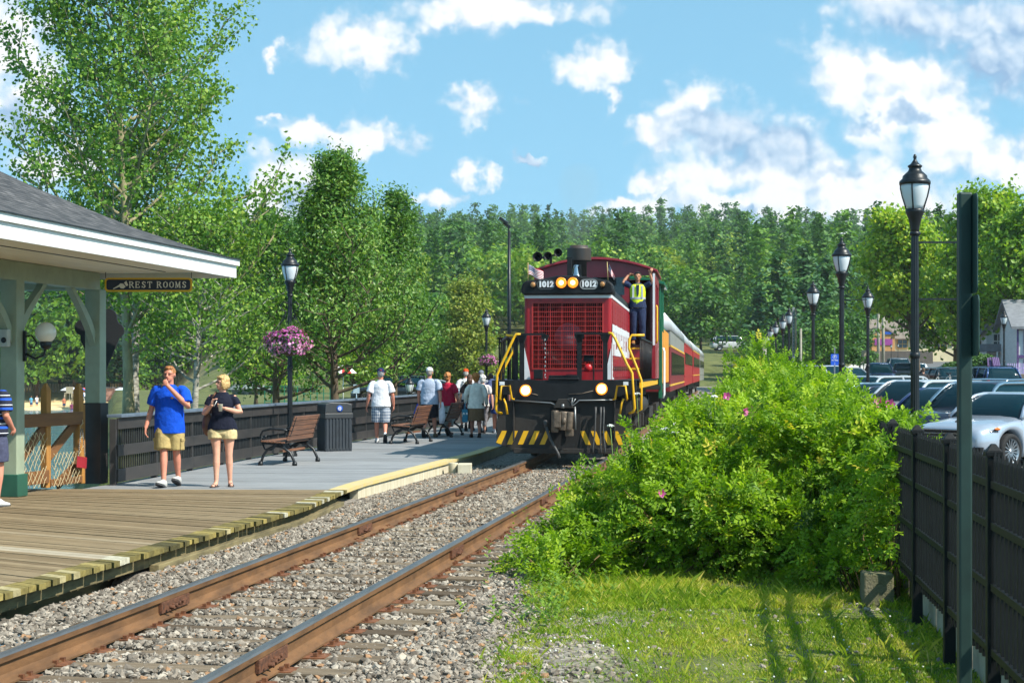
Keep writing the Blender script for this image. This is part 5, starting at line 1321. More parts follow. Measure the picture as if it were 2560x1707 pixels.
m = MB(); m.sphere((-.05,.2,1.2),(.15,.09,.22),14,10); m.tube([(-.12,.12,1.36),(-.13,-.0,1.5),(-.13,-.14,1.36)],.02,6); m.tube([(.08,.12,1.36),(.1,-.0,1.5),(.1,-.14,1.36)],.02,6); bp_ = m.build('backpack', M('dark olive canvas',(74,66,40),.8,var=.2), None); attach(bp_, p7, 'backpack', 'dark olive backpack on the man in the orange cap', 'backpack')
person('brown haired woman in black top walking before the orange cap', (-1.24,49.2,0), PI, 1.64, walkB, 'fair', .95, ('long',(84,56,40)), (cloth('black jersey',(30,28,34)),'tee','short',.85), (cloth('navy denim',(44,52,80)),'shorts',.8), (60,50,50))
pC = person('auburn haired woman in cream cardigan and brown skirt carrying a teal bag', gr(1190,1094), PI+.12, 1.68, dict(walkA, er=(-.27,.06,1.15), el=(.29,.03,1.16), wl=(.27,-.1,.95), kr=(-.09,-.03,.49), ar=(-.09,.05,.10), trr=.25), 'pink', 1.06, ('curly',(196,120,50)), (cloth('cream knit',(252,246,230)),'cardigan','long',.80,1.1), (cloth('brown cotton',(132,102,74)),'skirt',.95,1.02), (58,44,36), hips=1.14)
person('white haired woman in pale top close behind the cream cardigan', (-.83,47.0,0), PI+.2, 1.63, walkB, 'fair', .98, ('curly',(226,224,220)), (cloth('pale cotton',(214,208,206)),'tee','short',.82), (cloth('grey cotton',(150,146,150)),'trousers',1.6), (70,60,60), hips=1.1)
person('man in grey cap half hidden behind the auburn haired woman', (-1.0,54.5,0), PI, 1.76, walkA, 'pink', 1.0, ('cap',(150,150,150),(126,134,150)), (cloth('grey cotton shirt',(150,154,166)),'tee','short',.85), (cloth('dark cotton',(60,60,70)),'shorts',.9), (70,70,70))
person('woman in lilac top and brown shorts walking by the locomotive', (-.62,49.2,0), PI-.4, 1.66, walkB, 'fair', .95, ('short',(90,62,46)), (cloth('lilac cotton',(158,112,190)),'tee','short',.86), (cloth('brown shorts cloth',(122,100,76)),'shorts',.8), (120,110,100), hips=1.08)
person('man in slate blue shirt and blue shorts right beside the locomotive steps', (-.38,47.4,0), PI+.1, 1.82, walkA, 'pink', 1.1, ('short',(96,78,62)), (cloth('slate blue cotton',(84,98,138)),'tee','short',.84), (cloth('blue cotton',(48,74,142)),'shorts',.9,1.15), (200,206,216))
# bags carried by hand
def held(p, name, label, mb, m, bev=0):
    o = mb.build(name, m, None, bevel=bev); attach(o, p, name, label, 'bag'); return o
m = MB(); m.loft(ell([(.33,-.06,.42,.05,.03),(.33,-.06,.45,.11,.06),(.33,-.06,.62,.10,.055),(.33,-.07,.78,.03,.03),(.325,-.08,.86,.015,.015)],10)); held(pA, 'plastic_bag', 'bright blue plastic bag in the left hand of the man in the white cap', m, M('blue plastic',(30,74,196),.4,var=.15,vs=9,bump=.4))
m = MB(); m.loft(ell([(-.32,.05,.36,.06,.04),(-.33,.05,.5,.085,.05),(-.32,.05,.72,.075,.05),(-.31,.06,.9,.05,.04)],10)); held(pA, 'folded_garment', 'white garment draped from the right hand of the man in the white cap', m, cloth('white folded cloth',(230,228,236),bump=.6))
tealb = M('teal bag cloth',(52,140,168),.7,var=.08)
m = MB(); m.box((.3,-.1,.6),(.13,.36,.34),taper=1.02); m.tube([(.3,-.22,.76),(.29,-.18,.98),(.28,-.1,1.02),(.29,-.0,.98),(.3,.04,.76)],.008,6); tb = held(pC, 'tote_bag', 'teal tote bag with white dots hanging from the arm in the cream cardigan', m, tealb, .01)
m = MB()
for y in (-.17,-.02): m.lathe([(0,-.002),(.05,-.002),(.05,.002),(0,.002)], (.37,y,.62), 14, R=Matrix.Rotation(PI/2,3,'Y'))
for x in (.26,.34): m.lathe([(0,-.002),(.03,-.002),(.03,.002),(0,.002)], (x,.088,.66), 14, R=Matrix.Rotation(PI/2,3,'X'))
m.build('white_dot', whitem, tb)
# railway crew
hv = M('hi-vis yellow',(236,255,40),.6,var=.06,vs=8,bump=.2,bs=25)
e1 = person('railway worker in yellow hi-vis vest standing in the locomotive cab doorway', LM @ Vector((1.08,8.80,2.40)), LRZ+.02, 1.76, dict(el=(.36,-.05,1.50), wl=(.30,-.10,1.70), hl=(.2,-.3,.6), pl=(.3,1,.2), cl=.8, er=(-.36,.02,1.50), wr=(-.25,.10,1.66), hr=(.5,.3,.3), cr=.7, kl=(.11,-.04,.5), kr=(-.10,-.02,.5)), 'tan', 1.0, ('short',(40,32,28)), (cloth('navy work shirt',(44,56,86)),'tee','short',.88), (cloth('blue denim',(44,56,86)),'trousers',1.93,1.1), (150,104,60))
v = MB(); v.loft(ell([(0,0,.88,.19,.142),(0,0,1.05,.184,.14),(0,0,1.24,.19,.142),(0,0,1.36,.195,.138),(0,.005,1.43,.17,.112),(0,.01,1.455,.125,.09)],24), cap=False)
vo_ = v.build('hi_vis_vest', hv, e1); s_ = vo_.modifiers.new('thick','SOLIDIFY'); s_.thickness = .008
v = MB(); v.loft(ell([(0,0,1.09,.1895,.1465),(0,0,1.14,.191,.1475)],24), cap=False)
for x in (-.11,.11): v.bar((x,-.140,1.12),(x*.95,-.125,1.42),.045,.006,up=(0,1,0))
so_ = v.build('reflective_tape', M('reflective grey',(190,194,196),.4,var=.03), e1)
v = MB(); v.prism([(-.04,1.44),(.04,1.44),(.025,1.2),(0,1.15),(-.025,1.2)], .01, Matrix.Translation((0,-.150,0))); v.build('shirt_front', cloth('navy shirt front',(44,56,86)), e1)
person('second crew member in pale green shirt leaning behind the cab windscreen', LM @ Vector((.45,9.75,2.40)), LRZ+.6, 1.72, dict(el=(.2,-.2,1.2), wl=(.1,-.35,1.3), er=(-.26,-.12,1.2), wr=(-.1,-.3,1.4)), 'pink', 1.0, ('short',(90,70,60)), (cloth('pale green cotton',(120,176,150)),'tee','short',.88), (cloth('dark work cloth',(40,44,56)),'trousers',1.9,1.1), (60,50,44))
# ---------------------------------------------------------------- street lamps
lglass = glass('frosted lantern glass', (222,228,232), .25, .82, (.9,.93,.95))
def lamp_proto():
    root = thing('street_lamp', 'x', 'street lamp', (0,0,0), 0, 'acorn street lamps'); H_ = 4.8
    m = MB(); m.lathe([(.17,-.3),(.17,.05),(.15,.08),(.15,.3),(.12,.36),(.085,.55),(.075,.6),(.062,.66)], n=16); m.build('base', ironm, root)
    m = MB(); n = 24; rings = []
    for z, r in ((.6,.062),(H_-1.1,.05)):
        rings.append([((r-.006*(k%2))*math.cos(2*PI*k/n),(r-.006*(k%2))*math.sin(2*PI*k/n),z) for k in range(n)])
    m.loft(rings, smooth=False); m.lathe([(.06,2.0),(.07,2.02),(.07,2.06),(.06,2.08)], n=14); m.lathe([(.052,H_-1.12),(.075,H_-1.11),(.075,H_-1.08),(.06,H_-1.06)], n=16); m.build('pole', ironm, root)
    m = MB(); m.lathe([(.055,H_-1.1),(.06,H_-1.02),(.09,H_-.88),(.125,H_-.80),(.13,H_-.765),(.11,H_-.75)], n=20); m.build('holder', ironm, root)
    m = MB(); m.lathe([(.10,H_-.76),(.125,H_-.70),(.165,H_-.58),(.188,H_-.47),(.19,H_-.40)], n=24); m.build('glass_globe', lglass, root)
    m = MB(); m.lathe([(.001,H_-.74),(.07,H_-.73),(.085,H_-.70),(.06,H_-.62),(.03,H_-.6),(.02,H_-.45)], n=14); m.build('reflector', chrome, root)
    m = MB()
    for k in range(4):
        a = PI/4+PI/2*k; m.tube([(r*math.cos(a),r*math.sin(a),H_+z) for r,z in ((.115,-.77),(.135,-.70),(.172,-.58),(.196,-.47),(.2,-.38))], .011, 6)
    m.build('frame', ironm, root)
    m = MB(); m.lathe([(.21,H_-.42),(.213,H_-.38),(.2,H_-.36),(.17,H_-.335),(.165,H_-.30),(.13,H_-.265),(.095,H_-.235),(.08,H_-.20),(.085,H_-.185),(.098,H_-.175),(.098,H_-.16),(.06,H_-.135),(.035,H_-.10),(.018,H_-.07),(.024,H_-.05),(.024,H_-.03),(.014,H_-.005),(.004,H_)], n=24); m.build('cap', ironm, root)
    return root
LP = lamp_proto(); _first = [True]
def lamp(loc, label, s=1.0, rz=0):
    o = LP if _first[0] else copy_tree(LP); _first[0] = False
    o.location = loc; o.scale = (s,s,s); o.rotation_euler = (0,0,rz); o['label'] = label; return o
def ground_lamp(x, y, label, top=None, rz=0):
    z = Hs(x, y); s = 1 if top is None else (top-z)/4.8
    return lamp((x,y,z), label, s, rz)
lamp(at(725,932,34.3)-Vector((0,0,1.7)), 'lamp post by the bench carrying a big basket of pink flowers', (1.7+312/4200*34.3)/4.8, .3)
lamp(at(1216,932,63.8)-Vector((0,0,1.7)), 'lamp post with a flower basket beyond the people at the locomotive', (1.7+162/4200*63.8)/4.8, .2)
ground_lamp(5.9,24.6,'tall lamp post standing nearest the camera above the parked cars',4.9,.35)
ground_lamp(7.34,37.4,'second lamp post along the parking lot, just right of the blue parking sign',4.72,.2)
ground_lamp(9.86,55,'lamp post left of the blue parking sign, shorter than its neighbour',4.73,.5)
ground_lamp(12.5,59,'lamp post in front of the dark pickup on the far side of the lot',4.76,.1)
for (y, x), d in zip(((80,13.2),(88,14.2),(100,15.7),(111,17.1),(128,19.5)), ('behind the perforated sign post','second beyond the perforated sign post','middle one of the far row beyond the sign post','fourth of the far row beyond the sign post','farthest and smallest of the far row above the rose bush')):
    ground_lamp(x, y, 'distant lamp post '+d, {80:4.85,88:4.8,100:4.83,111:4.85,128:4.83}[y])
ground_lamp(2228*.0+(948/4200)*165,165,'small distant lamp post at the uphill street, left one of a pair',4.6)
ground_lamp((965/4200)*170,170,'small distant lamp post at the uphill street, right one of a pair',4.75)
ground_lamp((1230/4200)*88,88,'lamp post by the purple house',5.0)
lamp((at(1024,938,75).x,75,-3.1), 'lamp post on the lower dock whose lantern shows just over the railing', 4.7/4.8)
lamp((at(1062,934,79).x,79,-3.1), 'lamp post on the lower dock half hidden behind the man in the white cap', 4.75/4.8)
# banner arms
for z_, lb in ((0,'upper empty banner arm on the tall near lamp post'),(-.83,'lower empty banner arm on the tall near lamp post')):
    m = MB(); m.bar((0,0,z_),(.62,0,z_),.025,.025); m.sphere((.63,0,z_),.03,8,6); o = m.build('banner_bracket', ironm, None, loc=at(2296,606,24.6)); tag(o,lb,'bracket','banner brackets')
m = MB(); m.bar((0,0,0),(.52,0,0),.02,.02); o = m.build('banner_bracket', ironm, None, loc=at(2109,749,37.4)); tag(o,'single banner arm on the lamp post by the blue parking sign','bracket','banner brackets')
# flower baskets
petal = leafmat('pink petals', [lin((140,44,120)),lin((196,96,172)),lin((226,150,204)),lin((242,200,228))], .3, .6)
basketl = leafmat('basket leaves', [(.03,.09,.015),(.06,.16,.025),(.12,.22,.04)], .3)
def quads(C, S, N_, rng, asp=1.5, fold=0):
    """rhombus leaves at C (n,3) of half length S, roughly facing N_ """
    n = len(C); N_ = N_/np.maximum(np.linalg.norm(N_,axis=1,keepdims=True),1e-6)
    t = rng.normal(0,1,(n,3)); t -= N_*(t*N_).sum(1,keepdims=True); t /= np.maximum(np.linalg.norm(t,axis=1,keepdims=True),1e-6)
    b_ = np.cross(N_, t); S = np.asarray(S).reshape(-1,1)
    A = C-t*S; Bp = C+b_*S/asp+N_*S*fold; D = C+t*S; E = C-b_*S/asp+N_*S*fold
    V = np.stack([A,Bp,D,E],1).reshape(-1,3); Fq = np.arange(4*n).reshape(n,4)
    return V, Fq
def basket(loc, R_, label, n=1500, seed=1):
    rng = np.random.default_rng(seed); root = thing('flower_basket', label, 'flower basket', loc, 0, 'hanging flower baskets')
    m = MB(); m.lathe([(.02,-.5*R_),(.25*R_,-.45*R_),(.42*R_,-.2*R_),(.5*R_,.05*R_),(.46*R_,.06*R_)], n=14); m.build('liner', M('coir liner',(92,70,44),.95,var=.3,vs=20,bump=.5), root)
    def shell(n, rz=.62, up=.15):
        d = rng.normal(0,1,(n,3)); d /= np.linalg.norm(d,axis=1,keepdims=True); d[:,2] = np.where(d[:,2] < -.75, -d[:,2], d[:,2]); r = R_*rng.uniform(.62,1.02,n)**.5*(.66+.52*vnoise(d[:,0]*3.4+5,d[:,1]*3.4+d[:,2]*3,1,seed)); C = d*r[:,None]; C[:,2] *= rz; return C, d
    C, d = shell(int(n*1.3)); V, Fq = quads(C*.93, rng.uniform(.02,.05,len(C)), d+rng.normal(0,.6,d.shape), rng, 1.6)
    npmesh('leaves', V, Fq, basketl, tint=np.repeat(rng.random(len(C)),4), parent=root)
    C, d = shell(n); keep = rng.random(n) < np.where(C[:,0] > .3*R_, .75, .95); C, d = C[keep], d[keep]
    V, Fq = quads(C, rng.uniform(.014,.034,len(C)), d+rng.normal(0,.4,d.shape), rng, 1.0)
    npmesh('blossoms', V, Fq, petal, tint=np.repeat(np.clip(.25+.35*(C[:,2] < 0)+rng.normal(0,.2,len(C)),0,1),4), parent=root)
    C = np.stack([rng.normal(0,.25*R_,60),rng.normal(0,.25*R_,60),np.full(60,.5*R_)],1); V = []; Fq = []
    for k in range(60):
        p = C[k]; q = p+np.array([rng.normal(0,.12),rng.normal(0,.12),rng.uniform(.1,.28)])*R_*1.6; w = np.array([.006,0,0])
        o_ = len(V); V += [p-w,p+w,q+w*.3,q-w*.3]; Fq.append([o_,o_+1,o_+2,o_+3])
    npmesh('grass_spikes', V, Fq, basketl, tint=np.full(len(V),.9), parent=root)
    m = MB()
    for a in (0,2.1,4.2): m.tube([(.45*R_*math.cos(a),.45*R_*math.sin(a),.05),(.0,.0,1.45*R_)],.005,4)
    m.build('hanger', ironm, root)
basket(at(725,858,34.2), .52, 'large hanging basket of pink and lilac flowers on the lamp post by the bench', 2600, 2)
basket(at(1219,902,63.6), .42, 'hanging basket of pink flowers on the far lamp post left of the locomotive', 900, 3)
m = MB()
for s in (-1,1):
    m.tube([(s*.03,0,.75),(s*.12,0,.8),(s*.2,0,.72),(s*.16,0,.62),(s*.08,0,.6),(s*.12,0,.45),(s*.2,0,.35),(s*.24,0,.1)],.012,6)
o = m.build('basket_bracket', ironm, None, loc=at(725,858,34.25)+Vector((0,0,.05))); tag(o,'scrolled iron bracket above the big flower basket','bracket')
# flood light pole
fl = thing('floodlight_pole', 'tall thin black pole with angled twin floodlight behind the platform left of the locomotive', 'light pole', (at(1273,932,60).x,60,0))
m = MB(); m.tube([(0,0,-.4),(0,0,3.5),(0,0,6.75)], [.085,.07,.05], 10); m.build('pole', ironm, fl)
m = MB(); m.bar((0,0,6.7),(-.05,0,7.0),.05,.05); m.box((-.2,-.05,7.12),(.36,.3,.09), Matrix.Rotation(.62,3,'Y')); m.box((-.08,.1,6.98),(.3,.26,.09), Matrix.Rotation(.62,3,'Y')); m.build('lamp_head', ironm, fl, bevel=.01)

# ---------------------------------------------------------------- benches, bin
benchw = M('reddish bench slat', (128,88,66), .55, var=.22, vs=3, stretch=(6,.6,6), bump=.15)
def bench_proto():
    root = thing('park_bench','x','bench',(0,0,0),0,'benches on the platform'); L_ = 1.62
    for y in (.06, L_-.06):
        m = MB(); r = .026
        m.tube([(-.50,y,.0),(-.49,y,.05),(-.45,y,.18),(-.36,y,.30),(-.22,y,.36),(-.08,y,.34),(.06,y,.24),(.13,y,.1),(.15,y,.0)], r, 8)
        m.tube([(-.47,y,.42),(-.3,y,.40),(-.08,y,.39),(.0,y,.44),(.08,y,.62),(.16,y,.86),(.17,y,.9)], r*.95, 8)
        m.tube([(-.22,y,.36),(-.25,y,.4)], r, 8); m.tube([(-.08,y,.34),(-.06,y,.4)], r, 8)
        m.tube([(.05,y,.64),(-.1,y,.66),(-.32,y,.67),(-.46,y,.63),(-.5,y,.55),(-.46,y,.49),(-.40,y,.51),(-.41,y,.56)], r*.8, 8)
        m.tube([(-.47,y,.42),(-.50,y,.46),(-.48,y,.5)], r*.8, 8); m.tube([(-.47,y,.42),(-.42,y,.30),(-.30,y,.28),(-.2,y,.36)], r*.7, 8)
        for x in (-.5,.15): m.lathe([(.045,0),(.05,.03),(.034,.08)], (x,y,0), 10)
        m.build('iron_end', ironm, root)
    for k in range(5):
        m = MB(); m.box((-.44+.095*k,L_/2,.445-.006*k),(.078,L_,.03)); m.build('seat_slat', benchw, root, bevel=.006)
        m = MB(); t = k/4; x, z = .035+.125*t, .50+.365*t; m.box((x,L_/2,z),(.03,L_,.082), Matrix.Rotation(.34,3,'Y')); m.build('back_slat', benchw, root, bevel=.006)
    m = MB(); m.box((-.12,L_/2,.26),(.06,L_-.2,.04)); m.build('stretcher', benchw, root)
    return root
b0 = bench_proto(); brz = -math.atan(.17)
for i, (u, v, lb) in enumerate(((735,1164,'iron and slat bench beside the lamp post with the flower basket, nearest of the three'),(1042,1110,'iron and slat bench in front of the man in the white cap'),(1127,1093,'iron and slat bench behind the red shirted woman, farthest of the three'))):
    o = b0 if i == 0 else copy_tree(b0); place(o, gr(u,v)-Vector((.15,0,0)), brz, lb)
binm = M('dark recycled plastic', (46,54,62), .55, var=.12, vs=6, bump=.08); bnt = M('bin hood', (54,58,62), .5, var=.1)
bn = thing('recycling_bin', 'square dark slatted recycling bin with blue recycle symbol beside the railing', 'bin', gr(835,1127)+Vector((0,.1,0)), .42)
m = MB(); m.box((0,0,.37),(.58,.58,.68))
for s in (-1,1):
    for k in range(8): m.box((-.26+.074*k,s*.298,.37),(.05,.02,.68)); m.box((s*.298,-.26+.074*k,.37),(.02,.05,.68))
m.box((0,0,.03),(.6,.6,.06)); m.build('body', binm, bn, bevel=.006)
m = MB(); m.box((0,0,.77),(.64,.64,.12)); m.prism([(-.31,.83),(.31,.83),(.30,1.02),(.2,1.05),(-.2,1.06),(-.30,1.02)], .6, Matrix.Translation((0,-.3,0))); m.build('hood', bnt, bn, bevel=.015)
m = MB(); m.box((.312,-.12,.93),(.012,.12,.15)); m.box((.312,.13,.93),(.012,.2,.15)); m.build('opening', M('bin opening',(14,15,16),.8), bn)
blue = M('label blue', (30,84,178), .5, var=.04)
m = MB(); m.lathe([(0,0),(.072,0),(.072,.006),(0,.006)], (.02,-.301,.925), 22, R=Matrix.Rotation(PI/2,3,'X')); sy = m.build('recycle_symbol', blue, bn)
m = MB()
for k in range(3):
    a = 2*PI*k/3+PI/2; R = Matrix.Translation((.02,-.309,.925)) @ Matrix.Rotation(-2*PI*k/3,4,'Y')
    m.prism([(-.032,-.034),(.006,-.034),(.006,-.047),(.03,-.026),(.006,-.006),(.006,-.018),(-.022,-.018)], .002, R)
m.build('arrow', wht, sy)
m = MB(); m.box((.322,.0,.775),(.006,.5,.055)); lb = m.build('label_strip', blue, bn)
fontobj(lb,'RECYCLE',(.327,-.06,.775),.05,wht,rot=(PI/2,0,PI/2),off=.001)

# ---------------------------------------------------------------- metal fence on the right
fencem = M('fence black', (20,23,24), .55, metal=.1, var=.2, vs=8, bump=.06, spec=.3)
def fence():
    x0, y0 = fencex(4.3), 4.3; root = thing('metal_fence','long black metal picket fence between the grass and the parking lot','fence',(x0,y0,-.25)); O = Vector((x0,y0,-.25))
    ys = [4.3+1.71*k for k in range(26)]
    ys = [y-.05 for y in ys]
    for i, y in enumerate(ys):
        p = Vector((fencex(y),y,0))-O; m = MB(); m.box((p.x,p.y,.72),(.075,.075,1.52), Matrix.Rotation(-.117,3,'Z')); m.box((p.x,p.y,1.50),(.095,.095,.03), Matrix.Rotation(-.117,3,'Z')); m.box((p.x,p.y,1.535),(.085,.085,.04), Matrix.Rotation(-.117,3,'Z'),taper=.3); m.build('post', fencem, root, bevel=.004)
        if i == len(ys)-1: break
        q = Vector((fencex(ys[i+1]),ys[i+1],0))-O; d = (q-p).normalized(); p = Vector((p.x,p.y,0)); q = Vector((q.x,q.y,0)); a, b_ = p+d*.04, q-d*.04
        m = MB()
        for z in (1.33,1.10,.76,.40): m.bar(a+Vector((0,0,z)), b_+Vector((0,0,z)), .045, .04)
        m.build('rail', fencem, root)
        m = MB(); n = 14
        for k in range(n):
            c = p.lerp(q,(k+.5)/n); m.box((c.x-.0,c.y,.89),(.022,.022,1.14), Matrix.Rotation(-.117,3,'Z')); m.box((c.x,c.y,1.485),(.022,.022,.05), Matrix.Rotation(-.117,3,'Z'),taper=.2)
        m.build('picket_panel', fencem, root)
fence()
m = MB(); ys = [4.0+1.71*k for k in range(26)]
for a, c in zip(ys[:-1], ys[1:]): m.bar((fencex(a)+.17,a+.05,-.1),(fencex(c)+.17,c,-.1),.11,.5)
o = m.build('fence_base_wall', concm, None, bevel=.012); tag(o,'low concrete wall running along the foot of the metal fence','wall')
m = MB(); m.box((3.03,13.95,-.12),(.26,.3,.34),Matrix.Rotation(-.1,3,'Z'),taper=.93); o = m.build('concrete_stub', M('mossy concrete with painted shade', (128,122,98), .95, var=.25, vs=7, bump=.4, col2=(100,100,66)), None, bevel=.015); tag(o,'weathered concrete stub between the rose bush and the fence','block')  # mossy stub, also darkened in its colour for the shade it stands in
# green post with two sign plates seen from behind
gpm = M('dark green post', (34,58,52), .5, metal=.2, var=.15, vs=6)
gp = thing('sign_post', 'dark green metal post close to the camera with two sign plates seen edge on', 'sign post', (1.885,7.0,-.25))
m = MB(); m.box((0,0,1.35),(.055,.05,2.7)); m.build('post', gpm, gp, bevel=.008)
for z0, z1, w in ((2.28,2.69,.30),(2.02,2.27,.36)):
    m = MB(); m.prism([(p[0],p[1]+(z0+z1)/2) for p in rrect(w,z1-z0,.03)], .004, Matrix.Translation((.035,.03,0)) @ Matrix.Rotation(1.50,4,'Z')); m.build('sign_plate', M('green sign back',(70,96,88),.4,metal=.4,var=.08), gp)
# galvanised perforated post
m = MB(); m.box((0,0,1.6),(.045,.045,3.2))
o = thing('perforated_post','pale galvanised perforated sign post rising above the rose bush','sign post',(5.36,32,-.25))
m.build('post', M('galvanised',(150,156,150),.5,metal=.4,var=.1), o)
m = MB()
for k in range(46): m.box((-.0,-.0235,.3+.062*k),(.014,.003,.014))
m.build('hole', M('hole dark',(40,44,42),.8,var=0), o)
m = MB(); m.prism([(-.15,2.3),(.15,2.3),(.15,3.18),(-.15,3.18)], .004, Matrix.Translation((.05,0,0)) @ Matrix.Rotation(1.45,4,'Z')); m.build('sign_plate', greym, o)
for (u, v0, v1, Y, lb) in ((1911,846,905,42,'short grey post at the left edge of the rose bush top'),(2002,821,925,80,'thin pale pole behind the rose bush top'),(2208,748,905,150,'wooden utility pole in front of the cream building'),(2196,758,905,155,'thin pale utility pole beside the wooden one')):
    p = at(u,932,Y); z1 = ZC+(VH-v0)/4200*Y; zb = Hs(p.x,Y); m = MB(); m.tube([(0,0,zb-.2),(0,0,z1)],[.07,.055] if Y < 100 else [.16,.12],8)
    if Y > 140: m.bar((-.7,0,z1-.5),(.7,0,z1-.5),.1,.1)
    o = m.build('pole', M('weathered pole',(150,146,130),.8,var=.15), None, loc=(p.x,Y,0)); tag(o, lb, 'pole')
# blue parking sign
ps = thing('parking_sign','blue parking sign with a white ringed P and arrow above the parked cars','sign',(at(2087,932,66).x,66,-.1))
m = MB(); m.box((0,.03,1.35),(.05,.04,2.9)); m.build('post', greym, ps)
m = MB(); m.prism([(p[0],p[1]+2.32) for p in rrect(.31,.44,.02)], .01, Matrix.Translation((0,-.005,0))); pl_ = m.build('panel', M('sign blue',(24,88,210),.45,var=.03), ps)
m = MB(); m.loft([[(r*math.cos(2*PI*k/24),-.009,2.43+r*math.sin(2*PI*k/24)) for k in range(24)] for r in (.068,.08)], cap=False); m.prism([(-.02,2.13),(.02,2.13),(.0,2.1)],.002,Matrix.Translation((0,-.009,0))); m.box((0,-.009,2.18),(.012,.002,.06)); m.build('mark', wht, pl_)
fontobj(pl_,'P',(0,-.009,2.43),.12,wht,off=.003); fontobj(pl_,'PAY HERE',(0,-.009,2.29),.058,wht,off=.002)
# ---------------------------------------------------------------- lot, road, pavement
asph = M('asphalt', (86,86,86), .92, var=.15, vs=2, bump=.2, bs=120, col2=(104,103,101))
roadm = M('road asphalt', (104,104,104), .92, var=.12, vs=.5, bump=.15, bs=90)
pavem = M('pavement concrete', (206,202,192), .9, var=.06, vs=1)
linem = M('road paint white', (226,226,220), .8, var=.06); liney = M('road paint yellow', (214,170,70), .8, var=.06)
def sheet(name, rows, m, dz, nx=8):
    # rows: (xl, xr, y) ; follows the terrain
    ys = np.array([r[2] for r in rows]); yy = np.concatenate([np.linspace(ys[i], ys[i+1], max(2,int((ys[i+1]-ys[i])/1.5)), endpoint=False) for i in range(len(ys)-1)]+[[ys[-1]]])
    xl = np.interp(yy, ys, [r[0] for r in rows]); xr = np.interp(yy, ys, [r[1] for r in rows])
    t = np.linspace(0,1,nx+1); X = xl[:,None]+(xr-xl)[:,None]*t; Y = np.repeat(yy[:,None],nx+1,1); Z = H(X,Y)+dz
    n, k = X.shape; i = np.arange(n*k).reshape(n,k)
    Fq = np.stack([i[:-1,:-1].ravel(), i[:-1,1:].ravel(), i[1:,1:].ravel(), i[1:,:-1].ravel()],1)
    o = npmesh(name, np.stack([X.ravel(),Y.ravel(),Z.ravel()],1), Fq, m, smooth=True); o['kind'] = 'structure'; return o
sheet('parking_lot', [(fencex(4)+.4,22,4),(fencex(30)+.4,26,30),(fencex(60)+.4,30,60),(13.2,30,80),(16.2,33,100)], asph, .03, 40)
sheet('road', [(19.0,27.5,70),(20.6,29,90),(24.5,33,112),(31,40,140),(37,47,170),(46,57,205),(58,70,240)], roadm, .06, 16)
sheet('sidewalk', [(17.2,18.9,80),(19.0,20.5,92),(22.6,24.4,112),(28.4,30.9,140),(34,36.9,170),(43,45.9,205)], pavem, .16, 6)
sheet('sidewalk', [(29.2,31,92),(33.2,35,112),(40.2,42,140),(47.2,49,170)], pavem, .16, 6)
m = MB()
for k in range(14):
    y = 26+3.6*k; x = fencex(y)+4.2
    m.bar((x,y,Hs(x,y)+.036),(x+3.9,y+3.2,Hs(x+3.9,y+3.2)+.036),.1,.004)
m.build('parking_lines', linem)['kind'] = 'structure'
sheet('road_line', [(23.6,23.75,72),(24.9,25.05,90),(28.8,28.95,112),(35.5,35.65,140)], liney, .068, 2)

# ---------------------------------------------------------------- cars
tyre = M('tyre', (28,28,29), .85, var=.15, vs=20, bump=.2); alloy = M('alloy', (178,182,188), .3, metal=.8, var=.05); trimk = M('car trim', (24,25,27), .4, var=.1)
cglass = glass('car glass', (20,62,74), .03, .42, (.55,.82,.84)); redl = M('tail lamp', (170,24,28), .25, var=.05); clr = M('headlamp glass', (206,214,220), .1, metal=.3, var=.05); orl = M('indicator', (236,120,40), .3, var=.03)
inter = M('car interior', (40,40,42), .8, var=.1)
_paint = {}
def paint(c):
    if c not in _paint: _paint[c] = M('car paint', c, .22, metal=.35, var=.02, vs=2, coat=.8)
    return _paint[c]
TY = {
 'sedan': dict(L=5.1,W=1.9,deck=[(0,.68),(.05,.78),(.3,.86),(.9,.94),(1.42,1.0),(2.5,1.02),(4.3,1.08),(4.9,1.05),(5.06,.93),(5.1,.7)],gh=(1.35,2.2,3.45,4.5),roof=1.47,wb=(.92,4.05),R=.345),
 'suv': dict(L=4.6,W=1.86,deck=[(0,.62),(.05,.82),(.22,.97),(.8,1.06),(1.15,1.10),(2.5,1.12),(4.4,1.14),(4.56,1.05),(4.6,.7)],gh=(1.05,1.85,4.05,4.5),roof=1.68,wb=(.88,3.6),R=.36),
 'hatch': dict(L=4.2,W=1.78,deck=[(0,.55),(.06,.72),(.3,.86),(.8,.96),(1.1,1.0),(2.5,1.0),(4.0,1.04),(4.16,.95),(4.2,.65)],gh=(.98,1.8,3.5,4.05),roof=1.5,wb=(.8,3.35),R=.32),
 'pickup': dict(L=5.5,W=1.95,deck=[(0,.7),(.04,.98),(.15,1.1),(.9,1.16),(1.35,1.18),(2.5,1.18),(3.5,1.2),(3.8,1.16),(5.4,1.16),(5.5,1.0)],gh=(1.3,1.95,3.4,3.7),roof=1.85,wb=(.95,4.3),R=.40),
 'van': dict(L=5.0,W=1.95,deck=[(0,.6),(.08,.9),(.35,1.08),(.75,1.18),(2.5,1.2),(4.8,1.2),(4.97,1.1),(5.0,.7)],gh=(.7,1.5,4.6,4.95),roof=1.95,wb=(.9,4.0),R=.34)}
_proto = {}
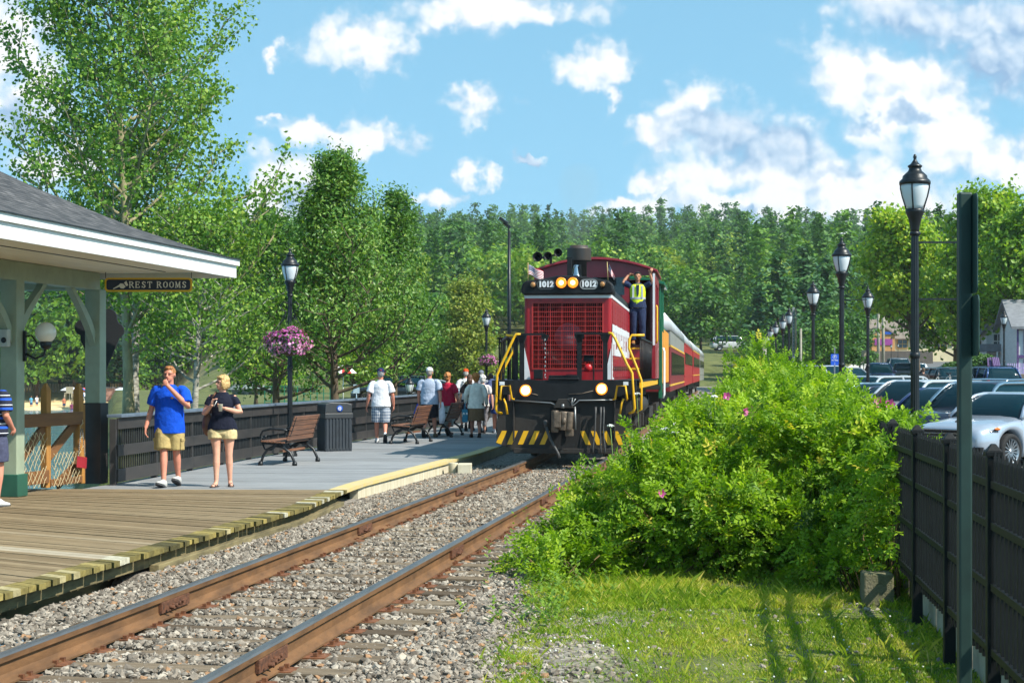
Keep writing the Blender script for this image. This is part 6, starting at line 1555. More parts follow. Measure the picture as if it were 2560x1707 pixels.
def car(kind, c, loc, rz, label, cat='car', rails=False, spokes=10, detail=None, dash=None, group='parked cars'):
    key = (kind, c, rails, spokes, detail, dash)
    if key in _proto:
        o = copy_tree(_proto[key]); place(o, loc, rz, label); o['category'] = cat; return o
    T = TY[kind]; L_, W_, R_ = T['L'], T['W']/2, T['R']; pm = paint(c)
    root = thing({'car':'parked_car','pickup':'pickup_truck','van':'van'}.get(cat,'parked_car'), label, cat, loc, rz, group); _proto[key] = root
    dx = [d[0] for d in T['deck']]; dz = [d[1] for d in T['deck']]
    xs = sorted(set(list(np.round(np.linspace(0,L_,36),3))+[round(w+R_*1.13*math.cos(a),3) for w in T['wb'] for a in np.linspace(0,PI,13)]+[round(d,3) for d in dx]))
    rings = []
    for x in xs:
        top = float(np.interp(x, dx, dz)); w = W_*float(np.interp(x,[0,.06,.25,.6,1.2,L_-1.2,L_-.5,L_-.08,L_],[.78,.87,.94,.98,1,1,.97,.9,.84]))
        z0 = float(np.interp(x,[0,.15,.5,L_-.5,L_-.1,L_],[.38,.27,.2,.22,.3,.42]))
        for wx in T['wb']:
            q = (R_*1.13)**2-(x-wx)**2
            if q > 0: z0 = max(z0, R_+math.sqrt(q))
        z0 = min(z0, top-.12); h = top-z0
        half = [(.80*w,z0),(.96*w,z0+.02),(w,z0+.3*h),(.995*w,z0+.62*h),(.97*w,z0+.82*h),(.90*w,top-.03),(.72*w,top+.005),(.35*w,top+.03)]
        X = L_/2-x
        rings.append([(X,y,z) for y,z in half]+[(X,-y,z) for y,z in half[::-1]])
    m = MB(); m.loft(rings); body = m.build('body', pm, root)
    a, b_, c_, d_ = T['gh']; rz_ = T['roof']; X = lambda x: L_/2-x
    bz = lambda x: float(np.interp(x, dx, dz))-.02
    def ghs(x, f):     # section of the glasshouse at x
        zt = bz(x)+.03+(rz_-bz(x)-.03)*f; wb = W_*.91; wt = W_*(.91-.21*f)
        return [(X(x),wb,bz(x)),(X(x),(wb+wt)/2+.015,(bz(x)+zt)/2),(X(x),wt,zt-.02),(X(x),wt*.6,zt+.015*f),(X(x),-wt*.6,zt+.015*f),(X(x),-wt,zt-.02),(X(x),-(wb+wt)/2-.015,(bz(x)+zt)/2),(X(x),-wb,bz(x))]
    st = [(a,.0)]+[(a+(b_-a)*t, math.sin(t*PI/2)**.9*.98) for t in (.25,.5,.75)]+[(b_,.985),((b_+c_)/2,1.0),(c_,.97)]+[(c_+(d_-c_)*t, .97*math.cos(t*PI/2)**.8) for t in (.35,.7)]+[(d_,.0)]
    m = MB(); m.loft([ghs(x,f) for x,f in st], smooth=True); m.build('window_glass', cglass, root)
    m = MB(); rr_ = []
    for x, f in [(b_-.2,.88),(b_-.1,.94),(b_,.985),((b_+c_)/2,1.0),(c_,.97),(c_+.14*(d_-c_)/.6,.9)]:
        s_ = ghs(x,f); up = .012
        rr_.append([(p[0],p[1]*1.012,p[2]+up) for p in s_[2:6]]+[(p[0],p[1]*.99,p[2]-.02) for p in s_[2:6][::-1]])
    m.loft(rr_); m.build('roof', pm, root)
    m = MB()
    for s in (-1,1):
        P = []
        for x, f in st: q = ghs(x,f)[2]; P.append((q[0], s*q[1]*1.008, q[2]))
        m.tube(P, .048, 6, sq=(1,.9)); 
        for x in ((b_+c_)/2-.05, c_-.05 if kind != 'pickup' else c_):
            f = 1.0; q = ghs(x,f); m.tube([(q[0][0]-.02,s*q[0][1]*1.0,q[0][2]),(q[1][0],s*q[1][1]*1.005,q[1][2]),(q[2][0]+.02,s*q[2][1]*1.005,q[2][2])], .05, 6)
        m.bar((X(a)-.1,s*W_*.915,bz(a)+.01),(X(d_)+.1,s*W_*.915,bz(d_)+.01),.03,.03)
    m.build('pillar', pm if not dash == 'chrome' else chrome, root)
    m = MB(); m.box((X(a+.35),0,bz(a)-.08),(.8,W_*1.6,.12)); m.box((X((b_+c_)/2-.1),W_*.4,bz(a)+.12),(.2,.5,.6)); m.box((X((b_+c_)/2-.1),-W_*.4,bz(a)+.12),(.2,.5,.6)); 
    for s in (-1,1):
        m.box((X((b_+c_)/2-.12),s*W_*.4,bz(a)+.42),(.1,.24,.2)); m.box((X(c_-.25),s*W_*.4,bz(a)+.2),(.15,.5,.5))
    m.tube([(X(a+.75),W_*.4+.16*math.cos(t*PI/5),bz(a)+.05+.16*math.sin(t*PI/5)) for t in range(11)],.018,5,cap=False); m.box((X(b_+.12),0,T['roof']-.14),(.04,.22,.07)); m.build('interior', inter, root, bevel=.02)
    for wx in T['wb']:
        for s in (-1,1):
            m = MB(); Rm = Matrix.Rotation(-PI/2*s,3,'X'); c0 = (X(wx), s*(W_-.10), R_)
            m.lathe([(R_*.62,-.11),(R_*.94,-.11),(R_,-.07),(R_,.07),(R_*.94,.105),(R_*.72,.11),(R_*.70,.06)], c0, 28, R=Rm); w_ = m.build('wheel', tyre, root)
            m = MB(); m.lathe([(R_*.64,.05),(R_*.72,.095),(R_*.70,.1),(R_*.66,.06)], c0, 28, R=Rm); m.lathe([(0,.08),(R_*.16,.075),(R_*.17,.05)], c0, 14, R=Rm)
            for k in range(spokes):
                an = 2*PI*k/spokes; e = Vector((math.cos(an),0,math.sin(an))); yy = Vector((0,s*.065,0))
                m.bar(Vector(c0)+e*R_*.12+yy, Vector(c0)+e*R_*.70+yy*1.15, .022 if spokes > 8 else .05, .02, up=(0,s,0))
            m.build('rim', alloy, w_)
            m = MB(); m.lathe([(0,-.02),(R_*.66,-.02),(R_*.66,.0),(0,.0)], c0, 20, R=Rm); m.build('brake_disc', trimk, w_)
    # front and rear fittings
    zt = float(np.interp(.08,dx,dz))
    for s in (-1,1):
        m = MB(); xf = .16
        if detail == 'lux': m.loft([[(X(x),s*y,z) for y,z in P] for x, P in ((.17,[(W_*.60,.60),(W_*.62,.71),(W_*.62,.71),(W_*.60,.60)]),(.15,[(W_*.60,.60),(W_*.66,.73),(W_*.74,.72),(W_*.7,.58)]),(.30,[(W_*.80,.60),(W_*.80,.76),(W_*.92,.76),(W_*.93,.62)]),(.68,[(W_*.95,.72),(W_*.93,.80),(W_*.96,.80),(W_*.97,.73)]))], smooth=True)
        else: m.sphere((X(.17),s*W_*.74,zt*.86),(.14,.19,.10),14,8); m.sphere((X(.34),s*W_*.88,zt*.90),(.22,.07,.07),12,8)
        hl_ = m.build('headlight', clr if detail != 'lux' else M('headlamp dark',(74,80,88),.12,metal=.3,var=.2,vs=20), root)
        m = MB(); m.sphere((X(.5 if detail == 'lux' else .42),s*W_*.955,zt*(.93 if detail != 'lux' else 1.0)),(.10,.025,.03),10,6); m.build('indicator', orl, hl_)
        if detail == 'lux':
            m = MB(); m.tube([(X(.2),s*W_*.7,.735),(X(.35),s*W_*.86,.765),(X(.6),s*W_*.95,.80)],.012,6); m.build('lamp_strip', whitem, hl_)
        m = MB(); m.sphere((X(L_-.12),s*W_*.80,.86*bz(L_-.4)),(.1,.13,.11),12,8); m.build('tail_light', redl, root)
        m = MB(); m.sphere((X(a+.45),s*(W_+.09),bz(a)+.08),(.07,.11,.075),12,8); m.bar((X(a+.45),s*W_*.92,bz(a)+.03),(X(a+.45),s*(W_+.05),bz(a)+.05),.04,.03); m.build('mirror', pm, root)
        m = MB()
        for x in ((b_+c_)/2+.1, (b_+c_)/2-.95): m.bar((X(x)-.1,s*(W_*.985),bz(x)-.12),(X(x)+.1,s*(W_*.985),bz(x)-.12),.02,.025)
        m.build('door_handle', chrome, root)
    m = MB()
    if detail == 'lux':
        g_ = [(-.50,.73),(-.44,.77),(.44,.77),(.50,.73),(.42,.47),(.36,.44),(-.36,.44),(-.42,.47)]
        m.prism(g_, .14, Matrix.Translation((X(-.05),0,0)) @ Matrix.Rotation(PI/2,4,'Z')); gg = m.build('grille', trimk, root, bevel=.01)
        m = MB()
        for z in (.5,.565,.63,.695): m.box((X(-.058),0,z),(.02,.86-.0+(z-.6)*.3,.022))
        m.box((X(-.062),0,.6),(.012,.02,.32)); m.tube([(X(-.05),y,z) for y,z in g_+[g_[0]]],.02,6); m.build('grille_slat', chrome, gg)
        m = MB(); m.lathe([(.034,-.004),(.04,-.004),(.04,.004),(.034,.004)], (X(.42),0,.905), 18, R=Matrix.Rotation(PI/2,3,'Y'))
        for k in range(3): an = PI/2+2*PI*k/3; m.tube([(X(.42),0,.905),(X(.42),.037*math.cos(an),.905+.037*math.sin(an))],[.008,.003],5)
        m.tube([(X(.42),0,.80),(X(.42),0,.87)],.006,6); m.build('bonnet_star', chrome, root)
        m = MB()
        for s in (-1,1): m.prism([(s*.52,.30),(s*.86,.34),(s*.88,.44),(s*.56,.42)][::s], .1, Matrix.Translation((X(.0),0,0)) @ Matrix.Rotation(PI/2,4,'Z'))
        m.prism([(-.45,.28),(.45,.28),(.4,.4),(-.4,.4)], .1, Matrix.Translation((X(-.02),0,0)) @ Matrix.Rotation(PI/2,4,'Z')); m.build('air_intake', trimk, root)
    else:
        m.prism([(-.45,zt*.66),(.45,zt*.66),(.52,zt*.9),(-.52,zt*.9)], .1, Matrix.Translation((X(-.02),0,0)) @ Matrix.Rotation(PI/2,4,'Z')); gg = m.build('grille', trimk, root)
        m = MB(); m.box((X(-.025),0,zt*.80),(.02,.9,.03)); m.build('grille_bar', chrome, gg)
        m = MB(); m.box((X(.05),0,.36),(.06,W_*1.3,.12)); m.build('bumper', trimk, root, bevel=.02)
    if kind == 'pickup' and detail == 'text':
        fontobj(gg,'TOYOTA',(X(-.045),0,zt*.79),.16,alloy,rot=(PI/2,0,PI/2),off=.003)
    m = MB(); m.box((X(L_)-.0,0,.72),(.02,.5,.12)); m.build('number_plate', whitem, root)
    m = MB(); m.box((0,0,.3),(L_*.8,W_*1.6,.16)); m.build('underbody', trimk, root)
    if rails:
        for s in (-1,1):
            m = MB(); m.tube([(X(b_+.1),s*W_*.66,rz_-.03),(X(b_+.25),s*W_*.66,rz_+.05),(X((b_+c_)/2),s*W_*.66,rz_+.06),(X(c_-.2),s*W_*.66,rz_+.05),(X(c_),s*W_*.66,rz_-.03)],.024,6); m.build('roof_rail', chrome if rails == 'c' else trimk, root)
    if dash == 'shade':
        m = MB(); m.box((X(a+.32),-.15,bz(a)+.03),(.4,1.0,.02), Matrix.Rotation(.25,3,'Y')); m.sphere((X(a+.3),.42,bz(a)+.05),(.12,.14,.07)); m.build('dash_cover', M('yellow papers',(226,196,96),.7,var=.1), root)
    if dash == 'paper':
        m = MB(); m.box((X(a+.42),-.1,bz(a)+.05),(.3,1.1,.012), Matrix.Rotation(.2,3,'Y')); m.build('dash_paper', M('pale papers',(226,214,180),.7,var=.1), root)
    return root
HD = math.atan2(-.62,-.785)
def nearcar(kind, c, u, v, Y, label, **k):
    # front centre (on the ground) at the given spot
    f = at(u, v, Y); d = Vector((math.cos(HD),math.sin(HD),0)); p = Vector((f.x,Y,0))-d*TY[kind]['L']/2; p.z = Hs(p.x,p.y)+.03
    return car(kind, c, p, k.pop('rz',HD), label, **k)
nearcar('sedan',(184,194,208),2359,0,33.4,'silver blue luxury sedan with wide chrome grille and multi spoke wheel, nearest the fence', spokes=15, detail='lux', dash='paper')
nearcar('suv',(52,54,70),2318,0,37.2,'dark plum SUV with silver roof rails and clear headlights behind the silver sedan', rails='c', dash='chrome')
nearcar('hatch',(30,48,98),2240,0,41.3,'dark blue car between the plum SUV and the white one')
nearcar('suv',(208,212,218),2170,0,45.2,'white crossover with large side windows left of the near lamp post')
nearcar('sedan',(40,48,74),2113,0,49.4,'dark navy car with yellow papers on its dashboard', dash='shade')
nearcar('hatch',(150,180,196),2098,0,54.2,'pale blue hatchback peeking over the rose bush')
nearcar('suv',(196,198,200),2085,0,58.5,'silver estate car farthest along the fence row')
def onlot(kind, c, u, Y, rz, label, **k):
    x = at(u,0,Y).x; return car(kind, c, (x,Y,Hs(x,Y)+.06), rz, label, **k)
onlot('pickup',(34,52,90),2196,118,-PI/2-.12,'dark blue pickup truck facing the camera with lit amber lamps', cat='pickup', detail='text', group='cars on the street')
onlot('suv',(88,84,80),2262,128,PI/2-.25,'grey brown SUV parked at the kerb behind the blue pickup', group='cars on the street')
onlot('pickup',(104,110,114),2244,138,-PI/2-.1,'grey pickup truck partly hidden behind the blue pickup', cat='pickup', group='cars on the street')
onlot('sedan',(226,228,230),2292,136,PI/2-.3,'white saloon parked uphill of the grey brown SUV', group='cars on the street')
onlot('suv',(32,34,40),2352,78,PI/2+.05,'black SUV carrying bicycles on its rear rack', group='cars across the lot')
onlot('suv',(34,60,56),2396,84,PI/2-.05,'dark green estate car right of the black SUV with bicycles', group='cars across the lot')
onlot('hatch',(70,74,84),2424,86,PI/2,'grey hatchback with tall red tail lamps behind the green post', group='cars across the lot')
onlot('suv',(48,78,130),2472,82,PI/2+.05,'blue estate car seen from behind near the purple house', rails=True, group='cars across the lot')
onlot('sedan',(176,34,58),2046,72,PI+.25,'red saloon glinting behind the lamp posts', group='cars across the lot')
onlot('van',(222,224,228),2058,92,-PI/2+.4,'white van above the red saloon', cat='van', group='cars across the lot')
onlot('suv',(186,192,196),2112,96,-PI/2+.5,'silver SUV between the parking sign and the blue pickup', group='cars across the lot')
onlot('hatch',(120,168,180),2085,62,PI+.4,'pale teal hatchback under the blue parking sign', group='cars across the lot')
onlot('sedan',(214,216,220),2120,66,PI+.3,'white saloon right of the blue parking sign', group='cars across the lot')
onlot('hatch',(60,110,140),2024,66,PI+.35,'blue hatchback half hidden by the top of the rose bush', group='cars across the lot')
onlot('van',(226,228,230),1822,228,.15,'white van on the slope beyond the tail of the train', cat='van', group='cars across the lot')
onlot('suv',(30,32,34),960+20,96,PI,'dark car behind the railing beside the man in white', group='cars beyond the railing')
onlot('sedan',(176,182,186),1090-38,102,PI+.1,'silver car behind the railing beyond the dock lantern', group='cars beyond the railing')
onlot('suv',(38,42,46),1262-30,110,PI/2,'dark car glimpsed through the locomotive handrails', group='cars beyond the railing')
onlot('sedan',(190,194,198),2372,128,PI,'silver car at the top of the uphill street', group='cars on the street')
# bicycles on the rack
def bicycle(loc, rz, label):
    r = thing('bicycle', label, 'bicycle', loc, rz, 'bicycles on the rack')
    for x in (-.52,.52):
        m = MB(); P = [(x+.33*math.cos(2*PI*k/20),0,.34+.33*math.sin(2*PI*k/20)) for k in range(21)]; m.tube(P,.022,6,cap=False)
        for k in range(8): an = PI*k/4; m.tube([(x,0,.34),(x+.32*math.cos(an),0,.34+.32*math.sin(an))],.004,4)
        m.build('wheel', tyre, r)
    m = MB()
    for a, b_ in (((-.52,.34),(-.08,.34)),((-.08,.34),(-.2,.85)),((-.2,.85),(-.52,.34)),((-.18,.78),(.36,.82)),((-.08,.34),(.38,.74)),((.34,.95),(.52,.34))): m.tube([(a[0],0,a[1]),(b_[0],0,b_[1])],.018,6)
    m.build('frame', greym, r); m = MB(); m.sphere((-.2,0,.9),(.13,.06,.03)); m.build('saddle', blackm, r); m = MB(); m.tube([(.3,-.28,1.0),(.34,0,.96),(.3,.28,1.0)],.015,6); m.build('handlebar', blackm, r)
xb = at(2362,0,75.4).x; zb = Hs(xb,75.4)
bicycle((xb-.1,75.45,zb+.55),.15,'bicycle with silver wheels on the left of the rack')
bicycle((xb+.35,75.3,zb+.6),-.3,'bicycle tilted behind the first one on the rack')
bp_ = gr(2308,956,.3); xq = at(2308,0,76).x
person('person in khaki trousers bending into the back of a car across the lot', (xq,76,Hs(xq,76)+.04), PI, 1.72, dict(head=0), 'fair', 1.05, ('short',(90,70,50)), (cloth('dark shirt cloth',(60,58,60)),'tee','short',.86), (cloth('pale khaki',(196,168,132)),'shorts',.95,1.15), (90,80,70), vox=.012)
# ---------------------------------------------------------------- trees
barkw = M('white birch bark', (196,192,178), .8, var=.22, vs=5, stretch=(1,1,4), bump=.2, col2=(110,104,94)); barkb = M('grey brown bark', (98,84,66), .9, var=.25, vs=6, stretch=(1,1,.3), bump=.4)
barkp = M('pale aspen bark', (150,142,108), .85, var=.25, vs=4, stretch=(1,1,.4), bump=.3)
leaf_aspen = leafmat('aspen leaves', [(0.042,0.099,0.020),(0.096,0.206,0.030),(0.170,0.304,0.045),(0.342,0.431,0.070)], .30, .5, .28)
leaf_oak = leafmat('oak leaves', [(0.027,0.083,0.017),(0.068,0.167,0.026),(0.137,0.264,0.039),(0.296,0.392,0.084)], .28, .42, .4)
leaf_maple = leafmat('maple leaves', [(0.057,0.128,0.014),(0.137,0.264,0.020),(0.251,0.392,0.028),(0.455,0.491,0.042)], .38, .5)
leaf_yel = leafmat('olive leaves', [(0.068,0.118,0.020),(0.170,0.235,0.030),(0.319,0.353,0.056),(0.455,0.431,0.084)], .3, .55)
leaf_pine = leafmat('pine needles', [(0.023,0.078,0.030),(0.049,0.138,0.039),(0.103,0.206,0.045),(0.227,0.314,0.063)], .18, .6)
def gen_tree(seed, h, r0, cb, env, n_prim, elev, lean=(0,0), twigs=7, wob=.03, bend=.25, trunk_top=.97, fork=None):
    rng = random.Random(seed); mb = MB(); tp = []
    for i in range(11):
        t = i/10; tp.append(Vector((lean[0]*t+rng.uniform(-wob,wob)*h*.3*t*(1-t)*2, lean[1]*t+rng.uniform(-wob,wob)*h*.3*t*(1-t)*2, h*trunk_top*t)))
    mb.tube(tp, [max(.012, r0*(1.25 if i == 0 else 1)*(1-.93*(i/10)**.85)) for i in range(11)], 9)
    def trunk(t): q = t*10; i = min(int(q),9); return tp[i].lerp(tp[i+1], q-i)
    A = []; Nn = []
    def twig(p, d, L_, r, lvl):
        pts = [p]; dd = d.normalized()
        for k in range(3):
            dd = (dd+Vector((rng.uniform(-.25,.25),rng.uniform(-.25,.25),rng.uniform(-.1,.25)))).normalized(); pts.append(pts[-1]+dd*L_/3)
        mb.tube(pts, [r,r*.7,r*.45,r*.2], 5 if lvl else 6, cap=False)
        for f in (.3,.5,.7,.85,1.0):
            q = f*3; i = min(int(q),2); A.append(pts[i].lerp(pts[i+1], q-i)); Nn.append(dd)
    for i in range(n_prim):
        t = cb+(.985-cb)*((i+.5)/n_prim)**.95; p = trunk(t); az = i*2.399+rng.uniform(-.4,.4)
        L_ = env(t, az)*rng.uniform(.72,1.15); e = elev(t)+rng.uniform(-.15,.15)
        d = Vector((math.cos(az)*math.cos(e), math.sin(az)*math.cos(e), math.sin(e))); pts = [p]; dd = d.copy(); n = 6
        for k in range(n):
            dd = (dd+Vector((rng.uniform(-.16,.16),rng.uniform(-.16,.16),rng.uniform(-.1,.1)+bend*.3))).normalized(); pts.append(pts[-1]+dd*L_/n)
        r = max(.014, r0*.46*(1-t*.75)*min(1,L_/2.0)); mb.tube(pts, [r*(1-.88*k/n) for k in range(n+1)], 6, cap=False)
        for k in range(twigs):
            f = .22+.78*(k+.5)/twigs; q = f*n; j = min(int(q),n-1); b = pts[j].lerp(pts[j+1], q-j); d2 = (pts[j+1]-pts[j]).normalized()
            side = d2.cross(Vector((0,0,1))); side = side.normalized() if side.length > .01 else Vector((1,0,0))
            s = 1 if k % 2 else -1; dt = d2*.55+side*s*rng.uniform(.5,1.0)+Vector((0,0,rng.uniform(-.25,.55)))
            twig(b, dt, L_*.38*(1.15-.55*f)*rng.uniform(.7,1.3)+.12, r*.35+.004, 1)
        A.append(pts[-1]); Nn.append(dd)
    return mb, np.array([tuple(a) for a in A]), np.array([tuple(a) for a in Nn])
def foliage(A, n, sig, size, rng, asp=1.35, upb=.5, axis=None, tint_sd=.17, lo=.4, clump=True):
    idx = rng.integers(0, len(A), n); C = A[idx]+rng.normal(0,1,(n,3))*np.array(sig)
    ctr = A.mean(0); out = C-ctr; out /= np.maximum(np.linalg.norm(out,axis=1,keepdims=True),1e-6)
    Nn = rng.normal(0,1,(n,3))+out*.55+np.array([0,0,upb])
    S = rng.uniform(size[0],size[1],n); V, Fq = quads(C, S, Nn, rng, asp, .12)
    base = rng.random(len(A))*.30-.15 if clump else np.zeros(len(A))
    t = np.clip(lo+base[idx]+rng.normal(0,tint_sd,n),0,1)
    return V, Fq, np.repeat(t,4)
def hero(name, label, loc, seed, h, r0, cb, env, n_prim, elev, bark, lmat, n, sig, size, lo=.4, group=None, **k):
    asp = k.pop('asp',1.35); upb = k.pop('upb',.5)
    root = thing(name, label, 'tree', loc, 0, group); mb, A, Nn = gen_tree(seed, h, r0, cb, env, n_prim, elev, **k)
    mb.build('trunk', bark, root); rng = np.random.default_rng(seed)
    V, Fq, t = foliage(A, n, sig, size, rng, asp, upb, lo=lo); npmesh('crown', V, Fq, lmat, tint=t, parent=root); return root
def gz(u, Y): p = at(u,932,Y); return Vector((p.x,Y,Hs(p.x,Y)))
hero('aspen_tree','very tall airy aspen with pale trunk rising behind the station shelter', gz(322,47), 11, 17.0, .17, .14,
     lambda t,az: (4.9*(1-t)**.55+.4)*(1.18 if math.cos(az) > 0 else .98)*(1+.25*math.sin(3*az+t*9)), 66, lambda t: .18+.62*t, barkp, leaf_aspen, 50000, (.19,.19,.17), (.045,.078), .5, lean=(-.35,0), twigs=9, asp=1.2, bend=.5)
hero('birch_tree','white barked birch with a thick trunk and bright leaves behind the man in blue', gz(334,50), 12, 9.2, .19, .32,
     lambda t,az: 2.6*(1-t)**.5+.3, 30, lambda t: .25+.4*t, barkw, leaf_aspen, 9000, (.2,.2,.18), (.045,.07), .5, lean=(.15,0), twigs=7)
hero('birch_tree','crooked white birch with low spreading limbs between the man in blue and the woman', gz(478,46), 23, 6.2, .12, .22,
     lambda t,az: 2.7*(1-t)**.45+.4, 24, lambda t: .12+.5*t, barkw, leaf_aspen, 9500, (.2,.2,.2), (.042,.068), .56, lean=(.5,0), wob=.09, twigs=8)
hero('oak_tree','slim oak with glossy dark leaves and a tall pointed crown right of the flower basket', gz(838,48), 31, 8.1, .15, .16,
     lambda t,az: (3.2*(1-t)**.85+.22)*(1.12 if math.cos(az) > .1 else .9), 56, lambda t: .10+.62*t, barkb, leaf_oak, 26000, (.19,.19,.17), (.05,.09), .55, lean=(-.05,0), twigs=8, asp=2.3, bend=.5)
hero('oak_tree','second leader of oak foliage with its own peak right of the slim oak', gz(985,52), 33, 7.6, .10, .2,
     lambda t,az: 2.0*(1-t)**.8+.2, 34, lambda t: .12+.65*t, barkb, leaf_oak, 12000, (.17,.17,.15), (.045,.085), .42, lean=(.1,0), twigs=7, asp=2.3, bend=.5)
hero('oak_tree','dark oak crown behind the lamp post with the flower basket', gz(690,62), 35, 7.4, .16, .12,
     lambda t,az: 2.9*(1-t)**.5+.3, 44, lambda t: .15+.6*t, barkb, leaf_oak, 14000, (.24,.24,.2), (.06,.1), .26, twigs=8, asp=2.0)
hero('maple_tree','broad bright green maple with leaning twin trunk in front of the cream building', gz(2300,112), 41, 10.8, .34, .36,
     lambda t,az: 4.3*(1-t)**.42+.6, 34, lambda t: .25+.6*t, barkb, leaf_maple, 17000, (.42,.42,.34), (.11,.19), .62, lean=(-1.5,0), twigs=9, wob=.06)
hero('maple_tree','tall bright tree with rounded crown at the right edge behind the green post', gz(2475,105), 43, 11.4, .34, .22,
     lambda t,az: 3.7*(1-t)**.36+.7, 40, lambda t: .2+.6*t, barkb, leaf_maple, 20000, (.42,.42,.34), (.11,.19), .5, twigs=9)
hero('maple_tree','lower dark leafed tree behind the near lamp post and the cream building', gz(2390,125), 45, 9.5, .26, .2,
     lambda t,az: 3.6*(1-t)**.36+.7, 30, lambda t: .15+.6*t, barkb, leaf_maple, 11000, (.5,.5,.4), (.13,.22), .22, twigs=8)
hero('maple_tree','leafy tree shading the white house at the right frame edge', gz(2580,98), 47, 9.8, .26, .3,
     lambda t,az: 3.4*(1-t)**.36+.7, 30, lambda t: .15+.6*t, barkb, leaf_maple, 12000, (.42,.42,.34), (.11,.18), .34, twigs=8)
hero('olive_tree','rounded olive yellow tree behind the lamp post left of the locomotive', gz(1165,118), 51, 7.6, .2, .12,
     lambda t,az: 2.6*(1-t)**.42+.4, 40, lambda t: .2+.7*t, barkb, leaf_yel, 14000, (.3,.3,.26), (.09,.15), .42, twigs=8, asp=1.8)
hero('willow_tree','low spreading light green tree behind the man in white', gz(885,105), 53, 4.4, .14, .2,
     lambda t,az: 3.0*(1-t)**.3+.5, 30, lambda t: .05+.5*t, barkb, leaf_maple, 11000, (.34,.34,.12), (.08,.14), .5, twigs=8, asp=2.2)
hero('willow_tree','small feathery light green tree behind the lamp post by the bench', gz(640,98), 55, 3.9, .12, .2,
     lambda t,az: 2.2*(1-t)**.3+.5, 24, lambda t: .1+.6*t, barkb, leaf_maple, 7000, (.3,.3,.16), (.08,.13), .45, twigs=7, asp=2.0)

# ---- woodland templates
def pine_template(seed, levels=15, nb=6, nq=7, size=.030):
    rng = np.random.default_rng(seed); C = []; Nn = []; S = []; ph = rng.uniform(0,6.3,3)
    for l in range(levels):
        t = .14+.86*(l+rng.uniform(-.35,.35))/levels; t = min(t,.985)
        R_ = (.175*(1-t)**.5+.016)*rng.uniform(.6,1.25); az0 = rng.uniform(0,6.3)
        for b in range(nb):
            az = az0+2*PI*b/nb+rng.normal(0,.35); L_ = R_*rng.uniform(.45,1.35)*(1+.28*math.sin(az+ph[0]+t*5)); up = rng.normal(.03,.03)
            for q in range(nq):
                f = (q+.6)/nq; sp = .22*L_*rng.normal(0,1)
                C.append((math.cos(az)*L_*f-math.sin(az)*sp, math.sin(az)*L_*f+math.cos(az)*sp, t+up*f+rng.normal(0,.016)))
                Nn.append((rng.normal(0,.65)+math.cos(az)*.5, rng.normal(0,.65)+math.sin(az)*.5, 1.0)); S.append(size*rng.uniform(.6,1.4)*(1.1-.35*t))
    return np.array(C), np.array(Nn), np.array(S)
def leafy_template(seed, n=700, size=.034, lumps=16):
    rng = np.random.default_rng(seed); L_ = []
    for k in range(lumps):
        a = rng.uniform(0,6.3); t = rng.uniform(.28,.9); r = .26*math.sqrt(max(.05,1-((t-.55)/.47)**2))*rng.uniform(.3,1)
        L_.append((r*math.cos(a), r*math.sin(a), t, rng.uniform(.09,.16)))
    L_ = np.array(L_); i = rng.integers(0,lumps,n); d = rng.normal(0,1,(n,3)); d /= np.linalg.norm(d,axis=1,keepdims=True)
    C = L_[i,:3]+d*(L_[i,3]*rng.uniform(.7,1.05,n))[:,None]*np.array([1,1,.8]); Nn = d+rng.normal(0,.45,(n,3))+np.array([0,0,.5])
    return C, Nn, size*rng.uniform(.7,1.35,n)
FAR = [pine_template(100+i, 15, 6, 6, .032) for i in range(5)]+[leafy_template(200+i, 420, .040, 16) for i in range(5)]
NEAR = [pine_template(120+i, 18, 6, 8, .025) for i in range(3)]+[leafy_template(220+i, 1100, .026, 22) for i in range(3)]
MID = [pine_template(300+i, 19, 7, 10, .023) for i in range(3)]+[leafy_template(400+i, 2400, .021, 26) for i in range(4)]
def inst(Tm, P, Hh, Wd, az, t0, rng, tsd=.10):
    C, Nn, S = Tm; c, s = math.cos(az), math.sin(az); X = C[:,0]*c-C[:,1]*s; Y = C[:,0]*s+C[:,1]*c
    V, Fq = quads(np.stack([X*Hh*Wd+P[0], Y*Hh*Wd+P[1], C[:,2]*Hh+P[2]],1), S*Hh, Nn, rng, 1.5, .1)
    return V, Fq, np.repeat(np.clip(t0+rng.normal(0,tsd,len(C)),0,1),4)
forestm = leafmat('forest foliage', [(0.013,0.053,0.014),(0.035,0.111,0.019),(0.082,0.195,0.019),(0.153,0.285,0.021),(0.284,0.348,0.043)], .25, .6)
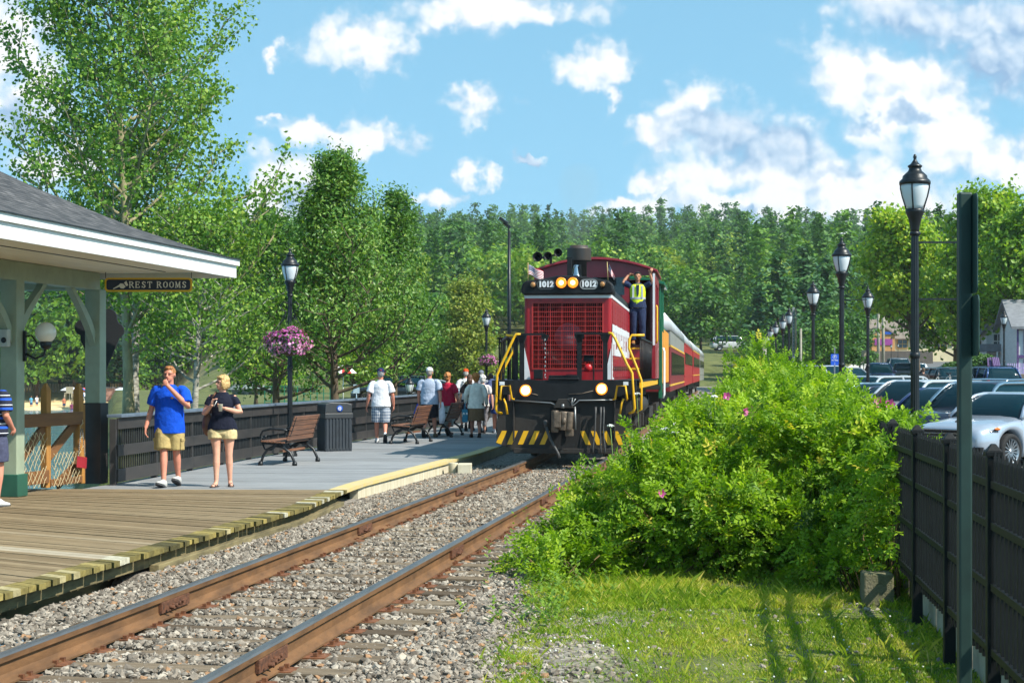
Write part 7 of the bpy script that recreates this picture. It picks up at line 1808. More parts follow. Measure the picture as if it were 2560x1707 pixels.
def forest():
    rng = np.random.default_rng(21); Vs = []; Fs = []; Ts = []; off = 0; y = 236.0
    trunks = MB()
    while y < 800:
        sp = 6.2+(y-230)*.0095; xl = -.33*y-20; xr = .35*y+30; x = xl
        while x < xr:
            px, py = x+rng.uniform(-.4,.4)*sp, y+rng.uniform(-.45,.45)*sp; u = 1280+4200*px/py
            x += sp*(1.0 if u > 560 else 1.5)
            if abs(px-float(cx(py))) < 7 and py < 262: continue
            if abs(u-1822) < 42 and py < 250: continue
            if u > 1500 and py < 262 and px-float(cx(py)) > 5 and px < 70 and py < 250: 
                if rng.random() < .6: continue
            z = Hs(px,py)-.3; 
            pn = float(vnoise(px,py,60,9)); pine = rng.random() < (.26+.55*sst(.35,.7,pn) if py < 560 else .74)
            TS, nt_ = (FAR,5) if py > 400 else (NEAR,3)
            if pine: Tm = TS[rng.integers(0,nt_)]; h = rng.uniform(11,22)*(1.0 if py > 500 else .9); t0 = rng.uniform(.22,.6); wd = rng.uniform(1.05,1.6)
            else: Tm = TS[nt_+rng.integers(0,nt_)]; h = rng.uniform(9,15); t0 = rng.uniform(.40,.95); wd = rng.uniform(1.0,1.5)
            if py > 690: h *= rng.choice([.6,.75,.85,1.0,1.15])
            V, Fq, T = inst(Tm, (px,py,z), h, wd, rng.uniform(0,6.3), t0, rng)
            Vs.append(V); Fs.append(Fq+off); Ts.append(T); off += len(V)
        y += sp*.86
    o = npmesh('hillside_forest', np.concatenate(Vs), np.concatenate(Fs), forestm, tint=np.concatenate(Ts)); tag(o, 'dense mixed pine and leafy forest covering the hill behind the train', kind='stuff')
forest()
# bare grey dead trees on the slope
deadm = M('dead grey wood', (150,142,132), .9, var=.1)
for i, (u, Y, h) in enumerate(((1050,330,9),(1072,336,8),(1035,342,8),(1415,360,8),(1650,420,8))):
    g = gz(u,Y); mb, A, N_ = gen_tree(60+i, h, .16, .2, lambda t,az: 2.2*(1-t)+.4, 16, lambda t: .7, twigs=5)
    mb.v = [(x,y,z) for x,y,z in mb.v]; o = mb.build('dead_tree', deadm, None, loc=g+Vector((0,0,3))); tag(o,'bare grey dead tree standing among the green trees on the slope','tree','dead trees on the slope')
# individual trees at the foot of the hill: share a few meshes
_tm = {}
def wood_tree(kind, mesh_i, u, Y, top_v, label, group, t0, wd=1.0, mat=None):
    g = gz(u,Y); h = ZC+(VH-top_v)*Y/4200-g.z; key = (kind, mesh_i, t0)
    if key not in _tm:
        rng = np.random.default_rng(mesh_i+7); Tm = MID[mesh_i if kind == 'pine' else 3+mesh_i]
        root = thing('pine_tree' if kind == 'pine' else 'leafy_tree', label, 'tree', (0,0,0), 0, group)
        V, Fq, T = inst(Tm, (0,0,0), 1.0, 1.0, 0, t0, rng, .13); npmesh('crown', V, Fq, mat or (leaf_pine if kind == 'pine' else forestm), tint=T, parent=root)
        m = MB(); m.tube([(0,0,-.03),(.004,.0,.3),(0,.003,.65),(0,0,.95)], [.016,.012,.007,.002], 7); m.build('trunk', barkb, root); _tm[key] = root
        o = root
    else: o = copy_tree(_tm[key]); tag(o, label, 'tree', group)
    o.location = g; o.rotation_euler = (0,0,random.uniform(0,6.3)); o.scale = (h*wd,h*wd,h); return o
r_ = random.Random(4)
for i in range(20):
    u = -60+i*40+r_.uniform(-12,12); wood_tree('pine', i%3, u, r_.uniform(236,256), r_.uniform(560,700), 'dark layered pine in the row behind the sandy beach', 'pines behind the beach', .34, 1.15)
for i in range(11):
    u = 620+i*52+r_.uniform(-15,15); wood_tree('leafy', i%4, u, r_.uniform(150,215), r_.uniform(700,800), 'green leafy tree at the wooded foot of the hill left of the train', 'leafy trees at the foot of the hill left of the train', (.3,.45,.6)[i%3], 1.2)
for i in range(9):
    u = 900+i*50+r_.uniform(-15,15); wood_tree('leafy', i%4, u, r_.uniform(118,150), r_.uniform(845,895), 'low bright tree in the park behind the people', 'low trees in the park', (.45,.7)[i%2], 1.6)
for i in range(11):
    u = 1655+i*34+r_.uniform(-10,10)
    if abs(u-1822) < 48: continue
    wood_tree('leafy', i%4, u, r_.uniform(178,225), r_.uniform(660,770), 'green leafy tree on the rise behind the coaches and the white van', 'leafy trees behind the coaches', (.3,.45,.55)[i%3], 1.15)
for i, (u, v, Y) in enumerate(((1945,640,165),(2010,610,175),(2068,640,160),(2120,655,185),(1895,700,178),(2160,690,200),(2040,690,150))):
    wood_tree('pine', i%3, u, Y, v, 'big dark pine behind the row of lamp posts', 'big pines behind the lamp posts', .26, 1.25)
for i, (u, v, Y) in enumerate(((2105,750,135),(2060,790,130),(1985,800,140),(1900,810,150),(2150,800,150),(2225,700,230),(2300,640,240),(2360,620,235),(2440,650,230),(2520,640,240))):
    wood_tree('leafy', i%4, u, Y, v, 'leafy tree between the pines and the uphill street', 'leafy trees along the uphill street', (.3,.5)[i%2], 1.2)

# ---------------------------------------------------------------- rose bushes
rosel = leafmat('rose leaves', [(.035,.085,.008),(.12,.23,.012),(.24,.38,.018),(.38,.49,.035),(.55,.47,.06)], .38, .5, .28)
stemm = M('rose stem', (110,92,52), .8, var=.2); pinkm = leafmat('rose petals', [(.50,.05,.30),(.70,.12,.42),(.82,.3,.55)], .3, .6)
yelm = M('yellow leaflets', (204,186,70), .6, var=.2)
def compound(C, D, N_, S, rng, k=3):
    """pinnate leaves: pairs of leaflets along stalk direction D plus a tip"""
    n = len(C); D = D/np.linalg.norm(D,axis=1,keepdims=True); N_ = N_-D*(N_*D).sum(1,keepdims=True); N_ /= np.maximum(np.linalg.norm(N_,axis=1,keepdims=True),1e-6); B = np.cross(D,N_)
    Vs = []
    for j in range(k):
        for s in (-1,1):
            p = C+D*(S*(.35+.55*j))[:,None]; dv = D*.55+B*s*.85+N_*rng.normal(.05,.2,(n,1)); dv /= np.linalg.norm(dv,axis=1,keepdims=True); w = np.cross(dv,N_); L_ = (S*rng.uniform(.72,.95,n))[:,None]
            Vs.append(np.stack([p, p+dv*L_*.5+w*L_*.30+N_*L_*.10, p+dv*L_-N_*L_*.08, p+dv*L_*.5-w*L_*.30+N_*L_*.10],1))
    p = C+D*(S*(.35+.55*k-.2))[:,None]; L_ = (S*.95)[:,None]
    Vs.append(np.stack([p, p+D*L_*.5+B*L_*.3+N_*L_*.08, p+D*L_-N_*L_*.1, p+D*L_*.5-B*L_*.3+N_*L_*.08],1))
    V = np.stack(Vs,1).reshape(-1,3); m = 2*k+1
    return V, np.arange(len(V)).reshape(-1,4), m
def bush(label, lumps, n, seed, flowers=(), zmin=-.2, size=(.050,.078), yellow=60, ground=-.22):
    rng = np.random.default_rng(seed); Lm = np.array(lumps); c0 = Lm[:,:3].mean(0); base = Vector((c0[0],c0[1],ground))
    root = thing('rose_bush', label, 'bush', base, 0, None); O = np.array(tuple(base))
    vol = Lm[:,3]*Lm[:,4]+Lm[:,3]*Lm[:,5]+Lm[:,4]*Lm[:,5]; vol = vol/vol.sum()
    ns = n//15; i = rng.choice(len(Lm), ns, p=vol)
    d = rng.normal(0,1,(ns,3)); d /= np.linalg.norm(d,axis=1,keepdims=True); d[:,2] = np.where(d[:,2] < -.55, -d[:,2], d[:,2])
    bump = .74+.44*vnoise(d[:,0]*2.0+i*7, d[:,1]*2.0+d[:,2]*2.6, .5, seed)
    r = bump*rng.uniform(.88,1.07,ns)*np.where(rng.random(ns) < .08, 1.14, 1)
    Cs = Lm[i,:3]+d*Lm[i,3:6]*r[:,None]; ts = rng.normal(0,.13,ns)
    k_ = rng.integers(0, ns, int(n*.72)); m_ = n-len(k_)
    C = Cs[k_]+rng.normal(0,.065,(len(k_),3))*np.array([1,1,.8]); dd = d[k_]; ii = i[k_]; tt = ts[k_]
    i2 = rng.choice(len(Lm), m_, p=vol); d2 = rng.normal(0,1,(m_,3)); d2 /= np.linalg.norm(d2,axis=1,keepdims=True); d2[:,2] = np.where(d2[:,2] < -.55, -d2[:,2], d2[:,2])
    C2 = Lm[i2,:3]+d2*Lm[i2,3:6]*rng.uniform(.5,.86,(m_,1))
    C = np.concatenate([C,C2]); d = np.concatenate([dd,d2]); i = np.concatenate([ii,i2]); tt = np.concatenate([tt,np.full(m_,-.06)])  # inner leaves tinted darker, putting shade between the clumps into their colour
    nrm = d/Lm[i,3:6]; nrm /= np.linalg.norm(nrm,axis=1,keepdims=True); n = len(C)
    k = C[:,2] > ground-.02+rng.random(n)*.06; C, d, nrm, i, tt = C[k], d[k], nrm[k], i[k], tt[k]; n = len(C)
    D = nrm*.5+rng.normal(0,.6,(n,3))+np.array([0,0,.05]); N_ = nrm*.6+np.array([0,0,.8])+rng.normal(0,.45,(n,3))
    S = rng.uniform(size[0],size[1],n); V, Fq, m = compound(C-O, D, N_, S, rng)
    cl = vnoise(C[:,0]*1.0+C[:,1]*.7, C[:,2]+C[:,1]*.4, .22, seed+1)
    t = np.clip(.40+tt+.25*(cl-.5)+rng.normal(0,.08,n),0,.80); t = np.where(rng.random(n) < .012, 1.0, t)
    T_ = np.repeat(t, 4*m)
    mb = MB(); rr = random.Random(seed)
    for q in range(90):
        l = Lm[rr.randrange(len(Lm))]; a = rr.uniform(0,6.3); f = rr.uniform(.1,.75)
        p0 = Vector((l[0]+math.cos(a)*l[3]*f*.7, l[1]+math.sin(a)*l[4]*f*.7, ground-.03)); p2 = Vector((l[0]+math.cos(a)*l[3]*.92, l[1]+math.sin(a)*l[4]*.92, l[2]+l[5]*rr.uniform(-.4,.7)))
        p1 = p0.lerp(p2,.5)+Vector((rr.uniform(-.15,.15),rr.uniform(-.15,.15),.15)); mb.tube([p0-base,p1-base,p2-base],[.011,.008,.004],5,cap=False)
    mb.build('stems', stemm, root)
    j = rng.choice(n, yellow); Cy = np.repeat(C[j]+nrm[j]*.03, 7, 0)+rng.normal(0,.022,(yellow*7,3)); Vy, Fy = quads(Cy-O, rng.uniform(.014,.03,len(Cy)), np.repeat(nrm[j],7,0)+rng.normal(0,.7,(len(Cy),3)), rng, 3.0)
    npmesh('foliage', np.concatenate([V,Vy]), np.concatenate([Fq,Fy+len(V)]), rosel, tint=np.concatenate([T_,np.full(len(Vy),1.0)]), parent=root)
    for (u, v, rad) in flowers:
        # sit the flower on the surface leaf closest to its sight line
        du = (C[:,0]*4200/C[:,1]+1280-u); dv = (VH-(C[:,2]-ZC)*4200/C[:,1]-v); sc = du*du+dv*dv+np.where(C[:,1] > C[:,1].min()+3.5, 1e4, 0)+C[:,1]*20
        q = int(np.argmin(sc)); p = C[q]+nrm[q]*.05+np.array([0,-.05,.02]); Vp = []; Tp = []
        for layer, (nn, r2, lift) in enumerate(((5,1.0,.0),(5,.7,.25))):
            for e in range(nn):
                an = 2*PI*e/nn+layer*.6+rng.uniform(-.2,.2); rad2 = rad*r2
                ax = np.array([math.cos(an), -.35-lift, math.sin(an)]); sd = np.array([-math.sin(an),0,math.cos(an)])
                b0 = p-O; Vp += [b0, b0+ax*rad2*.6+sd*rad2*.42, b0+ax*rad2*1.05, b0+ax*rad2*.6-sd*rad2*.42]; Tp += [rng.uniform(.1,.9)]*4
        npmesh('blossom', Vp, np.arange(len(Vp)).reshape(-1,4), pinkm, tint=Tp, parent=root)
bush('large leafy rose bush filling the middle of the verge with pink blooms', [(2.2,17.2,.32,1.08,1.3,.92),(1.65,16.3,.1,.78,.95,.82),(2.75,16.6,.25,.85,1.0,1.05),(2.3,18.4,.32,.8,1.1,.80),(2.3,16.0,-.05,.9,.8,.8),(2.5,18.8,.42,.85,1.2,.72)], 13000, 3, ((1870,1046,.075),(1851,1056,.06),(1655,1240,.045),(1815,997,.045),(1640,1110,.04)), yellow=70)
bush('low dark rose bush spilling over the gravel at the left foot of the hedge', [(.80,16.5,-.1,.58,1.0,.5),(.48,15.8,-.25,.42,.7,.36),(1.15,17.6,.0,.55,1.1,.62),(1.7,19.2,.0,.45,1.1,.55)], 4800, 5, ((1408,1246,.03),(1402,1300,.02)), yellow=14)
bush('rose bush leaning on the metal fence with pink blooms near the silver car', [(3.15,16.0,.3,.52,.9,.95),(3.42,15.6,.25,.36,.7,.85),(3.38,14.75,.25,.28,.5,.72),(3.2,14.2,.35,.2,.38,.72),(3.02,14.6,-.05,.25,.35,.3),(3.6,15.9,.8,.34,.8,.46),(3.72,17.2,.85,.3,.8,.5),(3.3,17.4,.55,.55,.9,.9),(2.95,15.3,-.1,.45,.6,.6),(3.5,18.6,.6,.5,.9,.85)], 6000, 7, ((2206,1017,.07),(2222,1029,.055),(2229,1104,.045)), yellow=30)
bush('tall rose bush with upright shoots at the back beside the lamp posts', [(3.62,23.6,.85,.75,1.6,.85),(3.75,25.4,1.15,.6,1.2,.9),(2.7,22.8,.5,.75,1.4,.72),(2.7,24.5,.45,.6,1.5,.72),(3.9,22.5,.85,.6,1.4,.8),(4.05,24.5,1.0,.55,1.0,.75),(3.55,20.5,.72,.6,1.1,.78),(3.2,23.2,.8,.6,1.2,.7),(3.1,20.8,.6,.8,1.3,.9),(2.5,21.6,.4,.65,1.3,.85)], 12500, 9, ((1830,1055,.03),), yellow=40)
# weeds and white umbels in front of the bush
wed = leafmat('weed leaves', [(0.073,0.154,0.017),(0.172,0.289,0.028),(0.319,0.424,0.056)], .3)
def weeds():
    rng = np.random.default_rng(13); V = []; Fq = []; T = []
    for q in range(230):
        y = rng.uniform(12.6,24); x = float(grass_edge(y))+.25+rng.normal(0,.25); z = -.22; h = rng.uniform(.15,.6)*(1 if y > 14.5 else .5); n = int(6+h*16); ln = rng.normal(0,.12,2)
        for k in range(n):
            f = (k+1)/n; a = rng.uniform(0,6.3); L_ = .09*(1.1-f*.6); p = np.array([x+ln[0]*f*h*2, y+ln[1]*f*h*2, z+h*f]); d = np.array([math.cos(a),math.sin(a),.5]); s = np.array([-math.sin(a),math.cos(a),0])*.014; t = float(np.clip(rng.normal(.4,.2),0,1)); o_ = len(V)
            V += [p, p+d*L_*.5+s, p+d*L_, p+d*L_*.5-s]; Fq.append([o_,o_+1,o_+2,o_+3]); T += [t]*4
    o = npmesh('trackside_weeds', V, Fq, wed, tint=T); tag(o,'loose green weeds along the edge of the gravel by the bushes',kind='stuff')
weeds()
umbm = M('white umbel', (232,234,226), .8, var=.04)
for i, (u, v, r) in enumerate(((1664,1074,.055),(1687,1083,.05),(1665,1098,.04),(1742,1062,.055),(1685,1060,.03),(1592,985,.05),(1526,1065,.035),(1786,992,.035))):
    p = at(u,v,17.4 if i not in (5,) else 24.5); z0 = -.1; root = thing('umbel_flower','white umbel flower head on a thin stalk above the rose bush leaves','flower',(p.x,p.y,z0),0,'white umbels by the rose bush'); rr = random.Random(i); m = MB()
    for k in range(34): a = rr.uniform(0,6.3); q = r*math.sqrt(rr.random()); m.sphere((q*math.cos(a),q*math.sin(a),p.z-z0+.35*r*(1-(q/r)**2)+rr.uniform(-.004,.004)),.0075,6,4)
    m.build('flower_head', umbm, root); m = MB(); m.tube([(.1,.05,0),(.04,.02,(p.z-z0)*.6),(0,0,p.z-z0)],.004,5); m.build('stalk', M('umbel stalk',(110,140,70),.7), root)

# ---------------------------------------------------------------- grass
grassm = leafmat('grass blades', [(.075,.15,.012),(.16,.26,.016),(.27,.36,.022),(.42,.42,.06),(.56,.46,.16)], .42, .55)
def grass():
    rng = np.random.default_rng(17); N = 150000
    Y = 6.2+(rng.random(N)**.8)*10.5; xl = grass_edge(Y); xr = np.array([fencex(y) for y in Y])+.1; X = xl+(xr-xl)*rng.random(N)
    pat = vnoise(X,Y,.9,4)*.65+vnoise(X,Y,.3,6)*.35; edge_ = np.clip((X-xl)/.3,0,1)
    bare = (vnoise(X*1.0,Y*.55,.8,8) > .74)&(Y > 8)
    keep = (rng.random(N) < (.25+.75*edge_)*(.55+.8*pat))&~(bare&(rng.random(N) < .85)); X, Y, pat = X[keep], Y[keep], pat[keep]; N = len(X)
    tall = vnoise(X,Y,.25,9); h = rng.uniform(.015,.034,N)*(.6+.9*tall)+np.where(rng.random(N) < .012, rng.uniform(.03,.09,N), 0)+np.where(Y > 13.6, rng.uniform(0,.05,N), 0); w = rng.uniform(.0022,.0050,N)
    a = rng.uniform(0,2*PI,N); bd = rng.uniform(.2,1.1,N)*h; b2 = rng.uniform(0,2*PI,N); Z = H(X,Y)-.006
    sx, sy = np.cos(a)*w, np.sin(a)*w; dx, dy = np.cos(b2)*bd, np.sin(b2)*bd
    P = np.stack([np.stack([X-sx,Y-sy,Z],1),np.stack([X+sx,Y+sy,Z],1),np.stack([X+sx*.7+dx*.35,Y+sy*.7+dy*.35,Z+h*.6],1),np.stack([X+dx,Y+dy,Z+h],1)],1).reshape(-1,3)
    t = np.clip(.42+.55*(vnoise(X,Y,.5,12)-.5)+rng.normal(0,.14,N),0,1); t = np.where(rng.random(N) < .07, rng.uniform(.7,1,N), t)
    o = npmesh('grass', P, np.arange(4*N).reshape(N,4), grassm, tint=np.repeat(t,4)); tag(o,'sunlit yellow green rough grass beside the gravel',kind='stuff')
    # broad weeds in tufts, clover heads
    n = 2600; Y = rng.uniform(6.5,14.6,n); X = grass_edge(Y)+rng.random(n)*(np.array([fencex(y) for y in Y])-grass_edge(Y)); k = vnoise(X,Y,.35,15) > .6; X, Y = X[k], Y[k]; n = len(X)
    C = np.stack([X,Y,H(X,Y)+rng.uniform(.008,.03,n)],1); V, Fq = quads(C, rng.uniform(.008,.022,n), np.array([0,0,1])+rng.normal(0,.5,(n,3)), rng, 1.7, .1)
    o = npmesh('ground_weeds', V, Fq, wed, tint=np.repeat(np.clip(rng.normal(.45,.2,n),0,1),4)); tag(o,'broad leaved weeds scattered through the grass',kind='stuff')
    n = 110; Y = rng.uniform(6.8,13.5,n); X = grass_edge(Y)+.1+rng.random(n)*(np.array([fencex(y) for y in Y])-grass_edge(Y)-.2); m = MB()
    for x, y in zip(X,Y): m.sphere((x,y,Hs(x,y)+.025+rng.random()*.02),.006+.003*rng.random(),6,4)
    o = m.build('clover_heads', umbm); tag(o,'tiny white clover heads dotted through the grass',kind='stuff')
    # gravel showing through
    n = 5200; Y = rng.uniform(6.5,14.8,n); X = grass_edge(Y)+rng.random(n)*(np.array([fencex(y) for y in Y])-grass_edge(Y)); k = ((vnoise(X,Y*.55,.8,8) > .72))|(rng.random(n) < .1); X, Y = X[k], Y[k]; n = len(X); S = rng.uniform(.012,.03,n)
    scatter_stones('verge_gravel', X, Y, H(X,Y)+.002, S, rng.beta(2,2,n)*.8, 'loose stones showing through the thin grass')
grass()
HAZE = .00017
# ---------------------------------------------------------------- buildings and beach
cream = M('cream wall', (232,216,174), .8, var=.06, vs=.6); roofb = M('brown grey shingles', (136,124,112), .9, var=.15, vs=3, bump=.2, bs=12); winb = M('dim window', (58,66,70), .2, var=.1, spec=.8); whv = M('white siding', (218,220,220), .7, var=.05, vs=1, stretch=(1,1,12)); purp = M('purple trim', (92,66,120), .6, var=.08); greyr = M('grey slate roof', (128,130,134), .85, var=.12, vs=3)
def house(name, label, loc, rz, w, d, h, rh, wallm, roofm, wins, over=.5, gable_front=False, trim=None, porch=None, extra=None):
    root = thing(name, label, 'building', loc, rz)
    m = MB(); m.box((0,d/2,h/2-.8),(w,d,h+1.6))
    if gable_front: m.prism([(-w/2,h),(w/2,h),(0,h+rh)], d, Matrix.Identity(4))
    else:
        for s in (-1,1): m.prism([(0,h),(d,h),(d/2,h+rh)], .12, Matrix.Translation((s*(w/2-.06)+.06,0,0)) @ Matrix.Rotation(PI/2,4,'Z'))
    m.build('wall', wallm, root)
    m = MB(); t = .14
    if gable_front:
        for s in (-1,1): m.loft([[(s*(w/2+over),y,h-over*rh/(w/2)),(0,y,h+rh),(0,y,h+rh+t),(s*(w/2+over),y,h-over*rh/(w/2)+t)] for y in (-over,d+over)], smooth=False)
    else:
        for y0, y1 in ((-over,d/2),(d+over,d/2)): m.loft([[(x,y0,h-over*rh/(d/2)),(x,y1,h+rh),(x,y1,h+rh+t),(x,y0,h-over*rh/(d/2)+t)] for x in (-w/2-over,w/2+over)], smooth=False)
    m.build('roof', roofm, root)
    for (x, z, ww, hh) in wins:
        m = MB(); m.box((x,-.04,z),(ww+.24,.08,hh+.24)); f = m.build('window', trim or whv, root); m = MB(); m.box((x,-.085,z),(ww,.02,hh)); p = m.build('pane', winb, f); m = MB(); m.box((x,-.10,z),(.06,.02,hh)); m.box((x,-.10,z),(ww,.02,.06)); m.build('glazing_bar', trim or whv, f)
    return root
g = gz(2285,190); hb = house('cream_building','low cream building with a broad brown grey roof at the top of the street', Vector((g.x,190,ZC+57/4200*190-.05)), -.08, 9.2, 7, 1.5, 2.0, cream, roofb, [(-2.6,.75,.5,.85),(-1.3,.75,1.0,.9),(2.6,.75,.5,.8),(3.3,.75,.5,.8)], .45, trim=M('ochre trim',(186,150,80),.7))
m = MB(); m.box((-3.6,-.25,2.0),(2.2,.12,.5)); m.build('gable_board', M('brown gable',(120,86,60),.8,var=.1), hb)
g = gz(2185,188); h2 = house('shop_hut','small ochre hut with a purple and blue front beside the cream building', Vector((g.x+.6,186,ZC+50/4200*186)), .05, 2.6, 4, 2.0, .8, M('ochre board',(196,146,90),.8,var=.1), roofb, [], .2, gable_front=True)
m = MB(); m.box((0,-.06,1.2),(2.0,.08,.7)); m.build('front_panel', M('magenta panel',(150,60,140),.6,var=.1), h2); m = MB(); m.box((.6,-.12,2.2),(.9,.06,.3)); m.build('sign_board', blue, h2)
g = gz(2528,100); hw = house('white_house','white house with steep grey roof and a columned porch behind the green post', Vector((g.x+.1,101,1.7)), -.2, 2.5, 5, 2.7, 1.4, whv, greyr, [(-.6,1.9,.45,.8),(.6,1.9,.45,.8)], .35, gable_front=True)
m = MB(); m.box((-.5,-1.2,1.32),(3.4,2.6,.12)); m.prism([(-2.2,1.38),(1.2,1.38),(.9,1.7),(-1.9,1.7)], 2.6, Matrix.Translation((0,-2.5,0))); m.build('porch_roof', greyr, hw)
m = MB()
for k in range(6): m.box((-2.1+.64*k,-2.4,.6),(.1,.1,1.4))
for k in range(20): m.box((-2.1+.165*k,-2.4,.25),(.05,.05,.45))
m.bar((-2.1,-2.4,.5),(1.1,-2.4,.5),.08,.06); m.build('porch_rail', whv, hw)
g = gz(2570,92); hp2 = house('purple_house','white and purple trimmed house cut by the right frame edge', Vector((30.5,92,.85)), -.15, 5.5, 7, 3.4, 1.5, whv, greyr, [(-2.0,2.6,.55,1.1),(-1.2,2.6,.55,1.1),(-2.0,.9,.55,1.2),(-1.2,.9,.55,1.2),(.6,2.6,.6,1.1)], .35, trim=purp)
m = MB()
for x in (-2.72,-1.6,-.7,.3): m.box((x,-.06,1.7),(.1,.06,3.4))
for z in (.1,1.75,3.3): m.box((0,-.065,z),(5.5,.06,.16))
m.build('purple_frame', purp, hp2)
# retaining wall, hedges, picket fence, chairs
g = gz(2500,84); m = MB(); m.bar((g.x-2.6,84.6,.9),(g.x+3.5,83.6,.9),.3,1.5); o = m.build('retaining_wall', M('brown stone wall',(126,112,98),.9,var=.2,vs=2,bump=.3), None, bevel=.03); tag(o,'brown retaining wall in front of the purple house','wall')
m = MB()
for k in range(22): m.box((2537/1000*0+at(2520,0,86).x+.11*k,86,1.75+.02),(.06,.03,.85),taper=.7)
for z in (1.55,1.95): m.bar((at(2520,0,86).x,86.03,z),(at(2520,0,86).x+2.3,86.03,z),.03,.06)
o = m.build('picket_fence', M('lilac picket',(196,176,224),.7,var=.04), None); tag(o,'lilac picket fence on the wall at the right frame edge','fence')
hedgel = leafmat('hedge leaves', [(.02,.06,.01),(.05,.13,.015),(.10,.20,.03)], .25)
def hedge(label, c, r, n, seed, size=(.05,.09)):
    rng = np.random.default_rng(seed); root = thing('hedge', label, 'hedge', (c[0],c[1],c[2]-r[2])); d = rng.normal(0,1,(n,3)); d /= np.linalg.norm(d,axis=1,keepdims=True); d = np.sign(d)*np.abs(d)**.7
    C = d*np.array(r)*rng.uniform(.8,1.05,(n,1)); C[:,2] += r[2]; V, Fq = quads(C, rng.uniform(size[0],size[1],n), d+rng.normal(0,.5,(n,3)), rng, 1.5); npmesh('foliage', V, Fq, hedgel, tint=np.repeat(np.clip(rng.normal(.45,.2,n),0,1),4), parent=root)
    m = MB()
    for k in range(7): m.tube([(r[0]*(-.8+.27*k),0,-.2),(r[0]*(-.8+.27*k),.05,r[2]*1.2)],[.04,.015],5)
    m.build('stems', stemm, root)
hedge('clipped green hedge above the retaining wall beside the purple chairs', (at(2448,0,86).x,86,2.15), (.85,.5,.5), 2600, 3)
hedge('darker hedge along the wall left of the purple chairs', (at(2410,0,87).x,87,1.7), (1.2,.5,.6), 2600, 4)
for i, u in enumerate((2482,2497)):
    x = at(u,0,85.2).x; r = thing('garden_chair','purple slatted garden chair in front of the hedge','chair',(x,85.2,1.55),.5*i,'purple garden chairs'); m = MB()
    for k in range(4): m.box((-.18+.12*k,.16,.6),(.09,.03,.75-.06*abs(k-1.5)),Matrix.Rotation(-.25,3,'X'))
    m.build('backrest', purp, r); m = MB(); m.box((0,-.05,.32),(.5,.5,.04)); m.build('seat', purp, r)
    for s in (-1,1): m = MB(); m.box((s*.26,-.05,.5),(.08,.6,.03)); m.box((s*.26,-.3,.25),(.05,.05,.5)); m.box((s*.26,.2,.2),(.05,.05,.42)); m.build('armrest', purp, r)
m = MB(); P = [(at(2150,0,146).x,146),(at(2230,0,150).x,150),(at(2305,0,156).x,156)]
for (x0,y0),(x1,y1) in zip(P[:-1],P[1:]):
    n = 9
    for k in range(n+1): t = k/n; x, y = x0+(x1-x0)*t, y0+(y1-y0)*t; z = Hs(x,y); m.bar((x,y,z-.2),(x,y,z+1.2),.06,.06,up=(0,1,0))
    for zz in (.4,.8,1.15):
        for k in range(n): t, t2 = k/n,(k+1)/n; m.bar((x0+(x1-x0)*t,y0+(y1-y0)*t,Hs(x0+(x1-x0)*t,y0+(y1-y0)*t)+zz),(x0+(x1-x0)*t2,y0+(y1-y0)*t2,Hs(x0+(x1-x0)*t2,y0+(y1-y0)*t2)+zz),.05,.05)
o = m.build('street_fence', ironm, None); tag(o,'black rail fence running up the street below the cream building','fence')
m = MB(); m.bar((at(2165,0,178).x,178,3.2),(at(2330,0,182).x,182,3.3),.3,1.6); o = m.build('dark_wall', M('dark timber wall',(74,68,62),.85,var=.12), None); tag(o,'dark wall below the cream building','wall')
m = MB(); m.box((0,0,1.55),(.4,.04,.5)); m.tube([(0,.05,-.2),(0,.05,1.8)],.03,6); x = at(2160,0,130).x; o = m.build('street_sign', M('beige sign back',(176,164,138),.7), None, loc=(x,130,Hs(x,130)+.9)); tag(o,'beige back of a small sign beside the sidewalk','sign')
m = MB(); m.box((0,0,.6),(.5,.4,.9)); m.tube([(-.25,0,1.05),(.25,0,1.05)],.2,10); x = at(2167,0,118).x; o = m.build('mailbox', blue, None, loc=(x,118,Hs(x,118))); tag(o,'small blue mailbox by the sidewalk','mailbox')
# ---- far beach
fcm = M('weathered picket', (178,168,142), .9, var=.15, vs=3)
m = MB()
for k in range(150):
    x = -74+.4*k; y = 246; z = Hs(x,y); m.bar((x,y,z-.2),(x,y,z+1.25),.25,.04,up=(0,1,0))
m.bar((-74,246.1,Hs(-60,246)+.9),(-14,246.1,Hs(-20,246)+.9),.05,.1); o = m.build('beach_fence', fcm, None); tag(o,'long pale picket fence along the back of the beach','fence')
def umbrella(u, Y, c, c2, label, r=1.1, tilt=0):
    g = gz(u,Y); root = thing('beach_umbrella', label, 'umbrella', g, 0, 'beach umbrellas'); m = MB(); n = 16
    V = [(0,0,2.35)]; mi = []; Fc = []
    for j, (rr, z) in enumerate(((.5,2.25),(1.0,1.9))):
        for k in range(n): a = 2*PI*k/n; V.append((r*rr*math.cos(a), r*rr*math.sin(a), z))
    for k in range(n): Fc.append((0,1+k,1+(k+1)%n)); Fc.append((1+k,1+n+k,1+n+(k+1)%n,1+(k+1)%n))
    m.add(V, Fc); m.m = [ (i//2//2) % 2 for i in range(len(m.f))]
    o = m.build('canopy', [M('umbrella cloth',c,.8,var=.03), M('umbrella cloth two',c2,.8,var=.03)], root); s = o.modifiers.new('t','SOLIDIFY'); s.thickness = .02
    m = MB(); m.tube([(0,0,0),(0,0,2.35)],.03,6); m.build('pole', whitem, root); root.rotation_euler = (0,tilt,0)
umbrella(174,214,(240,240,238),(228,232,236),'white umbrella open above the sand seen through the gate',1.2)
umbrella(190,204,(70,120,190),(236,240,244),'blue and white umbrella low on the sand near the water',1.0,.3)
umbrella(216,208,(40,110,190),(240,90,60),'blue umbrella with red panel at the post',1.0,-.3)
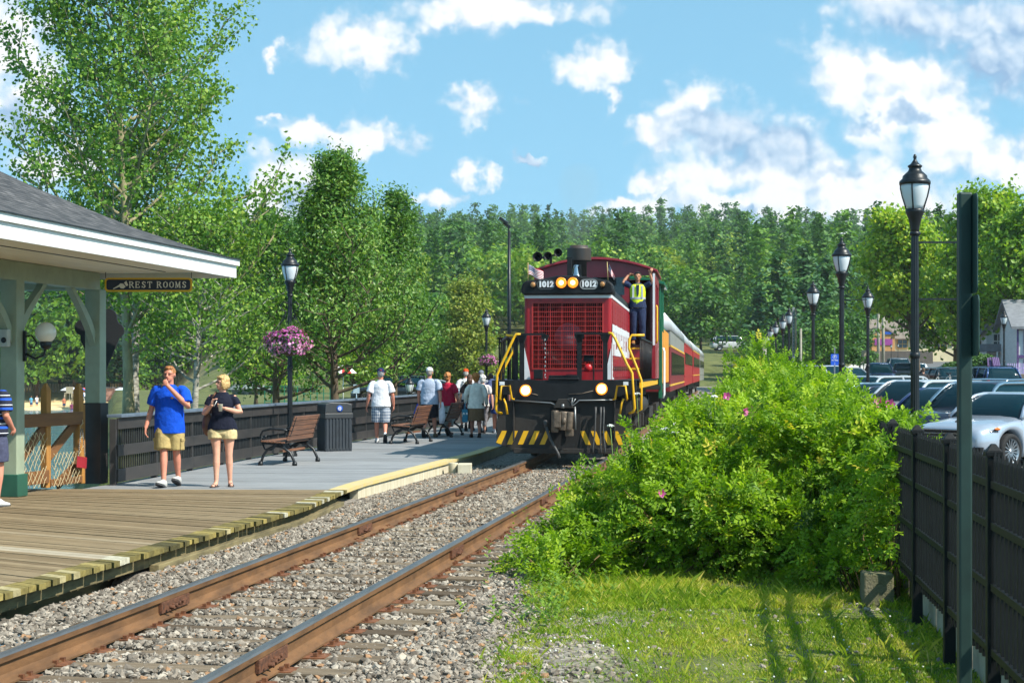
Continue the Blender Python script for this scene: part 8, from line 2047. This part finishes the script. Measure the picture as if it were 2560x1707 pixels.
umbrella(303,206,(236,236,236),(210,224,236),'white umbrella leaning behind the railing near the birch trunk',1.2,.2)
umbrella(858,92,(196,40,44),(240,236,230),'red and white umbrella just over the railing cap',.75)
bpl = [(78,206,'beach visitor in teal sitting by the water',(90,160,190)),(92,210,'beach visitor in white on the sand at far left',(220,220,220)),(160,205,'beach visitor standing by the lifeguard chair',(190,120,90)),(179,203,'beach visitor in purple near the water',(120,60,90)),(280,212,'beach visitor in orange behind the birch trunk',(220,120,70))]
for u, Y, lb, c in bpl:
    person(lb, gz(u,Y)-Vector((0,0,.3)), PI*.3, 1.6, dict(), 'tan', 1.0, ('short',(60,50,44)), (cloth('beach cloth',c),'tee','short',.86), (cloth('swim shorts',(60,80,120)),'shorts',.8), (180,140,110), vox=.02)
g = gz(172,209); r = thing('lifeguard_chair','tall wooden lifeguard chair beside the white umbrella','chair',g); 
for sx in (-1,1):
    for sy in (-1,1): m = MB(); m.bar((sx*.6,sy*.5,0),(sx*.4,sy*.3,1.6),.1,.1); m.build('leg', fcm, r)
m = MB(); m.box((0,0,1.6),(1,.8,.08)); m.build('seat', fcm, r); m = MB(); m.box((0,.35,2.0),(.9,.08,.8)); m.build('backrest', fcm, r)
x0 = at(622,0,150).x; r = thing('kiosk','small grey octagonal kiosk with pointed roof behind the woman','building',(x0,150,Hs(x0,150)-1.0)); m = MB(); m.lathe([(1.5,-.5),(1.5,1.5)],n=8,smooth=False); m.build('wall', M('kiosk grey',(140,146,142),.8,var=.1), r); m = MB(); m.lathe([(2.1,1.45),(1.2,1.9),(.5,2.1),(.45,2.5),(.05,2.7)],n=8,smooth=False); m.build('roof', M('kiosk roof',(124,134,130),.8,var=.1), r)
for a in range(8): m = MB(); an = PI/8+PI/4*a; m.box((1.42*math.cos(an),1.42*math.sin(an),.75),(.05,.7,.9),Matrix.Rotation(an,3,'Z')); m.build('window', winb, r)
x0 = at(300,0,235).x; m = MB(); m.box((0,0,.9),(6,2.4,1.8)); o = m.build('beach_shed', M('reddish shed',(170,130,118),.8,var=.1), None, loc=(x0,236,Hs(x0,236))); tag(o,'low reddish shed at the back of the beach near the birch trunk','shed'); m = MB(); m.bar((-3.3,0,1.9),(3.3,0,1.9),2.8,.12); m.build('roof', greyr, o)
# green park fence and small sign behind the railing
gf = M('green wire fence', (24,120,90), .6); m = MB()
for k in range(12): m.bar((at(662,0,90).x+.35*k,90,-.4),(at(662,0,90).x+.35*k,90,1.0),.05,.05,up=(0,1,0))
for z in (.2,.6,.98): m.bar((at(662,0,90).x,90,z),(at(662,0,90).x+3.9,90,z),.04,.04)
o = m.build('park_fence', gf, None); tag(o,'short green park fence behind the bench and lamp post','fence')
m = MB(); m.box((0,0,.35),(.35,.03,.5)); m.tube([(0,.03,-1.6),(0,.03,.5)],.025,6); o = m.build('park_sign', M('pale sign',(220,226,226),.6,var=.05,col2=(120,170,200)), None, loc=at(891,974,95)-Vector((0,0,.3))); tag(o,'small pale park sign behind the railing left of the man in white','sign')
# gulls
for u, v, Y, lb in ((2106,584,120,'white gull gliding above the lamp posts'),(2503,719,110,'white gull gliding in front of the right hand tree')):
    r = thing('gull', lb, 'bird', at(u,v,Y), .3); m = MB(); m.loft(ell([(0,0,-.22,.01,.01),(0,0,-.1,.05,.05),(0,0,.05,.06,.055),(0,0,.16,.04,.04),(0,0,.24,.01,.01)],10)); m.v = [(z,y,x) for x,y,z in m.v]
    m.loft([[(c-.02+.0,y,z),(c+.12,y,z-.01),(c+.12,y,z+.01)] for y,z,c in ((0,0,-.02),(.25,.08,0),(.5,.07,-.05),(.68,.02,-.12))]); m.loft([[(c-.02,-y,z),(c+.12,-y,z-.01),(c+.12,-y,z+.01)] for y,z,c in ((0,0,-.02),(.25,.08,0),(.5,.07,-.05),(.68,.02,-.12))]); m.build('body', M('gull white',(230,232,232),.7,var=.05), r)

# ---------------------------------------------------------------- summer air
hz_, nt, b = newmat('summer haze'); nt.nodes.remove(b)
pv = nd(nt,'ShaderNodeVolumePrincipled'); pv.inputs['Color'].default_value = (.86,.94,1,1); pv.inputs['Density'].default_value = HAZE; pv.inputs['Anisotropy'].default_value = .2
nt.links.new(pv.outputs[0], nt.nodes['Material Output'].inputs['Volume'])
m = MB(); m.box((50,1250,58),(1700,2900,130)); o = m.build('haze', hz_); o['kind'] = 'stuff'
